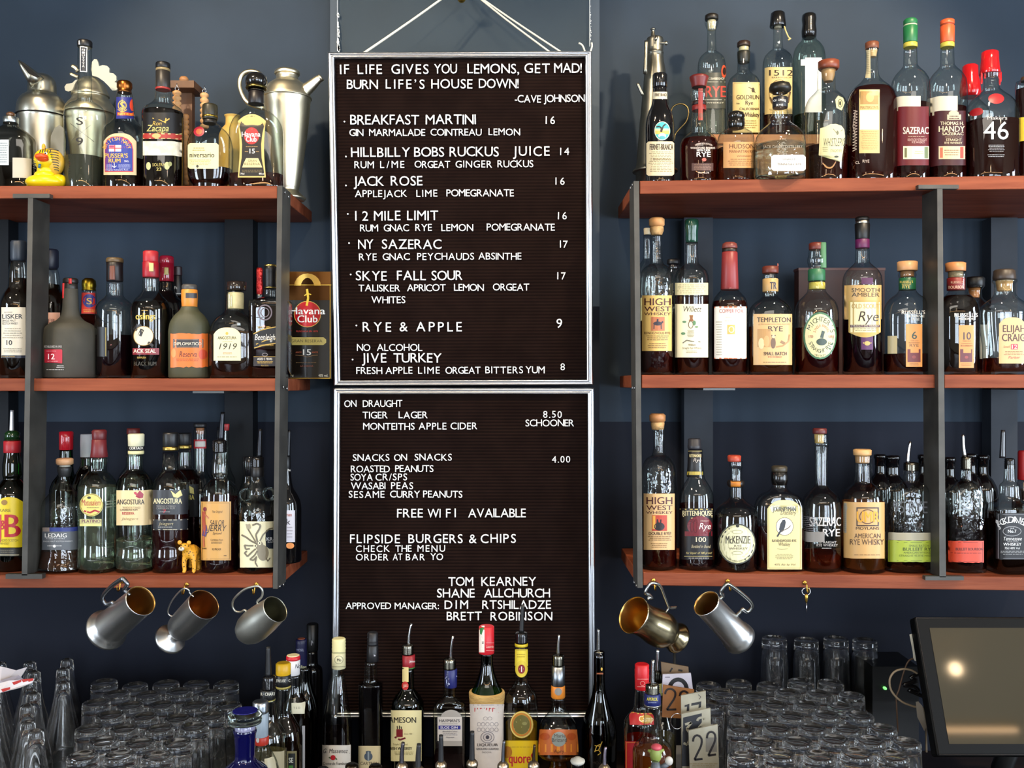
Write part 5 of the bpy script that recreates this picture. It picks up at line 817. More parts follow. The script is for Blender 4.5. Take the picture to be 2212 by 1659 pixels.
B('R5', 1090, [(315, 60), (440, 64), (465, 84), (520, 140), (580, 166), (640, 172), (1440, 172)], 'R2', 'tall rye bottle with tan label, handwritten shield and purple bands', liq=(950, '#2c0818'), dY=.06,
  caps=[('cap', [(36, 56), (44, 62), (70, 62)], '#1a1614'), ('cap_ring', [(68, 58), (98, 60)], '#b8b4a8~'), ('capsule', [(96, 66), (238, 62)], '#121314'), ('neck_band', [(236, 62), (318, 62)], '#5c1c4c')],
  L=[(918, 645, 1262, 952, 'rect', '#c9a468', [('t', 'SMOOTH', 996, 1244, 708, 36, '#3a2c1c'), ('t', 'AMBLER', 996, 1244, 750, 36, '#3a2c1c')]), (1082, 580, 1186, 638, 'rect', '#4a2048', []), (1080, 1100, 1186, 1225, 'rect', '#4c1a50', [('c', 1134, 1168, 26, 20, '#b8a058'), ('s', [(1096, 1165), (1172, 1165)], 10, '#b8a058')]),
     (974, 785, 1256, 1115, 'shield', '#b89c54', [('r', 986, 798, 1246, 1070, '#e9e0b0'), ('b', 'OLD SCOUT', 996, 1244, 856, 42, '#b0904c'), ('i', 'Rye', 1052, 1230, 970, 90, '#33241c'), ('r', 986, 1002, 1246, 1026, '#4c2444'), ('t', 'STRAIGHT RYE WHISKEY', 992, 1240, 1021, 16, '#e0d8b0'), ('l', 1000, 1240, 1032, 1062, 2, '#8a7a54')])])
B('R6', 290, [(525, 70), (560, 76), (585, 70), (690, 72), (715, 86), (770, 150), (830, 192), (900, 208), (960, 211), (1440, 211)], 'R2', 'broad clear rye bottle with wooden cap, green neck band and narrow orange label', liq=(1262, '#4a0e0a'), n=2.4, d=.7, dY=.055,
  caps=[('wooden_cap', [(435, 84), (441, 88), (520, 87)], '#cf9c6c'), ('cork', [(522, 60), (575, 58)], '#9a6a44'), ('neck_band', [(583, 73), (692, 73)], '#1f5c38')],
  L=[(216, 585, 364, 690, 'rect', None, [('b', 'RUSSELL’S', 234, 340, 626, 20, '#d8c060'), ('b', 'RYE', 254, 312, 674, 28, '#d8c060'), ('t', 'RESERVE', 250, 325, 643, 11, '#d8c060')]), (0, 0, 1, 1, '', None, [('b', 'RUSSELL’S', 240, 448, 906, 33, '#d9d6cc'), ('b', 'RESERVE', 282, 442, 934, 19, '#d9d6cc'), ('b', 'RYE', 334, 398, 962, 19, '#d9d6cc')]),
     (126, 1100, 200, 1260, 'rect', '#a89c74', []), (278, 995, 424, 1378, 'rect', '#d9944c', [('b', '6', 330, 374, 1128, 66, '#26443a'), ('t', 'YEAR OLD', 315, 390, 1148, 10, '#8a5a2c'), ('t', 'RYE', 310, 392, 1198, 24, '#5a4428'), ('l', 300, 400, 1155, 1170, 1, '#8a5a2c'), ('p', [(292, 1335), (408, 1335), (408, 1220), (392, 1220), (392, 1252), (318, 1252), (318, 1220), (292, 1220)], '#6a2428'), ('c', 350, 1290, 18, 14, '#8a3c38'), ('l', 300, 400, 1342, 1368, 2, '#a06a34')])])
B('R6', 742, [(525, 72), (560, 78), (585, 72), (690, 74), (715, 86), (770, 140), (830, 175), (900, 186), (1440, 188)], 'R2', 'dark bourbon bottle with wooden cap, red neck band and narrow orange label', liq=(740, '#120606'), n=2.4, d=.7, dY=.055, body=.5,
  caps=[('wooden_cap', [(445, 82), (451, 87), (525, 85)], '#bf8050', 722), ('cork', [(524, 64), (580, 62)], '#8a7a5c', 722), ('neck_band', [(583, 77), (695, 77)], '#7a2020', 725)],
  L=[(650, 585, 800, 695, 'rect', None, [('b', 'RUSSELL’S', 690, 792, 630, 20, '#cda890'), ('b', 'BOURBON', 672, 795, 676, 26, '#d8b098')]), (0, 0, 1, 1, '', None, [('b', 'RUSSELL’S', 712, 920, 930, 34, '#cfccc4'), ('b', 'RESERVE', 752, 888, 958, 19, '#cfccc4')]),
     (752, 1005, 886, 1388, 'rect', '#d08c48', [('b', '10', 792, 858, 1134, 66, '#3a3038'), ('t', 'YEAR OLD', 785, 860, 1152, 10, '#7a5028'), ('t', 'BOURBON', 770, 872, 1196, 16, '#5a4028'), ('l', 772, 870, 1160, 1175, 1, '#8a5a2c'), ('p', [(764, 1335), (872, 1335), (872, 1220), (862, 1220), (862, 1254), (792, 1254), (792, 1220), (764, 1220)], '#5c2026'), ('c', 820, 1292, 16, 13, '#8a3c38'), ('l', 770, 870, 1345, 1372, 2, '#a06a34')])])
B('R6', 890, [(660, 84), (700, 60), (760, 66), (820, 130), (880, 165), (1440, 170)], 'R2', 'clear bottle with black flat stopper and cork behind the dark bourbon bottle', dY=.17, liq=(1310, '#4a0e0c'), caps=[('stopper', [(575, 80), (590, 88), (655, 86), (670, 78)], '#0f0e10'), ('cork', [(672, 50), (760, 40)], '#a86a34')], L=[(930, 1000, 1010, 1308, 'rect', '#9c9484', [])])
B('R6', 1162, [(600, 102), (615, 104), (640, 86), (720, 90), (760, 110), (810, 165), (860, 200), (900, 208), (960, 205), (1200, 178), (1440, 168)], 'R2', 'tapering clear bourbon bottle with arched tan label at the right edge', liq=(1300, '#5a1c0c'), n=3, d=.75, dY=.06,
  caps=[('stopper', [(508, 82), (520, 90), (580, 96), (602, 94)], '#3a3028', 1158), ('cork', [(604, 72), (700, 58)], 'cork', 1158)],
  L=[(1112, 935, 1350, 1348, 'arch2', '#d2ab78', [('b', 'ELIJAH', 1145, 1345, 1066, 62, '#4a2c1c'), ('b', 'CRAIG', 1138, 1345, 1148, 66, '#4a2c1c'), ('r', 1218, 1175, 1280, 1222, '#b03048'), ('b', '12', 1226, 1272, 1216, 36, '#e8c8b0'), ('i', 'Small', 1150, 1205, 1208, 20, '#8a5c34'), ('l', 1145, 1345, 1235, 1275, 3, '#8a5c34'), ('i', 'Parker', 1195, 1300, 1305, 24, '#c05a54')])])
t = thing('presentation_box', tuple(P(1810, 810, 2.2)), 'brown lacquered presentation box behind the bottles of the middle right shelf', 'box')
Yp = 2.215; a = P(*px('R5', 520, 492), Yp); b = P(*px('R5', 1290, 492), Yp)
m = M(); m.box((a.x, Yp, ZS['R2']), (b.x, Yp+.035, a.z-.006)); m.build('box_body', noisy('brown_lacquer', '#2c130c', '#4a2214', 4, .5), t); m = M(); m.box((a.x-.001, Yp-.002, a.z-.006), (b.x+.001, Yp+.037, a.z)); m.build('lid', '#5c2c1c', t)
# ================================================================== bottom right shelf
HW2 = lambda: [('b', 'HIGH', 140, 355, 884, 60, '#4a1c1a'), ('b', 'WEST', 140, 356, 932, 38, '#4a1c1a'), ('b', 'WHISKEY', 138, 358, 964, 22, '#4a1c1a'), ('r', 187, 976, 312, 1106, '#b0402c'), ('r', 192, 980, 215, 1090, '#d8a040'), ('c', 248, 1070, 44, 34, '#1c1418'), ('s', [(240, 1100), (246, 1010)], 40, '#2a1c20'), ('b', 'DOUBLE RYE!', 160, 345, 1140, 24, '#3a2a20'), ('l', 150, 355, 1146, 1190, 3, '#8a6a40'), ('l', 175, 320, 1205, 1250, 3, '#8a6a40')]
B('R7', 245, [(240, 56), (262, 50), (400, 46), (470, 56), (500, 100), (550, 130), (620, 143), (700, 147), (1450, 147)], 'R3', 'rustic clear whiskey bottle with red gunman picture label, bottom right shelf', g='embossed', liq=(910, '#6a1008'), dY=.05,
  caps=[('wooden_stopper', [(128, 56), (142, 68), (190, 66), (202, 56)], '#b07a4c', 232), ('cork', [(200, 58), (262, 50)], 'cork', 234)],
  L=[(118, 795, 376, 1264, 'rect', '#d2ac78', HW2())])
B('R7', 556, [(425, 50), (600, 62), (660, 68), (690, 84), (740, 115), (800, 138), (880, 143), (1350, 145), (1455, 156)], 'R3', 'rye bottle with black and gold label showing a red barrel', liq=(880, '#24060a'), dY=.055, body=.4,
  caps=[('cap', [(336, 50), (345, 54), (390, 54), (395, 58), (425, 54)], '#26262c', 540), ('neck_label', [(430, 58), (560, 62), (655, 70)], '#121012', 545)],
  L=[(488, 440, 606, 655, 'rect', None, [('b', 'RITTENHOUSE', 500, 598, 492, 24, '#d8c890'), ('i', 'Rye', 530, 596, 530, 28, '#c8bcb0'), ('r', 478, 612, 612, 640, '#a89434'), ('r', 484, 440, 604, 444, '#c8b878')]),
     (418, 918, 694, 1345, 'rect', '#141012', [('r', 420, 922, 692, 930, '#c8b060'), ('c', 585, 1065, 105, 84, '#6a1420'), ('r', 460, 1110, 690, 1150, '#6a1420'), ('b', 'RITTENHOUSE', 442, 690, 980, 42, '#e0d4a8'), ('s', [(445, 985), (520, 1000), (620, 985), (690, 990)], 7, '#d8c890'), ('i', 'Rye', 580, 674, 1092, 52, '#efe8e0'), ('g', 520, 1068, 16, 50, 3, '#3a0c12'), ('g', 548, 1068, 16, 56, 3, '#3a0c12'), ('t', 'STRAIGHT', 590, 660, 1030, 14, '#c8a8a0'), ('b', '100', 552, 636, 1198, 40, '#d8ccb0'), ('i', 'Bottled in Bond', 515, 672, 1248, 26, '#b8ac8c'), ('i', 'for liquor of 100 proof', 470, 685, 1298, 18, '#c8b878'), ('r', 455, 1316, 690, 1320, '#c8b878'), ('l', 475, 680, 1326, 1340, 1, '#b8b0a8')])])
B('R7', 888, [(525, 54), (560, 56), (600, 46), (680, 46), (740, 54), (830, 60), (860, 92), (910, 150), (970, 178), (1040, 184), (1460, 182)], 'R3', 'dark rye bottle with large round cream label and red cap', liq=(985, '#14080a'), dY=.05, body=.5,
  caps=[('cap', [(475, 52), (480, 56), (528, 54)], '#a8402c', 872), ('neck_ring', [(684, 66), (700, 72), (728, 70), (742, 58)], '#1a1412', 884)],
  L=[(845, 690, 925, 738, 'rect', '#b8701c', []), (738, 1045, 1054, 1385, 'ell', '#34352c', [('c', 897, 1215, 148, 160, '#c9c69a'), ('c', 897, 1215, 132, 142, '#e2dfb8'), ('c', 900, 1064, 15, 14, '#26241c'), ('b', 'McKENZIE', 800, 1004, 1212, 64, '#4a4434'), ('b', 'RYE', 872, 932, 1240, 18, '#5a4c38'), ('b', 'WHISKEY', 826, 985, 1262, 18, '#5a4c38'), ('g', 897, 1115, 46, 16, 4, '#9c9870'), ('g', 897, 1290, 46, 16, 4, '#9c9870'), ('a', 'FINGER LAKES DISTILLING', 897, 1215, 138, 148, 225, 315, 12, '#6a664c')])])
B('R8', 168, [(720, 60), (745, 64), (775, 90), (800, 140), (850, 180), (900, 196), (1000, 200), (1440, 202)], 'R3', 'square shouldered rye bottle with tall cream bird label and black wax cap', n=4, d=.6, liq=(1085, '#5a1410'), dY=.05,
  caps=[('cap', [(563, 58), (572, 65), (612, 64)], '#3a3428'), ('wax_cap', [(612, 69), (680, 70), (722, 62)], 'wax')],
  L=[(68, 850, 356, 1428, 'arch2', '#d9cb8e', [('g', 212, 1070, 74, 76, 5, '#4a4434'), ('c', 212, 1070, 70, 72, '#efe9d8'), ('b', 'JOURNEYMAN', 112, 304, 945, 38, '#3a3628'), ('i', 'Distillery', 178, 305, 972, 34, '#3a3628'), ('p', [(180, 1120), (165, 1095), (175, 1050), (195, 1015), (215, 1012), (222, 1035), (215, 1075), (200, 1110)], '#24262c'), ('s', [(180, 1105), (150, 1155)], 14, '#24262c'), ('s', [(185, 1110), (240, 1085), (262, 1062)], 7, '#5a4a3c'), ('b', 'RAVENSWOOD RYE', 108, 310, 1200, 22, '#4a4028'), ('i', 'Whiskey', 158, 258, 1232, 30, '#4a4028'), ('s', [(150, 1255), (190, 1262), (240, 1255)], 4, '#8a8058'), ('l', 130, 290, 1296, 1345, 4, '#8a8058'), ('i', '45% Alc by Vol', 125, 300, 1395, 16, '#6a6040'), ('o', 78, 900, 346, 1418, 3, '#9a8c50')])])
B('R8', 518, [(295, 54), (360, 56), (385, 62), (405, 56), (720, 52), (745, 66), (790, 115), (850, 152), (920, 164), (1445, 168)], 'R3', 'long necked clear rye bottle with white painted lettering and maroon cap', liq=(1278, '#7a240c'), dY=.055,
  caps=[('cap', [(250, 54), (256, 57), (296, 57)], '#5c2424', 504), ('cork', [(298, 40), (375, 36)], '#c0a060', 500)],
  L=[(0, 0, 1, 1, '', None, [('b', 'SAZERAC', 420, 680, 1065, 72, '#c9c6c4'), ('b', 'RYE', 530, 672, 1152, 62, '#c9c6c4'), ('t', 'STRAIGHT', 500, 645, 1212, 20, '#b8b4b0'), ('t', 'RYE WHISKEY', 478, 655, 1236, 20, '#b8b4b0'), ('l', 510, 615, 1244, 1258, 1, '#b8b4b0'), ('l', 380, 470, 985, 1110, 8, '#77747c')]), (395, 1115, 545, 1200, 'rect', '#8c8884', [])])
B('R8', 868, [(475, 70), (530, 72), (560, 68), (700, 72), (725, 96), (770, 152), (830, 174), (900, 178), (1445, 182)], 'R3', 'rye bottle with tan knotwork label, yellow initials and pale wooden cap', liq=(858, '#a85a20'), dY=.05,
  caps=[('wooden_cap', [(426, 70), (432, 74), (476, 73)], '#cda26c', 860), ('cork', [(478, 60), (540, 56)], '#b5885a', 860)],
  L=[(692, 880, 748, 1130, 'rect', '#a8a498', [('l', 700, 742, 890, 1120, 14, '#8f8b80')]), (722, 868, 1046, 1338, 'rect', '#cfa468', [('o', 810, 910, 998, 1068, 10, '#3a2a24'), ('g', 904, 988, 70, 62, 8, '#6a4a34'), ('b', 'UMR', 812, 1000, 1032, 88, '#dfa42c'), ('b', 'MOYLANS', 806, 1000, 1096, 22, '#3a2418'), ('t', 'AMERICAN', 793, 1012, 1168, 40, '#4a3020'), ('t', 'RYE WHISKY', 760, 1040, 1222, 46, '#4a3020'), ('l', 765, 1035, 1300, 1314, 1, '#8a6238')])])
o = B('R9', 265, [(600, 58), (640, 64), (690, 68), (715, 92), (760, 155), (820, 196), (880, 208), (1440, 212)], 'R3', 'large clear oval rye bottle with lime green label and steel pourer', g='embossed', n=2.4, d=.62, liq=(1350, '#3a1206'), dY=.05,
  L=[(60, 1122, 460, 1186, 'rect', '#a8a28c', []), (78, 1185, 472, 1370, 'torn', '#a3b43c', [('o', 90, 1200, 462, 1358, 4, '#6f8424'), ('t', 'SMALL BATCH', 245, 410, 1240, 18, '#4a5a1c'), ('b', 'BULLEIT RYE', 195, 450, 1272, 26, '#3c4c18'), ('t', 'AMERICAN WHISKEY', 200, 440, 1296, 16, '#5a6a20'), ('t', 'STRAIGHT 95 RYE MASH', 165, 440, 1322, 16, '#5a6a20')]), (0, 0, 1, 1, '', None, [('t', '95 RYE', 120, 400, 960, 100, '#4a4c50')])])
add_pourer(o, 'R9', 258, 362, 238, 535, 15, 'chrome', (530, 605, 64), .25)
o = B('R9', 722, [(590, 46), (680, 50), (710, 80), (760, 125), (820, 156), (880, 163), (1440, 168)], 'R3', 'bourbon bottle with orange red label and steel pourer, right of the right post', g='embossed', liq=(1000, '#1c0604'), n=2.4, d=.62, dY=.05,
  L=[(556, 1188, 870, 1375, 'torn', '#cc4428', [('o', 566, 1200, 862, 1364, 4, '#8a2414'), ('b', 'BULLEIT BOURBON', 638, 862, 1270, 22, '#4a1410'), ('l', 600, 850, 1285, 1300, 1, '#8a2414')])])
add_pourer(o, 'R9', 695, 305, 708, 482, 15, 'chrome', (482, 592, 45), -.25)
o = B('R9', 1085, [(545, 42), (620, 44), (690, 48), (730, 72), (800, 76), (840, 84), (880, 130), (905, 158), (950, 164), (1440, 164)], 'R3', 'square whiskey bottle with black scroll label and black pourer', n=5, d=.95, liq=(960, '#1c0c06'), dY=.055, body=.4,
  L=[(985, 958, 1235, 1345, 'rect', '#111013', [('o', 992, 968, 1232, 1338, 4, '#77777c'), ('a', 'JACK DANIELS', 1110, 1230, 190, 190, 130, 50, 54, '#dcdcdc'), ('g', 1104, 1110, 78, 42, 5, '#9a9a9e'), ('b', 'No.7', 1070, 1140, 1122, 26, '#e8e8e8'), ('t', 'OLD', 1088, 1122, 1090, 10, '#e8e8e8'), ('i', 'Tennessee', 1028, 1184, 1186, 30, '#e0e0e0'), ('t', 'SOUR MASH', 1065, 1155, 1200, 8, '#b0b0b0'), ('b', 'WHISKEY', 1030, 1182, 1230, 24, '#e0e0e0'), ('b', '70cl 40% Vol', 1042, 1168, 1260, 18, '#d0d0d0'), ('l', 1005, 1220, 1270, 1308, 3, '#a0a0a0')])])
add_pourer(o, 'R9', 1030, 265, 1024, 500, 22, '#1c1c20!', (498, 590, 42), 0)
B('R9', 1200, [(685, 44), (760, 60), (850, 90), (1440, 95)], 'R3', 'red wax capped bottle behind the square whiskey at the right edge', dY=.16, liq=(760, '#300808'), caps=[('wax_cap', [(436, 38), (450, 44), (680, 46)], '#a81c22')])
for k, (cr, cx, yt) in enumerate((('R8', 1008, 465), ('R8', 1100, 478), ('R9', 120, 475), ('R9', 370, 468), ('R9', 585, 490), ('R9', 762, 460), ('R9', 862, 472))):
    B(cr, cx, [(yt+90, 40), (yt+160, 44), (yt+210, 80), (yt+290, 112), (yt+360, 118), (1440, 118)], 'R3', 'unopened dark wine bottle with black capsule at the back of the bottom right shelf', dY=.2, g='black', group='dark bottles at the back of the bottom right shelf',
      caps=[('capsule', [(yt, 44), (yt+8, 50), (yt+38, 50), (yt+40, 43), (yt+95, 43)], '#0b0b0d!')])
# ================================================================== metal ware on the top shelves
SILV = noisy('old_silver', '#b0ac9c', '#cfcbbc', 10, .3, 1, bump=.05); BRS = noisy('silver_gilt', '#cfc3a4', '#e4dcc4', 9, .36, 1); PEW = noisy('pewter', '#7c7a70', '#9b988c', 14, .33, 1, bump=.1)
DKM = mat('#14110e', .4, .4)
def plate(name, cr, pts, Y, th, m_, parent):
    a = [P(*px(cr, *p), Y) for p in pts]; n = len(a); m = M()
    m.add(a+[p+Vector((0, th, 0)) for p in a], [tuple(range(n-1, -1, -1)), tuple(range(n, 2*n))]+[(i, (i+1) % n, n+(i+1) % n, n+i) for i in range(n)])
    return m.build(name, m_, parent)
def path(cr, pts, Y, k=5): return smooth_path([P(*px(cr, p[0], p[1]), Y+(p[2] if len(p) > 2 else 0)) for p in pts], k)
def kpx(cr, Y): return Y/F/CR[cr][2]
# penguin shaped shaker
o = B('A', 430, [(375, 30), (395, 80), (430, 118), (480, 134), (575, 138), (590, 150), (625, 195), (690, 232), (760, 242), (812, 242), (825, 236), (845, 232), (1100, 226), (1500, 190)], 'L1', 'silver penguin shaped cocktail shaker with open beak spout, top left shelf', g=SILV, Y=2.19, nm='cocktail_shaker', cat='shaker')
m = M(); a, b = P(*px('A', 385, 470), 2.16), P(*px('A', 190, 240), 2.14); m.tube([a, a.lerp(b, .4), a.lerp(b, .8), b], [.018, .0135, .007, .0015], None, 16); m.build('beak', SILV, o)
plate('beak_opening', 'A', [(183, 232), (300, 320), (408, 408), (372, 412), (290, 372)], 2.112, .003, DKM, o)
plate('wing', 'A', [(520, 1010), (560, 930), (610, 900), (645, 930), (660, 1060), (655, 1250), (630, 1370), (600, 1360), (550, 1260), (515, 1140)], 2.135, .006, SILV, o)
m = M(); c = P(*px('A', 430, 818), 2.19); m.tube([c+Vector((.0545*math.cos(6.283*i/32), .0545*math.sin(6.283*i/32), 0)) for i in range(32)], .0016, None, 6, True); m.build('seam_ring', DKM, o)
# rooster shaker
o = B('A', 925, [(420, 70), (450, 110), (500, 145), (560, 168), (590, 182), (605, 184), (615, 172), (650, 185), (700, 225), (770, 254), (790, 256), (800, 240), (900, 228), (1500, 170)], 'L1', 'silver rooster headed cocktail shaker with pale comb, behind the long necked bottle', g=BRS, Y=2.21, nm='cocktail_shaker', cat='shaker')
FRO = mat('#c8c7b4', .35, .3)
plate('comb', 'A', [(945, 395), (930, 330), (938, 260), (965, 225), (990, 228), (1005, 260), (1012, 300), (1050, 288), (1095, 295), (1120, 320), (1118, 365), (1160, 372), (1190, 400), (1192, 440), (1170, 462), (1215, 470), (1218, 505), (1190, 545), (1150, 548), (1110, 500), (1060, 450), (1000, 410)], 2.195, .005, FRO, o)
plate('wattle', 'A', [(800, 430), (770, 440), (740, 470), (680, 480), (660, 510), (668, 545), (700, 558), (735, 545), (765, 505), (800, 490)], 2.195, .005, FRO, o)
m = M(); m.tube(path('A', [(800, 350), (765, 310), (725, 295)], 2.19), [.006]+[.005]*8+[.002, .001], None, 10); m.tube(path('A', [(800, 410), (750, 390), (712, 370)], 2.19), [.005]+[.004]*8+[.002, .001], None, 10); m.build('beak', BRS, o)
# big silver shaker with spout and handle
o = B('B', 1080, [(288, 40), (296, 90), (318, 112), (335, 112), (345, 96), (385, 98), (400, 122), (440, 170), (500, 198), (545, 210), (552, 210), (560, 207), (700, 196), (1000, 160), (1340, 108), (1375, 100), (1400, 120), (1440, 165), (1463, 182)], 'L1', 'large silver coffee pot shaped shaker with spout and scroll handle, end of top left shelf', g=BRS, Y=2.16, nm='cocktail_shaker', cat='shaker')
m = M(); pp = path('B', [(1195, 520), (1240, 480), (1300, 430), (1350, 385), (1385, 362)], 2.15, 4); n = len(pp); m.tube(pp, [.017-.010*i/(n-1) for i in range(n)], None, 14); m.tube(path('B', [(1370, 375), (1388, 360)], 2.15, 2), .0085, None, 14); m.build('spout', BRS, o)
m = M(); m.tube(path('B', [(880, 420), (850, 345), (790, 310), (720, 312), (668, 350), (652, 420), (672, 500), (720, 580), (800, 620), (880, 640)], 2.17, 4), .0052, None, 10); m.build('handle', BRS, o)
m = M(); c = P(*px('B', 1080, 548), 2.16); m.tube([c+Vector((.0525*math.cos(6.283*i/40), .0525*math.sin(6.283*i/40), 0)) for i in range(40)], .0016, None, 6, True); m.build('seam_ring', BRS, o)
# wooden spindle stand
o = thing('wooden_spindle_stand', tuple(P(*px('B', 170, 1330), 2.19)), 'wooden stand with ball finial and hanging turned spindles behind the dark rum bottle', 'stand')
o['_o'] = (o['_o'][0], 2.19, ZS['L1']); o.location = o['_o']
WD, WD2 = noisy('turned_wood', '#a06a3c', '#b98550', 20, .5, stretch=(1, 1, .2)), noisy('dark_turned_wood', '#5c3a22', '#704a2e', 20, .5, stretch=(1, 1, .2))
k = kpx('B', 2.19)
def lz(cr, cx, pts, Y, m, seg=20): q = kpx(cr, Y); X = P(*px(cr, cx, 0), Y).x; m.lathe((X, Y, 0), sorted((P(0, px(cr, 0, y)[1], Y).z, hw*q) for y, hw in pts), None, seg); return m
a, b = P(*px('B', 45, 495), 2.19), P(*px('B', 290, 432), 2.19); m = M(); m.box((a.x, 2.155, a.z), (b.x, 2.225, b.z)); m.build('top_board', WD2, o)
lz('B', 155, [(352, 10), (358, 28), (375, 41), (395, 38), (408, 22), (415, 38), (432, 42)], 2.19, M()).build('ball_finial', WD, o)
a, b = P(*px('B', 115, 1340), 2.205), P(*px('B', 240, 490), 2.205); m = M(); m.box((a.x, 2.195, ZS['L1']), (b.x, 2.215, b.z)); m.build('centre_post', WD2, o)
for cx, y0, y1, Y in ((92, 480, 760, 2.15), (338, 500, 800, 2.17), (172, 690, 1330, 2.15)):
    pts = []; y = y0; sg = 46
    while y < y1: pts += [(y+2, 24), (y+sg*.3, 38), (y+sg*.7, 38), (y+sg-2, 24)]; y += sg
    if cx == 172: pts = [(y, h*.75) for y, h in pts]
    lz('B', cx, pts, Y, M()).build('spindle', 'wood' if cx != 172 else WD, o)
    if cx != 172:
        m = M(); c = P(*px('B', cx, y0-18), Y); m.tube([c+Vector((.0042*math.cos(6.283*i/14), 0, .0042*math.sin(6.283*i/14))) for i in range(14)], .0009, None, 6, True); m.tube([c+Vector((0, 0, .004)), c+Vector((0, .0, .012))], .0009); m.build('screw_eye', 'chrome', o)
B('B', 590, [(705, 72), (730, 60), (780, 62), (830, 95), (900, 118), (1340, 120)], 'L1', 'pale yellow wooden jug with flared rim behind the round cream labelled flask', g=noisy('pale_wood', '#c9a044', '#ddb965', 12, .5), Y=2.2, nm='wooden_jug', cat='jug')
# tall metal canister at the left end of the top right shelf
o = B('R1', 228, [(292, 40), (300, 70), (330, 75), (425, 72), (430, 76), (440, 76), (445, 73), (600, 94), (800, 112), (1000, 131), (1300, 158), (1480, 178), (1485, 200), (1500, 202), (1508, 172), (1740, 165)], 'R1', 'tall tapering grey metal canister with valve on top and wire handle, top right shelf', g=PEW, Y=2.2, nm='metal_canister', cat='canister')
lz('R1', 210, [(215, 22), (226, 22), (230, 12), (245, 16), (290, 22), (300, 26)], 2.19, M(), 14).build('valve', PEW, o)
m = M(); m.tube(path('R1', [(268, 345), (310, 345), (318, 345)], 2.16, 2), .0026, None, 8); m.ell(P(*px('R1', 326, 345), 2.16), (.0045, .0045, .005), None); m.tube(path('R1', [(228, 320), (245, 285)], 2.17, 2), .0035, None, 8); m.build('side_knob', PEW, o)
m = M(); m.tube(path('R1', [(150, 325), (148, 400), (146, 470), (140, 620)], 2.17, 3), .0045, None, 10); m.build('side_pipe', PEW, o)
m = M(); m.tube(path('R1', [(118, 810), (95, 760), (70, 705)], 2.18, 3), .0035, None, 10); m.build('small_spout', PEW, o)
m = M(); m.tube(path('R1', [(370, 970), (385, 920), (430, 892), (480, 893), (520, 925), (528, 980), (505, 1050), (450, 1110), (410, 1160), (398, 1210), (350, 1260), (300, 1280)], 2.2, 4), .0018, None, 8); m.build('wire_handle', noisy('brass_wire', '#6e5c38', '#85714a', 9, .3, 1), o)
# rubber duck
o = thing('rubber_duck', (P(*px('A', 460, 1500), 2.045).x, 2.045, ZS['L1']), 'yellow rubber duck with striped headcloth and orange beak, top left shelf', 'toy')
Yd = 2.045; YEL = mat('#e8c80c', .35, 0, .3); g_ = kpx('A', Yd); c = P(*px('A', 462, 1425), Yd); c.z = ZS['L1']+.0165
m = M(); m.ell(c, (.040, .030, .0165), YEL); m.ell(c+Vector((-.030, .012, -.004)), (.013, .016, .012), YEL); m.ell(c+Vector((.028, .004, .004)), (.015, .018, .014), YEL); m.ell(c+Vector((0, 0, .014)), (.022, .02, .012), YEL); m.build('body', None, o)
h = P(*px('A', 470, 1262), Yd); m = M(); m.ell(h, (.024, .023, .024), YEL); m.ell(h+Vector((0, 0, -.022)), (.018, .017, .014), YEL); m.build('head', None, o)
m = M(); m.ell(h+Vector((.007, .006, -.004)), (.030, .020, .030), '#cfa83c'); m.build('headcloth', None, o)
m = M()
for i in range(9):
    y = 1150+i*26; m.tube(path('A', [(500+i*7, y, -.026+.001*i), (560+i*4, y+5, -.020), (598, y+14, -.012)], Yd, 3), .0009, None, 5)
for i in range(5): m.tube(path('A', [(340, 1240+i*24, -.012), (365, 1250+i*24, -.018)], Yd, 2), .0009, None, 5)
for i in range(5): m.tube(path('A', [(405+i*26, 1175-abs(i-2)*-6, -.022), (415+i*26, 1140-abs(i-2)*-8, -.016)], Yd, 2), .0009, None, 5)
m.build('stripes', '#28303a', o)
m = M(); m.ell(P(*px('A', 425, 1225), Yd-.024), (.0135, .012, .007), '#e0501c'); m.ell(P(*px('A', 440, 1250), Yd-.021), (.0115, .010, .0055), '#d8461a'); m.build('beak', None, o)
m = M(); e_ = P(*px('A', 468, 1192), Yd-.0245); m.ell(e_, (.0034, .0015, .0034), '#e8e4d0'); m.ell(e_+Vector((0, -.0012, 0)), (.0018, .001, .0018), '#101010'); m.build('eye', None, o)
m = M(); m.ell(P(*px('A', 447, 1130), Yd-.012), (.004, .004, .008), '#d89c24'); m.build('crest', None, o)
m = M(); m.tube(path('A', [(408, 1300), (402, 1340)], Yd-.021, 2), .0026, None, 8); m.build('beard', '#1c5c84', o)
# leopard figure
SPOT = bpy.data.materials.new('leopard_coat'); SPOT.use_nodes = True; nt = SPOT.node_tree; vo = nt.nodes.new('ShaderNodeTexVoronoi'); vo.inputs['Scale'].default_value = 190; rp = nt.nodes.new('ShaderNodeValToRGB')
rp.color_ramp.elements[0].position = .22; rp.color_ramp.elements[1].position = .3; rp.color_ramp.elements[0].color = lin('#3a2008'); rp.color_ramp.elements[1].color = lin('#e0a02a'); tc = nt.nodes.new('ShaderNodeTexCoord')
nt.links.new(tc.outputs['Object'], vo.inputs['Vector']); nt.links.new(vo.outputs['Distance'], rp.inputs[0]); nt.links.new(rp.outputs[0], nt.nodes['Principled BSDF'].inputs['Base Color'])
Yl = 2.018; t = thing('leopard_figure', (P(*px('F', 262, 1465), Yl).x, Yl, ZS['L3']), 'small yellow spotted leopard toy standing on the bottom left shelf', 'toy')
def lp(x, y, dy=0): v = P(*px('F', x, y), Yl+dy); return v-Vector(t['_o'])
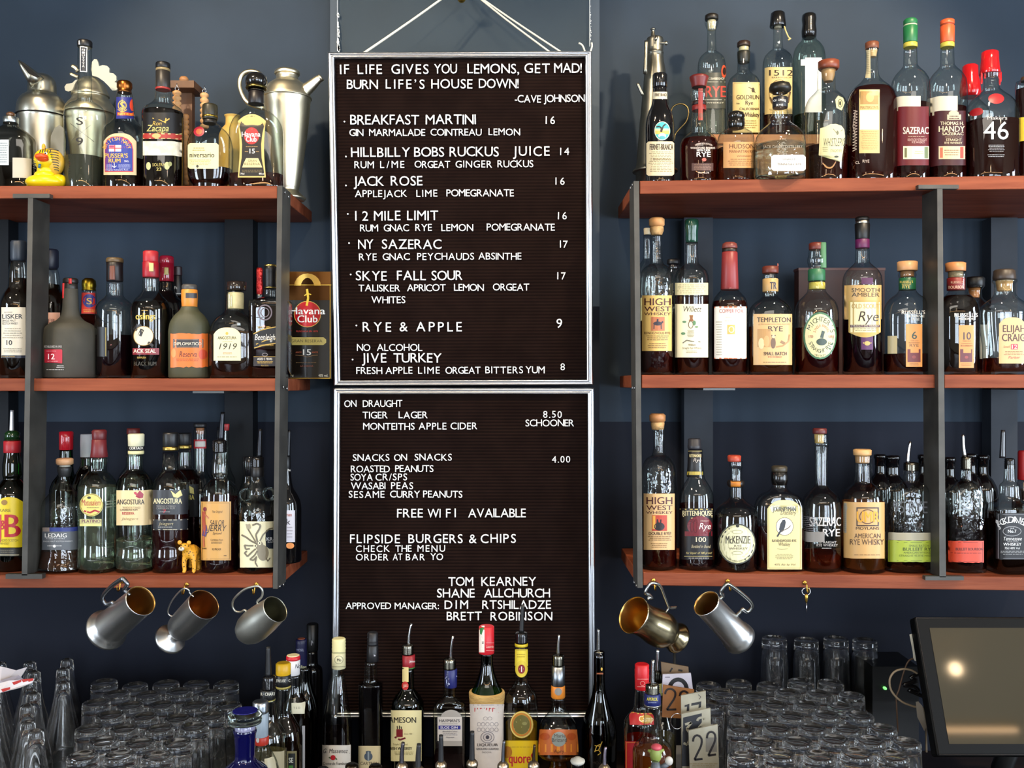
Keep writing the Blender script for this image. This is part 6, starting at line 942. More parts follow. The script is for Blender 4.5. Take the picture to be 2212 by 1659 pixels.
V = [lp(262, 1290, .004), lp(248, 1262, -.002), lp(222, 1232, -.012), lp(208, 1246, -.021), lp(300, 1255, .022), lp(338, 1245, .038), lp(228, 1320, -.002), lp(222, 1390, -.004), lp(228, 1440, -.004), lp(214, 1462, -.010),
     lp(300, 1320, -.002), lp(306, 1390, -.004), lp(306, 1440, -.004), lp(296, 1462, -.010), lp(338, 1310, .040), lp(345, 1390, .046), lp(342, 1440, .042), lp(335, 1452, .036), lp(352, 1280, .048), lp(366, 1340, .052), lp(280, 1300, .04), lp(272, 1380, .046), lp(274, 1440, .04)]
for v in (9, 13, 17): V[v].z = .003
V[22].z = .004
Eg = [(0, 1), (1, 2), (2, 3), (0, 4), (4, 5), (0, 6), (6, 7), (7, 8), (8, 9), (0, 10), (10, 11), (11, 12), (12, 13), (5, 14), (14, 15), (15, 16), (16, 17), (5, 18), (18, 19), (5, 20), (20, 21), (21, 22)]
RD = [.0125, .0095, .0105, .005, .0125, .011, .0062, .0048, .0042, .0036, .0062, .0048, .0042, .0036, .006, .0042, .0036, .003, .0025, .0018, .006, .0042, .0034]
me = bpy.data.meshes.new('body'); me.from_pydata(V, Eg, []); o = bpy.data.objects.new('body', me); COL.objects.link(o); o.parent = t; me.materials.append(SPOT)
sk = o.modifiers.new('skin', 'SKIN'); sk.use_smooth_shade = True; lay = me.skin_vertices[0]
for i, r_ in enumerate(RD): lay.data[i].radius = (r_, r_)
lay.data[0].use_root = True; ss = o.modifiers.new('sub', 'SUBSURF'); ss.levels = 1; ss.render_levels = 1
m = M(); m.ell(P(*px('F', 186, 1203), Yl-.012), (.0045, .002, .0045), '#d89a2c'); m.ell(P(*px('F', 262, 1205), Yl-.010), (.0045, .002, .0045), '#d89a2c'); m.build('ear', None, t)
m = M(); m.ell(P(*px('F', 200, 1256), Yl-.024), (.006, .004, .0045), '#d8cfb8'); m.ell(P(*px('F', 196, 1248), Yl-.0285), (.0018, .001, .0012), '#201410'); m.build('muzzle', None, t)
m = M(); m.ell(P(*px('F', 200, 1228), Yl-.0225), (.0012, .001, .0012), '#101010'); m.ell(P(*px('F', 232, 1228), Yl-.0215), (.0012, .001, .0012), '#101010'); m.build('eye', None, t)
# ================================================================== hanging mugs
def mug(label, cr, mouth, base, phi, Y, prof, th, mo, mi, handle, hr, hm, name='tankard', foot=None):
    s = CR[cr][2]; kk = Y/F/s; L_ = math.hypot(mouth[0]-base[0], mouth[1]-base[1])*kk
    dY = L_*math.tan(R(phi)); b = P(*px(cr, *base), Y+dY*.5); a = P(*px(cr, *mouth), Y-dY*.5); ax = (a-b); H = ax.length; q = ax.to_track_quat('Z', 'Y').to_matrix().to_4x4()
    t = thing(name, tuple(a), label, 'mug')
    out = [(f*H, r*kk) for f, r in prof]; i0 = 0 if foot is None else foot
    inner = [(max(h, out[i0][0]+.003), max(.0008, r-th)) for h, r in out[i0:]][::-1]
    M().lathe(b, [(0, .002)]+out+[(H+.0006, out[-1][1]-th*.5)], None, 40, mtx=q, cap0=True, cap1=False).build('body', mo, t)
    M().lathe(b, [(H+.0006, out[-1][1]-th*.5)]+inner+[(out[i0][0]+.003, .0006)], None, 40, mtx=q, cap0=False, cap1=True).build('inside', mi, t)
    pts = []
    def foot(p_):
        ax_, ay_ = mouth[0]-base[0], mouth[1]-base[1]; f = ((p_[0]-base[0])*ax_+(p_[1]-base[1])*ay_)/(ax_*ax_+ay_*ay_); return (p_[0]+(base[0]+ax_*f-p_[0])*.3, p_[1]+(base[1]+ay_*f-p_[1])*.3)
    if label[:5] != 'brass': handle = [foot(handle[0])]+list(handle)+[foot(handle[-1])]
    for x, y in handle:
        f = ((x-base[0])*(mouth[0]-base[0])+(y-base[1])*(mouth[1]-base[1]))/((mouth[0]-base[0])**2+(mouth[1]-base[1])**2)
        pts.append(P(*px(cr, x, y), Y+dY*(.5-f)))
    M().tube(smooth_path(pts, 4), hr, None, 10).build('handle', hm, t); return t
GOLDI = noisy('gilt_inside', '#a9854c', '#c9a768', 6, .35, 1); TIN = mat('#e4e4e2', .32, 1); GRY = mat('#c9c8be', .42, 1)
mug('straight sided silver tankard with stepped base and squared handle, leftmost mug', 'ML', (618, 312), (265, 612), 33, 1.93, [(0, 205), (.03, 215), (.06, 212), (.08, 195), (.12, 192), (.15, 175), (.2, 168), (.97, 152), (1, 158)], .0018, TIN, GOLDI,
    [(475, 222), (455, 200), (478, 165), (485, 145), (445, 98), (425, 98), (330, 165), (240, 270), (262, 335), (300, 345), (340, 330)], .0042, mat('#8d9096', .3, 1))
mug('silver footed goblet mug with thin loop handle, hanging between two tankards', 'ML', (1245, 350), (905, 700), 35, 1.93, [(0, 155), (.02, 162), (.05, 150), (.09, 80), (.15, 42), (.2, 46), (.26, 105), (.34, 142), (.5, 152), (.98, 158), (1, 160)], .0012, TIN, noisy('rose_inside', '#a88458', '#c29a6c', 20, .3, 1),
    [(1105, 235), (1095, 205), (1060, 190), (1010, 215), (930, 310), (890, 400), (895, 445), (935, 468), (985, 440)], .0016, TIN, 'goblet', 5)
mug('plain rounded matt silver mug with large ring handle, below the bottom left shelf end', 'ML', (1957, 397), (1632, 655), 30, 1.93, [(0, 60), (.03, 95), (.1, 128), (.22, 156), (.4, 168), (.7, 158), (.98, 138), (1, 140)], .0014, GRY, noisy('pewter_inside', '#8a8876', '#a5a392', 12, .35, 1),
    [(1775, 325), (1820, 275), (1830, 220), (1805, 175), (1760, 168), (1650, 200), (1550, 290), (1530, 360), (1560, 415), (1610, 425), (1655, 405)], .0023, GRY)
mug('brass toned bell goblet mug with scrolled silver handle, hanging from the right shelf end', 'MR', (275, 462), (725, 700), 35, 1.93, [(0, 155), (.02, 160), (.06, 150), (.16, 118), (.2, 120), (.27, 165), (.36, 188), (.5, 190), (.7, 168), (.85, 168), (.97, 188), (1, 192)], .0014, noisy('brass_tone', '#b8a67c', '#d8ccaa', 7, .22, 1), mat('#d0aa60', .3, 1),
    [(425, 305), (435, 285), (465, 295), (430, 255), (395, 240), (420, 180), (455, 140), (520, 148), (560, 195), (600, 300), (640, 385), (710, 385)], .0032, mat('#b9b9b8', .2, 1), 'goblet', 4)
_g = COL.objects[-1].parent; M().tube([P(*px('MR', 632, 395), 1.935), P(*px('MR', 600, 440), 1.935)], .0022, None, 8).build('handle_strut', mat('#b9b9b8', .2, 1), _g)
mug('dented silver tankard with angular handle, right of the brass toned goblet', 'MR', (1015, 345), (1365, 720), 28, 1.93, [(0, 160), (.02, 172), (.09, 172), (.13, 160), (.16, 165), (.19, 152), (.6, 143), (.97, 140), (1, 146)], .0018, TIN, GOLDI,
    [(1185, 270), (1165, 235), (1190, 185), (1230, 150), (1300, 190), (1420, 285), (1480, 355), (1470, 400), (1430, 432), (1385, 405), (1365, 430)], .0038, mat('#9a9b98', .25, 1))
t = thing('corkscrew_charm', tuple(P(*px('MR', 2028, 225), 1.965)), 'small ring with brass and steel pick hanging from a hook, bottom right shelf', 'tool')
m = M(); c = P(*px('MR', 2030, 225), 1.965); m.tube([c+Vector((.0085*math.cos(6.283*i/20), 0, .0075*math.sin(6.283*i/20))) for i in range(20)], .001, None, 6, True); m.build('ring', 'chrome', t)
lz('MR', 2032, [(248, 8), (262, 20), (290, 17), (320, 14), (342, 5)], 1.965, M(), 12).build('handle', 'gold', t); lz('MR', 2034, [(338, 5), (400, 4), (440, 2)], 1.965, M(), 8).build('steel_tip', 'chrome', t)
# ================================================================== bottles on the counter, centre
B('C1', 225, [(655, 62), (720, 66), (800, 80), (900, 98), (1000, 112), (1120, 132), (1250, 144), (1380, 146), (2400, 146)], 'C', 'tall liqueur bottle with cream screw cap and rosebud label at the board left edge', liq=(1270, '#0e0708'), Y=2.04, body=.5,
  caps=[('cap', [(362, 62), (372, 68), (390, 66), (400, 69), (420, 66), (432, 69), (450, 66), (465, 70), (485, 67), (505, 68)], '#dcd6a0', 240), ('neck_label', [(503, 68), (662, 69)], '#c9c49c', 239)],
  L=[(172, 512, 306, 655, 'rect', None, [('g', 240, 580, 44, 40, 3, '#4a4a3c'), ('b', 'Mo', 222, 262, 594, 28, '#3a3a30'), ('r', 172, 508, 306, 512, '#4a4a3c'), ('r', 172, 646, 306, 650, '#4a4a3c')]),
     (72, 1432, 356, 1900, 'rect', '#d9d4cc', [('i', 'G. Massenez', 80, 325, 1510, 44, '#2c2a2c'), ('s', [(78, 1520), (210, 1536), (350, 1515)], 4, '#3a3a3a'), ('c', 182, 1556, 26, 26, '#b5202c'), ('s', [(140, 1552), (160, 1562)], 14, '#5a6a4c'), ('s', [(205, 1560), (222, 1575)], 14, '#5a6a4c'), ('i', 'Creme de Framboise', 80, 335, 1628, 30, '#2c2a2c')])])
B('C1', 560, [(590, 58), (740, 66), (790, 72), (806, 100), (815, 116), (860, 118), (2400, 122)], 'C', 'black square shouldered liqueur bottle with small cream label, left of the green whiskey', n=3.5, d=.9, g='clear', liq=(830, '#0b0709'), Y=2.07, body=.6,
  caps=[('cap', [(302, 48), (312, 53), (380, 52), (390, 55), (400, 52), (412, 55), (430, 54)], '#15151a', 578), ('capsule', [(430, 56), (592, 60)], '#121216', 578)],
  L=[(562, 470, 630, 580, 'rect', None, [('s', [(595, 480), (598, 545)], 16, '#9a9aa4'), ('s', [(575, 520), (622, 520)], 14, '#9a9aa4')]), (428, 1438, 656, 1900, 'rect', '#cfc29c', [('c', 535, 1500, 28, 12, '#3a4a5a'), ('c', 535, 1545, 42, 42, '#4a5666'), ('s', [(535, 1495), (535, 1590)], 16, '#8a96a0'), ('t', 'CARTRON', 455, 640, 1628, 30, '#4a4038')])])
o = B('C1', 928, [(650, 62), (860, 64), (890, 82), (950, 132), (1010, 158), (1080, 163), (2400, 163)], 'C', 'green whiskey bottle with cream label, red neck cap and steel pourer', g='green', liq=(1060, '#0c1e08'), Y=2.06, body=.5,
  caps=[('neck_cap', [(525, 60), (532, 63), (648, 62)], '#8a1c26', 938), ('neck_ring', [(646, 63), (658, 63)], '#2c6a2c', 938)],
  L=[(874, 652, 936, 800, 'rect', '#d2c286', []), (868, 795, 936, 882, 'ell', '#b8302c', [('b', 'JJ&S', 880, 925, 850, 26, '#e0b0a0')]), (945, 585, 1000, 620, 'rect', None, [('i', 'Jameson', 945, 1000, 605, 22, Wt)]), (758, 1083, 1066, 1592, 'rect', '#dcd2a0', [('b', 'JAMESON', 716, 1010, 1208, 56, '#26221c'), ('r', 814, 1272, 878, 1350, '#7a1c24'), ('s', [(825, 1270), (822, 1240)], 9, '#26221c'), ('s', [(845, 1270), (845, 1236)], 9, '#26221c'), ('s', [(865, 1270), (862, 1245)], 9, '#26221c'), ('s', [(798, 1350), (850, 1378), (905, 1360)], 18, '#6a1c24'), ('i', 'Since 1780', 890, 970, 1325, 14, '#6a604a'), ('t', 'Triple Distilled', 780, 925, 1432, 18, '#7a6c44'), ('b', 'IRISH WHISKEY', 740, 972, 1478, 28, '#2c261c'), ('l', 780, 1000, 1492, 1530, 3, '#9a8c5c')])])
add_pourer(o, 'C1', 965, 218, 938, 425, 15, 'chrome', (420, 525, 60), .25)
o = B('C1', 1345, [(665, 60), (850, 60), (930, 62), (965, 90), (1000, 140), (1040, 162), (1100, 165), (2400, 165)], 'C', 'flat gin bottle with grey label, blue band and blue neck sleeve', n=3, d=.6, liq=(1490, '#2c0c14'), Y=2.05,
  caps=[('neck_sleeve', [(668, 63), (850, 60)], '#1d2364', 1358)],
  L=[(1250, 1078, 1472, 1440, 'arch', '#a09c98', []), (1225, 1150, 1470, 1390, 'rect', '#c5c0bc', [('b', 'HAYMAN’S', 1240, 1446, 1202, 30, '#2a2a34'), ('t', 'LONDON ENGLAND', 1265, 1425, 1222, 10, '#6a6a70'), ('r', 1235, 1236, 1455, 1274, '#2a2c7c'), ('b', 'SLOE GIN', 1254, 1425, 1266, 22, '#dcdce4'), ('i', 'Beautifully Crafted', 1275, 1420, 1302, 15, '#55505c'), ('l', 1260, 1432, 1310, 1335, 2, '#6a6670'), ('i', 'Hayman', 1310, 1390, 1360, 14, '#55505c')]),
     (1300, 700, 1425, 830, 'rect', None, [('s', [(1340, 825), (1420, 740)], 10, '#b0b4dc'), ('s', [(1300, 770), (1320, 745)], 8, '#b0b4dc')])])
add_pourer(o, 'C1', 1380, 342, 1358, 560, 15, 'chrome', (560, 670, 66), .2)
B('C2', 424, [(510, 58), (600, 60), (680, 72), (760, 95), (820, 118), (880, 150), (910, 165), (2400, 168)], 'C', 'green necked maraschino bottle with white paper label, straw rim and red cap', g='green', liq=(900, '#1a4a1c'), Y=2.05,
  caps=[('cap', [(238, 72), (246, 76), (512, 78)], '#c01f2c', 420), ('straw_rim', [(888, 176), (905, 180), (950, 178), (990, 174), (1015, 172)], noisy('straw_rim', '#a8864c', '#c9a868', 30, .8, bump=.8, stretch=(1, 1, 8)))],
  L=[(345, 238, 400, 505, 'rect', '#e8e2d8', [('p', [(352, 262), (385, 250), (398, 262), (380, 300), (370, 330), (356, 320)], '#2f7a3c'), ('b', 'CART', 372, 392, 420, 24, '#4a3a3a'), ('p', [(350, 345), (372, 340), (400, 400), (398, 500), (345, 440)], '#e8e2d8')]), (415, 405, 498, 495, 'rect', None, [('r', 415, 408, 496, 411, '#e8c0b8'), ('i', 'Luxardo', 418, 490, 460, 26, '#e8c0b8'), ('r', 415, 486, 496, 489, '#e8c0b8')]),
     (250, 1022, 600, 1700, 'rect', noisy('rough_paper', '#c8c0bc', '#d9d2cc', 20, .8), [('r', 286, 1028, 586, 1034, '#8a8a92'), ('b', 'LUXARDO', 300, 560, 1108, 50, '#c0242c')]+[('g', x, 1222+r_*55, 20, 20, 4, '#8c8a90') for r_ in range(2) for x in (345, 385, 430, 475, 520)]+[('g', 410, 1165, 22, 18, 3, '#8c8a90'), ('g', 455, 1165, 22, 18, 3, '#8c8a90'), ('g', 430, 1352, 70, 58, 6, '#77757c'), ('g', 430, 1352, 44, 38, 6, '#77757c'), ('c', 430, 1352, 18, 20, '#44424a'), ('b', 'LIQUEUR', 325, 535, 1440, 26, '#3a383c'), ('b', 'GIROLAMO LUXARDO', 318, 540, 1478, 20, '#4a484c'), ('t', 'PADOVA', 375, 470, 1510, 16, '#6a686c')])])
o = B('C2', 768, [(440, 62), (700, 66), (800, 70), (850, 100), (910, 145), (980, 162), (1050, 165), (2400, 165)], 'C', 'yellow herbal liqueur bottle with gold round medallion, yellow labels and black pourer', liq=(1205, '#9a7a12'), Y=2.06, body=.3,
  caps=[('yellow_ring', [(412, 66), (442, 66)], '#b8a41c')],
  L=[(698, 475, 834, 640, 'rect', '#d8c640', [('l', 715, 815, 515, 560, 2, '#a89020'), ('r', 698, 480, 834, 486, '#8a7a1c')]), (706, 585, 832, 755, 'ell', '#cdb83c', [('c', 770, 672, 36, 46, '#7a1c20'), ('s', [(770, 645), (770, 700)], 8, Wt), ('s', [(750, 670), (790, 670)], 8, Wt)]),
     (655, 1090, 888, 1362, 'ell', '#b8943c', [('g', 770, 1226, 112, 130, 8, '#e0cc7c'), ('g', 770, 1226, 96, 112, 8, '#c8682c'), ('c', 770, 1226, 82, 96, '#6a6434'), ('s', [(715, 1200), (760, 1180), (830, 1200)], 12, '#a8a468'), ('s', [(700, 1270), (770, 1250), (840, 1275)], 12, '#a8a468'), ('c', 800, 1215, 26, 16, '#8a8650')]),
     (604, 1385, 932, 1900, 'rect', '#d8b820', [('b', 'quoreS', 640, 900, 1610, 100, '#b81c2c'), ('l', 640, 890, 1440, 1460, 1, '#b89a24'), ('c', 625, 1500, 50, 60, '#a86c14')])])
add_pourer(o, 'C2', 782, 30, 768, 300, 24, '#121214', (298, 412, 64), 0)
o = B('C2', 1135, [(955, 66), (1020, 70), (1080, 84), (1140, 125), (1200, 170), (1240, 184), (1300, 190), (1490, 202), (1530, 190), (1545, 100), (1560, 84), (1640, 92), (1700, 130), (2400, 150)], 'C', 'bell shaped apricot liqueur bottle with orange label, silver neck and steel pourer', liq=(1500, '#a85a14'), Y=2.05,
  caps=[('silver_sleeve', [(635, 62), (642, 66), (835, 66)], '#9aa0a8~'), ('orange_band', [(835, 69), (945, 71), (956, 68)], '#d8842c')],
  L=[(1100, 860, 1172, 935, 'ell', '#8a8a88', []), (936, 1275, 1340, 1530, 'rect', '#b8622c', [('r', 940, 1420, 1336, 1500, '#d9882c'), ('c', 1142, 1372, 74, 74, '#8a9490'), ('t', 'Marie', 1095, 1208, 1355, 36, '#4a3c34'), ('t', 'Brizard', 1072, 1222, 1398, 38, '#4a3c34'), ('t', 'Apry', 1092, 1196, 1508, 34, '#6a3c1c'), ('c', 1000, 1345, 50, 36, '#a84a1c'), ('c', 1270, 1345, 46, 36, '#a84a1c')])])
add_pourer(o, 'C2', 1146, 330, 1134, 520, 15, 'chrome', (522, 636, 62), .3)
o = B('C2', 1545, [(500, 54), (780, 56), (880, 64), (960, 82), (1060, 115), (1160, 150), (1280, 176), (2400, 185)], 'C', 'dark blue black flared bottle with gold squiggle and steel pourer, right of the board', g='bluegl', liq=(520, '#06060e'), Y=2.08, body=.6,
  L=[(0, 0, 1, 1, '', None, [('s', [(1500, 1500), (1520, 1440), (1560, 1420), (1540, 1480), (1500, 1490)], 8, GD), ('s', [(1575, 1395), (1540, 1480), (1560, 1510), (1530, 1530)], 8, GD), ('s', [(1500, 1435), (1560, 1445)], 6, GD), ('c', 1570, 672, 10, 16, GD), ('r', 1520, 708, 1585, 724, '#8a4c2c'), ('t', 'MOZART', 1480, 1640, 1620, 26, '#2a2018')])])
add_pourer(o, 'C2', 1538, 272, 1535, 485, 17, 'chrome', (485, 570, 52), -.1)
# pourer topped bottles in the speed rail, nearest row
RL = [('C1', 80, 1650, None, 62, 'matt brown capped bottle top in the speed rail, leftmost of the front row'), ('C1', 370, 1612, None, 66, 'bronze capped bottle top in the speed rail below the small cream label'), ('C1', 605, 1622, None, 66, 'grey capped bottle top in the speed rail left of the steel pourer'),
      ('C1', 870, 1620, (882, 1402, 868, 1620, 22, '#5a565a~'), 62, 'rail bottle with dull steel pourer in front of the green whiskey'), ('C1', 1038, 1670, (1040, 1418, 1032, 1660, 28, '#1a191b'), 60, 'rail bottle with short black pourer tube between green whiskey and gin'), ('C1', 1260, 1600, (1260, 1330, 1260, 1605, 27, '#161517'), 62, 'rail bottle with black pourer tube in front of the flat gin'),
      ('C2', 278, 1590, (278, 1292, 275, 1590, 27, '#141315'), 62, 'rail bottle with black pourer tube in front of the straw rimmed bottle'), ('C2', 585, 1612, (596, 1385, 585, 1612, 18, '#6a6a70~'), 58, 'rail bottle with steel pourer between the straw rimmed and yellow bottles'), ('C2', 890, 1608, (900, 1428, 892, 1608, 16, '#4a3c30~'), 62, 'rail bottle with bronze pourer in front of the yellow liqueur'),
      ('C2', 1330, 1548, None, 74, 'rail bottle with ribbed white plastic cap, right of the apricot liqueur'), ('C2', 1598, 1640, (1608, 1450, 1598, 1640, 18, '#8a808c~'), 58, 'rail bottle with steel pourer below the gold squiggle bottle')]
for cr, cx, y, sp, cw, lab in RL:
    Yr = 1.5; cp = []
    if sp is None:
        cp = [('cap', [(y, cw*.55), (y+6, cw*.8), (y+22, cw), (y+60, cw)], '#b9b5a8' if cw == 74 else '#3a3228~')]
        if cw == 74: cp = [('cap', [(y, 20), (y+6, 34), (y+14, 42), (y+28, 70), (y+44, 74), (y+60, 70)], '#b9b5a8')]
    o = B(cr, cx, [(y+30, cw*.8), (y+250, cw*.9), (y+420, 190), (y+480, 225), (3400, 228)], 'RAIL', lab, Y=Yr, g='brown', liq=(y+300, '#120806'), body=.6, caps=cp, seg=24)
    if sp:
        add_pourer(o, cr, *sp); X = o['_o'][0]; z = P(0, px(cr, 0, sp[3])[1], Yr).z; q = kpx(cr, Yr)
        M().lathe((X, Yr, 0), [(z-.012, 44*q), (z-.006, 58*q), (z-.002, 56*q), (z+.002, 36*q), (z+.003, 18*q)], None, 20).build('pourer_collar', '#b8a890~', o)
# ================================================================== cluster left of the board
B('H', 350, [(1235, 122), (1255, 126), (1300, 116), (1500, 106), (1560, 112), (1610, 160), (1680, 240), (1760, 262), (2700, 262)], 'C', 'cobalt blue decanter with round clear glass disc stopper, in front of the glasses', g='blue', Y=1.76,
  caps=[('stopper', [(1042, 150), (1060, 176), (1090, 184), (1110, 172), (1130, 182), (1165, 176), (1185, 120)], solidglass()), ('stopper_plug', [(1180, 112), (1260, 108)], '#9a98b4!')], nm='glass_decanter', cat='decanter')
o = [q for q in COL.objects if q.get('category') == 'decanter'][0]
M().lathe((o['_o'][0], 1.76, P(0, px('H', 0, 1056)[1], 1.76).z+.003), [(0, .022), (.0012, .022)], None, 28).build('blue_disc', '#20207c!', o)
B('H', 540, [(1385, 66), (1440, 74), (1500, 110), (1580, 150), (1680, 178), (2700, 180)], 'C', 'bottle with silver screw cap, pale blue sleeve and red neck band, behind the decanter', Y=1.84, liq=(1640, '#c8c4a8'), body=.1,
  caps=[('cap', [(928, 80), (938, 85), (975, 83), (985, 86), (1010, 83), (1020, 86), (1058, 82)], '#b5bcc4~', 518), ('neck_sleeve', [(1056, 82), (1312, 78)], '#9aa8b4', 522), ('neck_band', [(1310, 78), (1398, 74)], '#b83424', 532)], L=[(560, 1560, 680, 1900, 'rect', '#c9c2a4', []), (470, 1330, 505, 1385, 'ell', '#c8c4bc', [])])
o = B('H', 612, [(905, 72), (1000, 76), (1080, 84), (1180, 120), (1260, 168), (1340, 192), (2700, 195)], 'C', 'herbal liqueur bottle with black lettered neck band and long black pourer', Y=1.9, liq=(1490, '#a8a070'), body=.2,
  caps=[('neck_band', [(800, 80), (908, 80)], '#121212', 598), ('gold_ring', [(905, 80), (922, 78)], '#a8984c', 600)], L=[(522, 800, 678, 905, 'rect', None, [('b', 'R · CHART', 520, 676, 872, 34, '#d8d4c4')]), (640, 1480, 770, 1900, 'rect', '#b9b090', [])])
add_pourer(o, 'H', 602, 338, 602, 655, 30, '#0f0f11', (650, 800, 76), 0)
B('H', 775, [(775, 76), (900, 78), (1060, 86), (1150, 130), (1240, 180), (1320, 198), (2700, 200)], 'C', 'herbal liqueur bottle with yellow cap and black lettered neck band', Y=1.97, liq=(1120, '#1c0e08'), body=.5,
  caps=[('cap', [(510, 72), (522, 80), (640, 80)], '#d8a81c', 766), ('neck_band', [(638, 82), (760, 82)], '#121212', 766), ('gold_ring', [(758, 80), (785, 78)], '#a8984c', 766)],
  L=[(688, 645, 842, 755, 'rect', None, [('b', 'TREUSE · C', 684, 840, 725, 30, '#d8d4c4')]), (700, 1475, 912, 1900, 'rect', '#7c7450', [('r', 820, 1500, 895, 1700, '#10130f'), ('b', 'SE', 826, 872, 1600, 52, '#d8d8cc'), ('r', 826, 1632, 872, 1700, '#3c7a2c')])])
B('H', 890, [(640, 66), (760, 74), (850, 96), (930, 130), (1010, 158), (1080, 165), (2700, 165)], 'C', 'dark bottle with white screw cap ringed in red beside the yellow capped one', Y=2.05, liq=(870, '#140b07'), body=.5,
  caps=[('cap_top', [(430, 60), (438, 74), (478, 77)], '#c0202c', 874), ('cap_disc', [(426, 66), (436, 68)], '#e0d4a8', 874), ('cap', [(476, 76), (640, 72)], '#d5d4d6', 874)], L=[(892, 520, 948, 580, 'rect', None, [('i', 'No', 895, 950, 575, 50, '#3a3a44')]), (852, 950, 998, 1068, 'rect', '#d4cfb4', [('t', 'T E D', 876, 950, 1016, 22, '#6a6654')]), (970, 1200, 1002, 1900, 'rect', '#a8a8ac', [])])
B('H', 1000, [(560, 60), (700, 66), (800, 88), (900, 125), (1000, 148), (2700, 150)], 'C', 'wine bottle with dark blue printed capsule behind the red ringed cap bottle', Y=2.13, g='dkgreen', liq=(760, '#080a06'), body=.6,
  caps=[('capsule', [(252, 56), (262, 60), (300, 60), (560, 62)], '#15163c', 962), ('cap_top', [(246, 38), (254, 40)], '#8a4a34', 962)], L=[(905, 370, 1015, 580, 'rect', None, [('t', 'MOSEL', 912, 990, 388, 26, '#9a9cb4'), ('i', 'Riese', 955, 1010, 575, 34, '#b8b890')])])
B('H', 1085, [(378, 54), (530, 58), (550, 85), (580, 104), (640, 110), (2700, 112)], 'C', 'tall black bottle with black screw cap next to the lower board left edge', Y=2.2, g='black', caps=[('cap', [(85, 58), (95, 64), (380, 60)], '#0d0e0f')], L=[(1068, 262, 1094, 330, 'rect', None, [('s', [(1072, 325), (1076, 270), (1090, 300)], 8, '#9a9aa0')])])
# ================================================================== cluster right of the board
B('S', 372, [(625, 72), (720, 78), (850, 84), (900, 110), (960, 160), (1040, 205), (1120, 212), (3000, 212)], 'C', 'red aperitif bottle with ribbed red screw cap and red gold label', Y=1.9, liq=(1240, '#8a1408'), body=.3,
  caps=[('cap', [(313, 84), (325, 90), (375, 88), (385, 92), (440, 90), (455, 92), (500, 90), (630, 88)], '#c81c24', 388)], L=[(330, 500, 472, 625, 'rect', None, [('r', 330, 505, 470, 510, '#f0b0a8'), ('g', 395, 560, 30, 28, 5, '#e8a098'), ('r', 330, 600, 470, 606, '#f0b0a8')]), (235, 935, 540, 1080, 'rect', '#b8282c', [('r', 235, 935, 540, 948, GD), ('c', 440, 1010, 80, 56, '#c8943c'), ('b', 'Camp', 350, 530, 1040, 70, '#f0e0b8')]), (180, 1290, 350, 2000, 'rect', '#b01c24', [('o', 190, 1300, 340, 1990, 6, '#d8903c')])])
o = B('S', 520, [(835, 100), (950, 104), (1100, 112), (1200, 118), (1260, 150), (1330, 220), (1400, 248), (3000, 250)], 'C', 'clear orange aperitif bottle with dark blue lettered neck band and double steel pourer', Y=1.83, liq=(1400, '#b85a1c'), body=.2,
  caps=[('neck_band', [(682, 102), (820, 106)], '#16205c'), ('silver_ring', [(818, 106), (840, 104)], '#b0b0a8~')], L=[(425, 695, 620, 815, 'rect', None, [('b', 'APEROL', 448, 586, 778, 38, '#d8c83c'), ('t', 'BARBIERI', 470, 570, 808, 12, '#a8b0d0')])])
add_pourer(o, 'S', 528, 265, 522, 565, 24, 'chrome', (560, 690, 90), .15)
o = B('S', 640, [(540, 52), (700, 58), (900, 80), (1020, 130), (1100, 165), (3000, 165)], 'C', 'pale yellow necked bottle with tall steel pourer behind the double pourer one', Y=1.99, g='clear', liq=(1200, '#a8a070'), caps=[('neck_label', [(548, 50), (700, 54)], '#b8b46c', 612)])
add_pourer(o, 'S', 588, 132, 578, 405, 26, 'chrome', None, .1)
M().lathe((P(*px('S', 592, 0), 1.99).x, 1.99, 0), sorted((P(0, px('S', 0, y)[1], 1.99).z, hw*kpx('S', 1.99)) for y, hw in ((398, 26), (420, 50), (445, 44), (470, 52), (500, 50), (550, 52))), None, 20).build('pourer_collar', '#3a3a34~', o)
# table numbers
TAN, BRN, GRE = noisy('aged_tag', '#9c8c6c', '#b5a684', 12, .5), noisy('brown_tag', '#7a4a20', '#93602e', 12, .6), noisy('grey_tag', '#8f8a78', '#aaa592', 14, .35, coat=.4)
def tag(label, pts, Y, m_, items, down=True, edge=None):
    q = kpx('S', Y); pts = list(pts)
    if down:
        yb = (CY+(CAMZ-.88)*F/Y-1380)*5.821; pts[2] = (pts[2][0]+(yb-pts[2][1])*.03, yb); pts[3] = (pts[3][0]+(yb-pts[3][1])*.03, yb)
    c = P(*px('S', (pts[2][0]+pts[3][0])/2, pts[3][1]), Y); t = thing('number_plate', tuple(c), label, 'table number'); a = [P(*px('S', *p), Y) for p in pts]; a = [a[0], a[3], a[2], a[1]]
    m = M(); m.hexa(a, [p+Vector((0, .004, 0)) for p in a]); m.build('plate', m_, t)
    m = M()
    for i, it in enumerate(items):
        def S_(x, y, o=.0003+i*.00005): return P(*px('S', x, y), Y)+Vector((0, -o, 0))
        draw(m, it, S_)
    m.build('numeral', None, t); return t
def sl(items, x0, y0, k):  # shear print upwards to the right like its plate
    return items
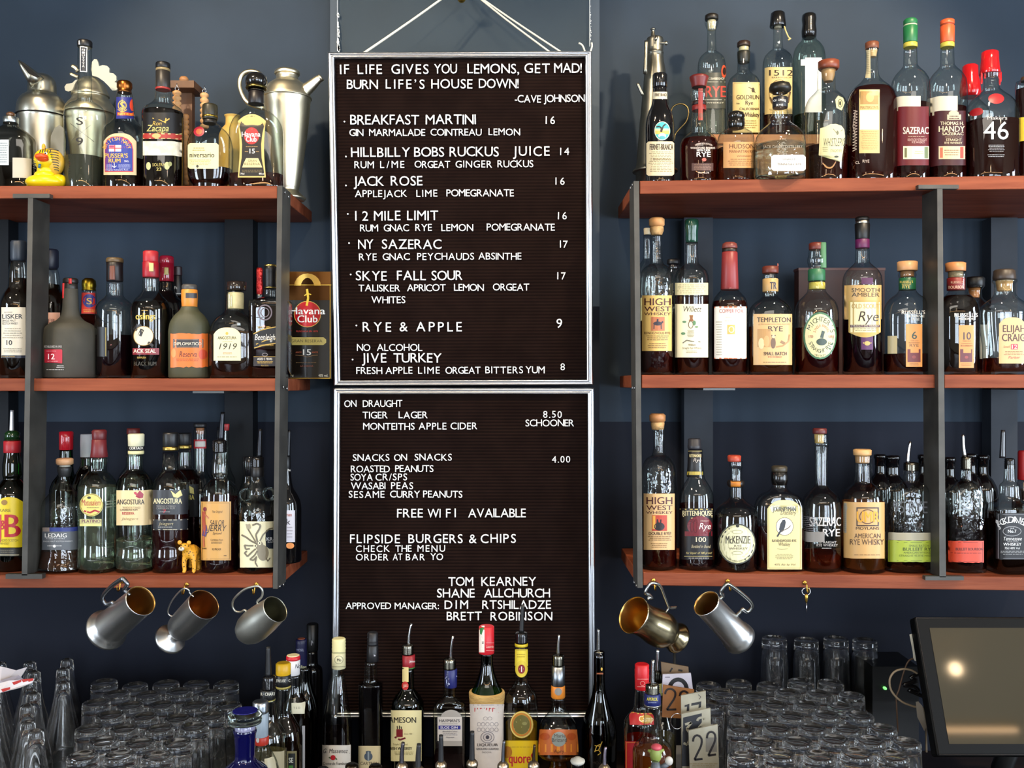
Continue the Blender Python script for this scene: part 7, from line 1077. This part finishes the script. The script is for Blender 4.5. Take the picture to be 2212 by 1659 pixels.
def seg2(x, y, w_, h, c, wd=24, sk=0):                         # a drawn figure two
    pts = [(x, y+h*.24), (x+w_*.06, y+h*.1), (x+w_*.25, y+h*.01), (x+w_*.55, y), (x+w_*.85, y+h*.1), (x+w_*.92, y+h*.26), (x+w_*.8, y+h*.45), (x+w_*.5, y+h*.68), (x+w_*.15, y+h*.95), (x+w_*1.0, y+h*.93)]
    pts = [(a, b-(a-x)*sk) for a, b in pts]; return ('s', [tuple(v[:2]) for v in smooth_path([(a, b, 0) for a, b in pts[:-1]], 3)]+[pts[-1]], wd, c)
st = thing('number_stand', tuple(P(*px('S', 820, 2400), 1.97)), 'thin black wire stand holding the table numbers beside the glasses', 'stand')
st['_o'] = (P(*px('S', 820, 0), 1.97).x, 1.97, .88); st.location = st['_o']
m = M(); X = st['_o'][0]; m.tube([(X, 1.99, .885), (X, 1.99, 1.22)], .003); m.build('post', '#1c1a18', st); M().lathe((X, 1.99, .88), [(0, .04), (.004, .04), (.006, .02)], None, 24).build('base', '#1c1a18', st)
m = M(); c = P(*px('S', 830, 1035), 1.885); m.tube([c+Vector((.0125*math.cos(6.283*i/24), 0, .015*math.sin(6.283*i/24))) for i in range(24)], .0008, None, 6, True); m.build('wire_ring', 'chrome', st)
tag('small brown wooden plate at the top of the stack of table numbers', [(628, 290), (972, 352), (980, 470), (640, 470)], 1.975, noisy('pale_brown_tag', '#6a5238', '#84694a', 12, .6), [('s', [(770, 365), (740, 415)], 20, '#1c1612'), ('s', [(845, 392), (898, 402)], 24, '#1c1612')], False)
tag('white plate with a large black nought behind the brown table number', [(650, 448), (1003, 430), (1035, 680), (640, 680)], 1.955, noisy('white_tag', '#aaa4b0', '#c2bdc6', 14, .5), [('g', 843, 640, 135, 155, 52, '#141214'), ('r', 680, 478, 740, 486, '#4a4650')], False)
tag('brown plate with black figures under the white table number', [(655, 580), (1045, 640), (1020, 1010), (640, 985)], 1.93, BRN, [seg2(680, 630, 140, 275, '#1c1210', 26), seg2(865, 660, 120, 250, '#1c1210', 26)], False)
tag('grey acrylic plate reading 17, rearmost of the three glossy ones', [(880, 715), (1190, 655), (1200, 1600), (868, 1600)], 1.89, GRE, [('p', [(925, 835), (985, 815), (982, 905), (950, 910), (955, 850), (925, 856)], '#2a2a2c'), ('p', [(1010, 808), (1135, 785), (1130, 860), (1100, 870), (1105, 822), (1008, 842)], '#2a2a2c'), ('s', [(1095, 700), (1130, 730), (1105, 760)], 9, '#55524c')])
tag('grey acrylic plate with light figures on dark, middle of the glossy ones', [(885, 945), (1250, 872), (1255, 1560), (880, 1610)], 1.868, GRE, [('p', [(905, 990), (1140, 935), (1140, 1110), (905, 1170)], '#26282e'), ('p', [(900, 1165), (985, 1145), (985, 1600), (885, 1600)], '#26282e'), ('s', [(930, 1075), (1010, 1052), (950, 1130), (985, 1180), (985, 1270), (960, 1330), (910, 1310)], 30, '#9c9784'), seg2(1085, 1000, 100, 130, '#9c9784', 30, .2)])
tag('large grey acrylic plate reading 22, in front beside the glasses', [(975, 1155), (1340, 1075), (1362, 1640), (992, 1700)], 1.845, GRE, [('r', 1190, 1240, 1330, 1420, '#77746c'), seg2(1030, 1215, 120, 320, '#1e1a1c', 27, .02), seg2(1205, 1175, 115, 310, '#1e1a1c', 27, .1), ('l', 985, 1340, 1560, 1640, 4, '#8a7a50')])
# green toy figure
Yt = 1.70; t = thing('toy_figure', (P(*px('S', 560, 1700), Yt).x, Yt, .88), 'small green headed toy figure with a pink cap in front of the aperitif bottles', 'toy'); GRN = mat('#8a9a4c', .5)
m = M(); hc = P(*px('S', 562, 1450), Yt); m.ell(hc, (.0105, .010, .0155), GRN); m.tube([hc+Vector((.006, 0, .004)), hc+Vector((.0145, .002, .007))], [.004, .002], GRN, 8); m.tube([hc+Vector((-.006, 0, .004)), hc+Vector((-.0135, .002, .006))], [.004, .002], GRN, 8); m.build('head', None, t)
m = M(); m.ell(hc+Vector((.001, -.001, .0125)), (.0095, .0095, .006), '#c8505c'); m.build('cap', None, t)
m = M(); m.tube([hc+Vector((-.006, -.0095, -.008)), hc+Vector((.002, -.0105, -.009))], .0008, '#2a2a18'); m.build('mouth', None, t)
zb_ = hc.z-.012; m = M(); m.lathe((hc.x, Yt, 0), [(.88, .02), (.89, .022), (zb_-.05, .014), (zb_-.01, .009), (zb_, .006)], '#5a6068', 20); m.tube([(hc.x+.008, Yt, zb_-.012), (hc.x+.02, Yt-.004, zb_-.004)], .0045, '#5a6068', 8); m.ell((hc.x+.0225, Yt-.005, zb_+.002), (.007, .005, .008), '#c8c4bc'); m.tube([(hc.x-.008, Yt, zb_-.012), (hc.x-.016, Yt-.004, zb_-.03)], .0045, GRN, 8); m.build('body', None, t)
# ================================================================== drinking glasses
def rack(label, x0, x1, z1=.94, y0=1.66, y1=2.18):
    m = M(); m.box((x0, y0, .8805), (x1, y1, z1)); return tagit(m.build('glass_rack', mat('#8a8c90', .5, .3)), label, 'rack')
rack('low black drainer under the glasses on the left', -1.25, -.545); rack('low black drainer under the glasses on the right', .345, .775)
rack('raised black step under the back row of glasses on the right', .50, .90, 1.012, 2.19, 2.29)
TG = thin('tumbler_glass', '#f0f4f4', '#8f9a9e', 1.7, wob=.5, haze=.022, streak=True); SG = solidglass('#ffffff', .012)
def glass_mesh(H, rt, rb, base=.018):
    """upside down highball: thick base on top, mouth at the bottom"""
    m = M(); out = [(0, rb-.0012), (.001, rb), (.006, rb), (H*.3, rb-(rb-rt)*.28), (H*.6, rb-(rb-rt)*.6), (H-base, rt+.0006), (H-.006, rt), (H-.002, rt-.0008), (H-.0004, rt-.003), (H, rt-.0055), (H-.0012, rt-.008), (H-.003, rt*.5), (H-.0035, rt*.15), (H-.0035, .0004)]
    t_ = .0024; inn = [(H-base, .0004), (H-base, rt*.4), (H-base-.0012, rt*.75), (H-base-.005, rt-t_-.0004), (H*.6, rb-(rb-rt)*.6-t_), (H*.3, rb-(rb-rt)*.28-t_), (.006, rb-t_), (.001, rb-t_), (0, rb-.0012)]
    m.lathe((0, 0, 0), out, SG, 32, cap0=False, cap1=True); m.lathe((0, 0, 0), inn, SG, 32, cap0=True, cap1=False)
    return m
def proto(name, m, label, cat, grp):
    o = m.build(name); tagit(o, label, cat, grp); return o
gl = proto('highball_glass', glass_mesh(.152, .0275, .033), 'clear highball glass standing upside down among the glasses on the left', 'glass', 'upturned highballs on the left')
n_ = 0; rg = random.Random(5); first = True
def put(o, x, y, z, first, label=None, grp=None):
    c = o if first else o.copy()
    if not first: COL.objects.link(c)
    c.location = (x, y, z); c.rotation_euler = (0, 0, rg.uniform(0, 6.28)); q_ = rg.uniform(.975, 1.02); c.scale = (q_, q_, q_*rg.uniform(.985, 1.015))
    if label: c['label'] = label; c['group'] = grp
    return c
spots = []
for i, Y in enumerate((2.14, 2.072, 2.004, 1.936, 1.868, 1.800, 1.732, 1.69)):
    if i == 7: break
    lo = (225-8*i, 540-10*i)
    x = (lo[0]-CX)*Y/F+(.034 if i % 2 else 0)
    while x < (lo[1]-CX)*Y/F and x < -.585: spots.append((x, Y)); x += .0675
for x, y in spots: put(gl, x+rg.uniform(-.0015, .0015), y, .94, first); first = False
# tall bulb glasses at the far left
m = M(); pf = [(0, .0265), (.0015, .0275), (.03, .0335), (.06, .0345), (.09, .030), (.13, .0205), (.17, .0145), (.198, .0125)]
q_ = pchip(pf, 3); m.lathe((0, 0, 0), [(0, .0255)]+q_[1:]+[(.2005, .0115), (.2015, .009), (.2, .006), (.1995, .0004)], SG, 28, cap0=False, cap1=True); m.lathe((0, 0, 0), [(.186, .0004), (.185, .006)]+[(h, r-.002) for h, r in q_[::-1] if .001 < h < .178]+[(0, .0255)], SG, 28, cap0=True, cap1=False)
tu = proto('tulip_glass', m, 'slender clear bulb shaped glass standing upside down at the far left', 'glass', 'bulb glasses at the far left'); first = True
for i, Y in enumerate((2.14, 2.066, 1.992, 1.918, 1.844, 1.770, 1.71)):
    x = -1.20+(.036 if i % 2 else 0)
    while x < (205-8*i-CX)*Y/F-.034: put(tu, x+rg.uniform(-.006, .006), Y, .94, first); first = False; x += .0715
# right hand glasses
spots = []
for i, Y in enumerate((2.14, 2.072, 2.004, 1.936, 1.868, 1.800, 1.732)):
    lo = (1500 if i < 3 else 1568, 1895+18*i)
    x = (lo[0]-CX)*Y/F+(.034 if i % 2 else 0)+.03
    while x < (lo[1]-CX)*Y/F and x < .735: spots.append((x, Y)); x += .0675
for x, y in spots: put(gl, x+rg.uniform(-.0015, .0015), y, .94, False, 'clear highball glass standing upside down among the glasses left of the screen', 'upturned highballs on the right')
for px_ in (1673, 1742, 1806, 1868): put(gl, (px_-CX)*2.24/F, 2.24, 1.012, False, 'clear highball glass standing upside down on the raised step at the back', 'upturned highballs on the raised step')
# ================================================================== till screen, cables, papers
Ya, Yb = 1.95, 1.845
tl, bl = P(1974.6, 1332, Ya), P(2024, 1634, Yb); up = (tl-bl); nrm = Vector((0, up.z, -up.y)).normalized()*-1
if nrm.y > 0: nrm = -nrm
t = thing('touch_screen', tuple(bl+Vector((.2, 0, 0))), 'black touch screen till tilted back at the right edge', 'screen'); Wd = .42
def SC(u, v, o=0): return bl.lerp(tl, v)+Vector((Wd*u+(tl.x-bl.x)*0, 0, 0))+nrm*o
tr, br = SC(1, 1), SC(1, 0); m = M(); f_ = [SC(0, 1), SC(0, 0), SC(1, 0), SC(1, 1)]; m.hexa(f_, [p-nrm*.03 for p in f_]); o = m.build('bezel', mat('#050505', .5, 0, 0, .15), t); bv = o.modifiers.new('b', 'BEVEL'); bv.width = .005; bv.segments = 2
m = M(); u0, v0, v1 = .094, .085, .915; q = [SC(u0-.03, v1), SC(u0-.03, v0), SC(.95, v0), SC(.95, v1)]; m.add([p+nrm*.0006 for p in q], [(0, 1, 2, 3)]); m.build('panel', mat('#3c3629', .05, 0, 0), t)
m = M(); m.tube([SC(.0, 1, .0008)+Vector((.004, 0, -.003)), SC(0, 0, .0008)+Vector((.004, 0, .003)), SC(1, 0, .0008)+Vector((0, 0, .003)), SC(1, 1, .0008)+Vector((0, 0, -.003))], .0008, None, 6, True); m.build('rim_line', '#2c2624', t)
m = M(); m.tube([SC(.5, .4, -.03), (SC(.5, .4, -.03).x, 2.02, .95), (SC(.5, .4).x, 2.02, .886)], .02, None, 12); m.box((SC(.5, 0).x-.09, 1.93, .8805), (SC(.5, 0).x+.09, 2.1, .892)); m.build('stand', '#141414', t)
CAB = mat('#8a7860', .6)
def cable(label, pts, Y, r, m_, nm='cable'):
    pp = [P(*px('W', *p), Y) for p in pts]; m = M(); m.tube(smooth_path(pp, 6), r, None, 8); return tagit(m.build(nm, m_), label, 'cable')
cable('beige cable looping out behind the till screen', [(470, 715), (400, 680), (320, 672), (240, 700), (195, 770), (200, 860), (240, 930), (320, 1000), (430, 1045), (540, 1090), (560, 1500)], 1.99, .0022, CAB)
cable('thin brown cable hanging straight down behind the till screen', [(470, 565), (410, 572), (370, 610), (335, 700), (305, 800), (285, 880), (262, 940), (262, 1010), (275, 1300)], 2.01, .0017, mat('#5c4430', .6))
cable('black coiled cable tucked behind the till screen', [(480, 720), (400, 760), (460, 790), (330, 830), (450, 850), (480, 900), (380, 880), (520, 940)], 2.0, .004, mat('#0e0d0e', .25))
t = thing('price_tag', tuple(P(*px('W', 440, 450), 1.975)), 'white paper tag stuck to the upper left edge of the till screen', 'tag')
plate('tag_paper', 'W', [(392, 328), (440, 314), (468, 430), (472, 520), (462, 590), (445, 590), (430, 560), (425, 500)], 1.962, .001, '#d6cfbc', t)
plate('tag_paper', 'W', [(455, 1000), (480, 995), (520, 1040), (560, 1250), (540, 1290), (470, 1150)], 1.96, .001, '#9c9284', t)
t = thing('network_box', tuple(P(1905, 1480, 2.12)), 'black box with green status light in the dark corner behind the cables', 'box'); a, b = P(1885, 1440, 2.16), P(1985, 1440, 2.16); m = M(); m.box((a.x, 2.16, .8805), (b.x, 2.28, a.z)); m.build('case', '#0b0b0c', t)
g2 = bpy.data.materials.new('green_led'); g2.use_nodes = True; b_ = g2.node_tree.nodes['Principled BSDF']; b_.inputs['Emission Color'].default_value = (.12, 1, .1, 1); b_.inputs['Emission Strength'].default_value = .9
m = M(); m.ell(P(*px('W', 145, 862), 2.155), (.005, .003, .0035), None, mtx=Matrix.Rotation(R(35), 4, 'Y')); m.build('status_light', g2, t)
# papers at the left edge
t = thing('menu_papers', tuple(P(20, 1490, 1.80)), 'white folded menu papers with red print at the left photo edge', 'paper')
def sheet(pts, m_, items=()):
    a = [P(*p) for p in pts]; m = M(); n = len(a); m.add(a+[p+Vector((0, .0012, -.001)) for p in a], [tuple(range(n-1, -1, -1)), tuple(range(n, 2*n))]+[(i, (i+1) % n, n+(i+1) % n, n+i) for i in range(n)]); m.build('sheet', m_, t)
sheet([(-60, 1432, 1.83), (5, 1440, 1.83), (35, 1448, 1.84), (58, 1441, 1.86), (45, 1462, 1.84), (0, 1484, 1.80), (-60, 1500, 1.78)], '#c9c3c8^')
sheet([(-60, 1478, 1.80), (0, 1470, 1.80), (40, 1458, 1.82), (52, 1468, 1.82), (20, 1480, 1.79), (-60, 1500, 1.77)], '#a9a6b8^')
sheet([(-60, 1492, 1.785), (20, 1470, 1.785), (74, 1466, 1.80), (70, 1474, 1.80), (40, 1486, 1.78), (0, 1496, 1.77), (-60, 1512, 1.76)], '#d8d2d4^')
m = M(); [m.add([P(x0, y0, 1.765), P(x0+4, y0+6, 1.765), P(x1, y1+5, 1.765), P(x1, y1, 1.765)], [(0, 1, 2, 3)]) for x0, y0, x1, y1 in ((26, 1474, 46, 1468), (46, 1468, 60, 1466), (58, 1467, 72, 1465), (2, 1489, 22, 1484))]; m.build('red_print', '#b02c24', t)
m = M(); m.box((-1.14, 1.79, .8805), (-.99, 1.80, 1.15)); tagit(m.build('menu_holder', '#1c1a1a'), 'dark upright menu holder at the far left of the counter', 'holder')
for o in COL.objects:
    if '_o' in o: del o['_o']
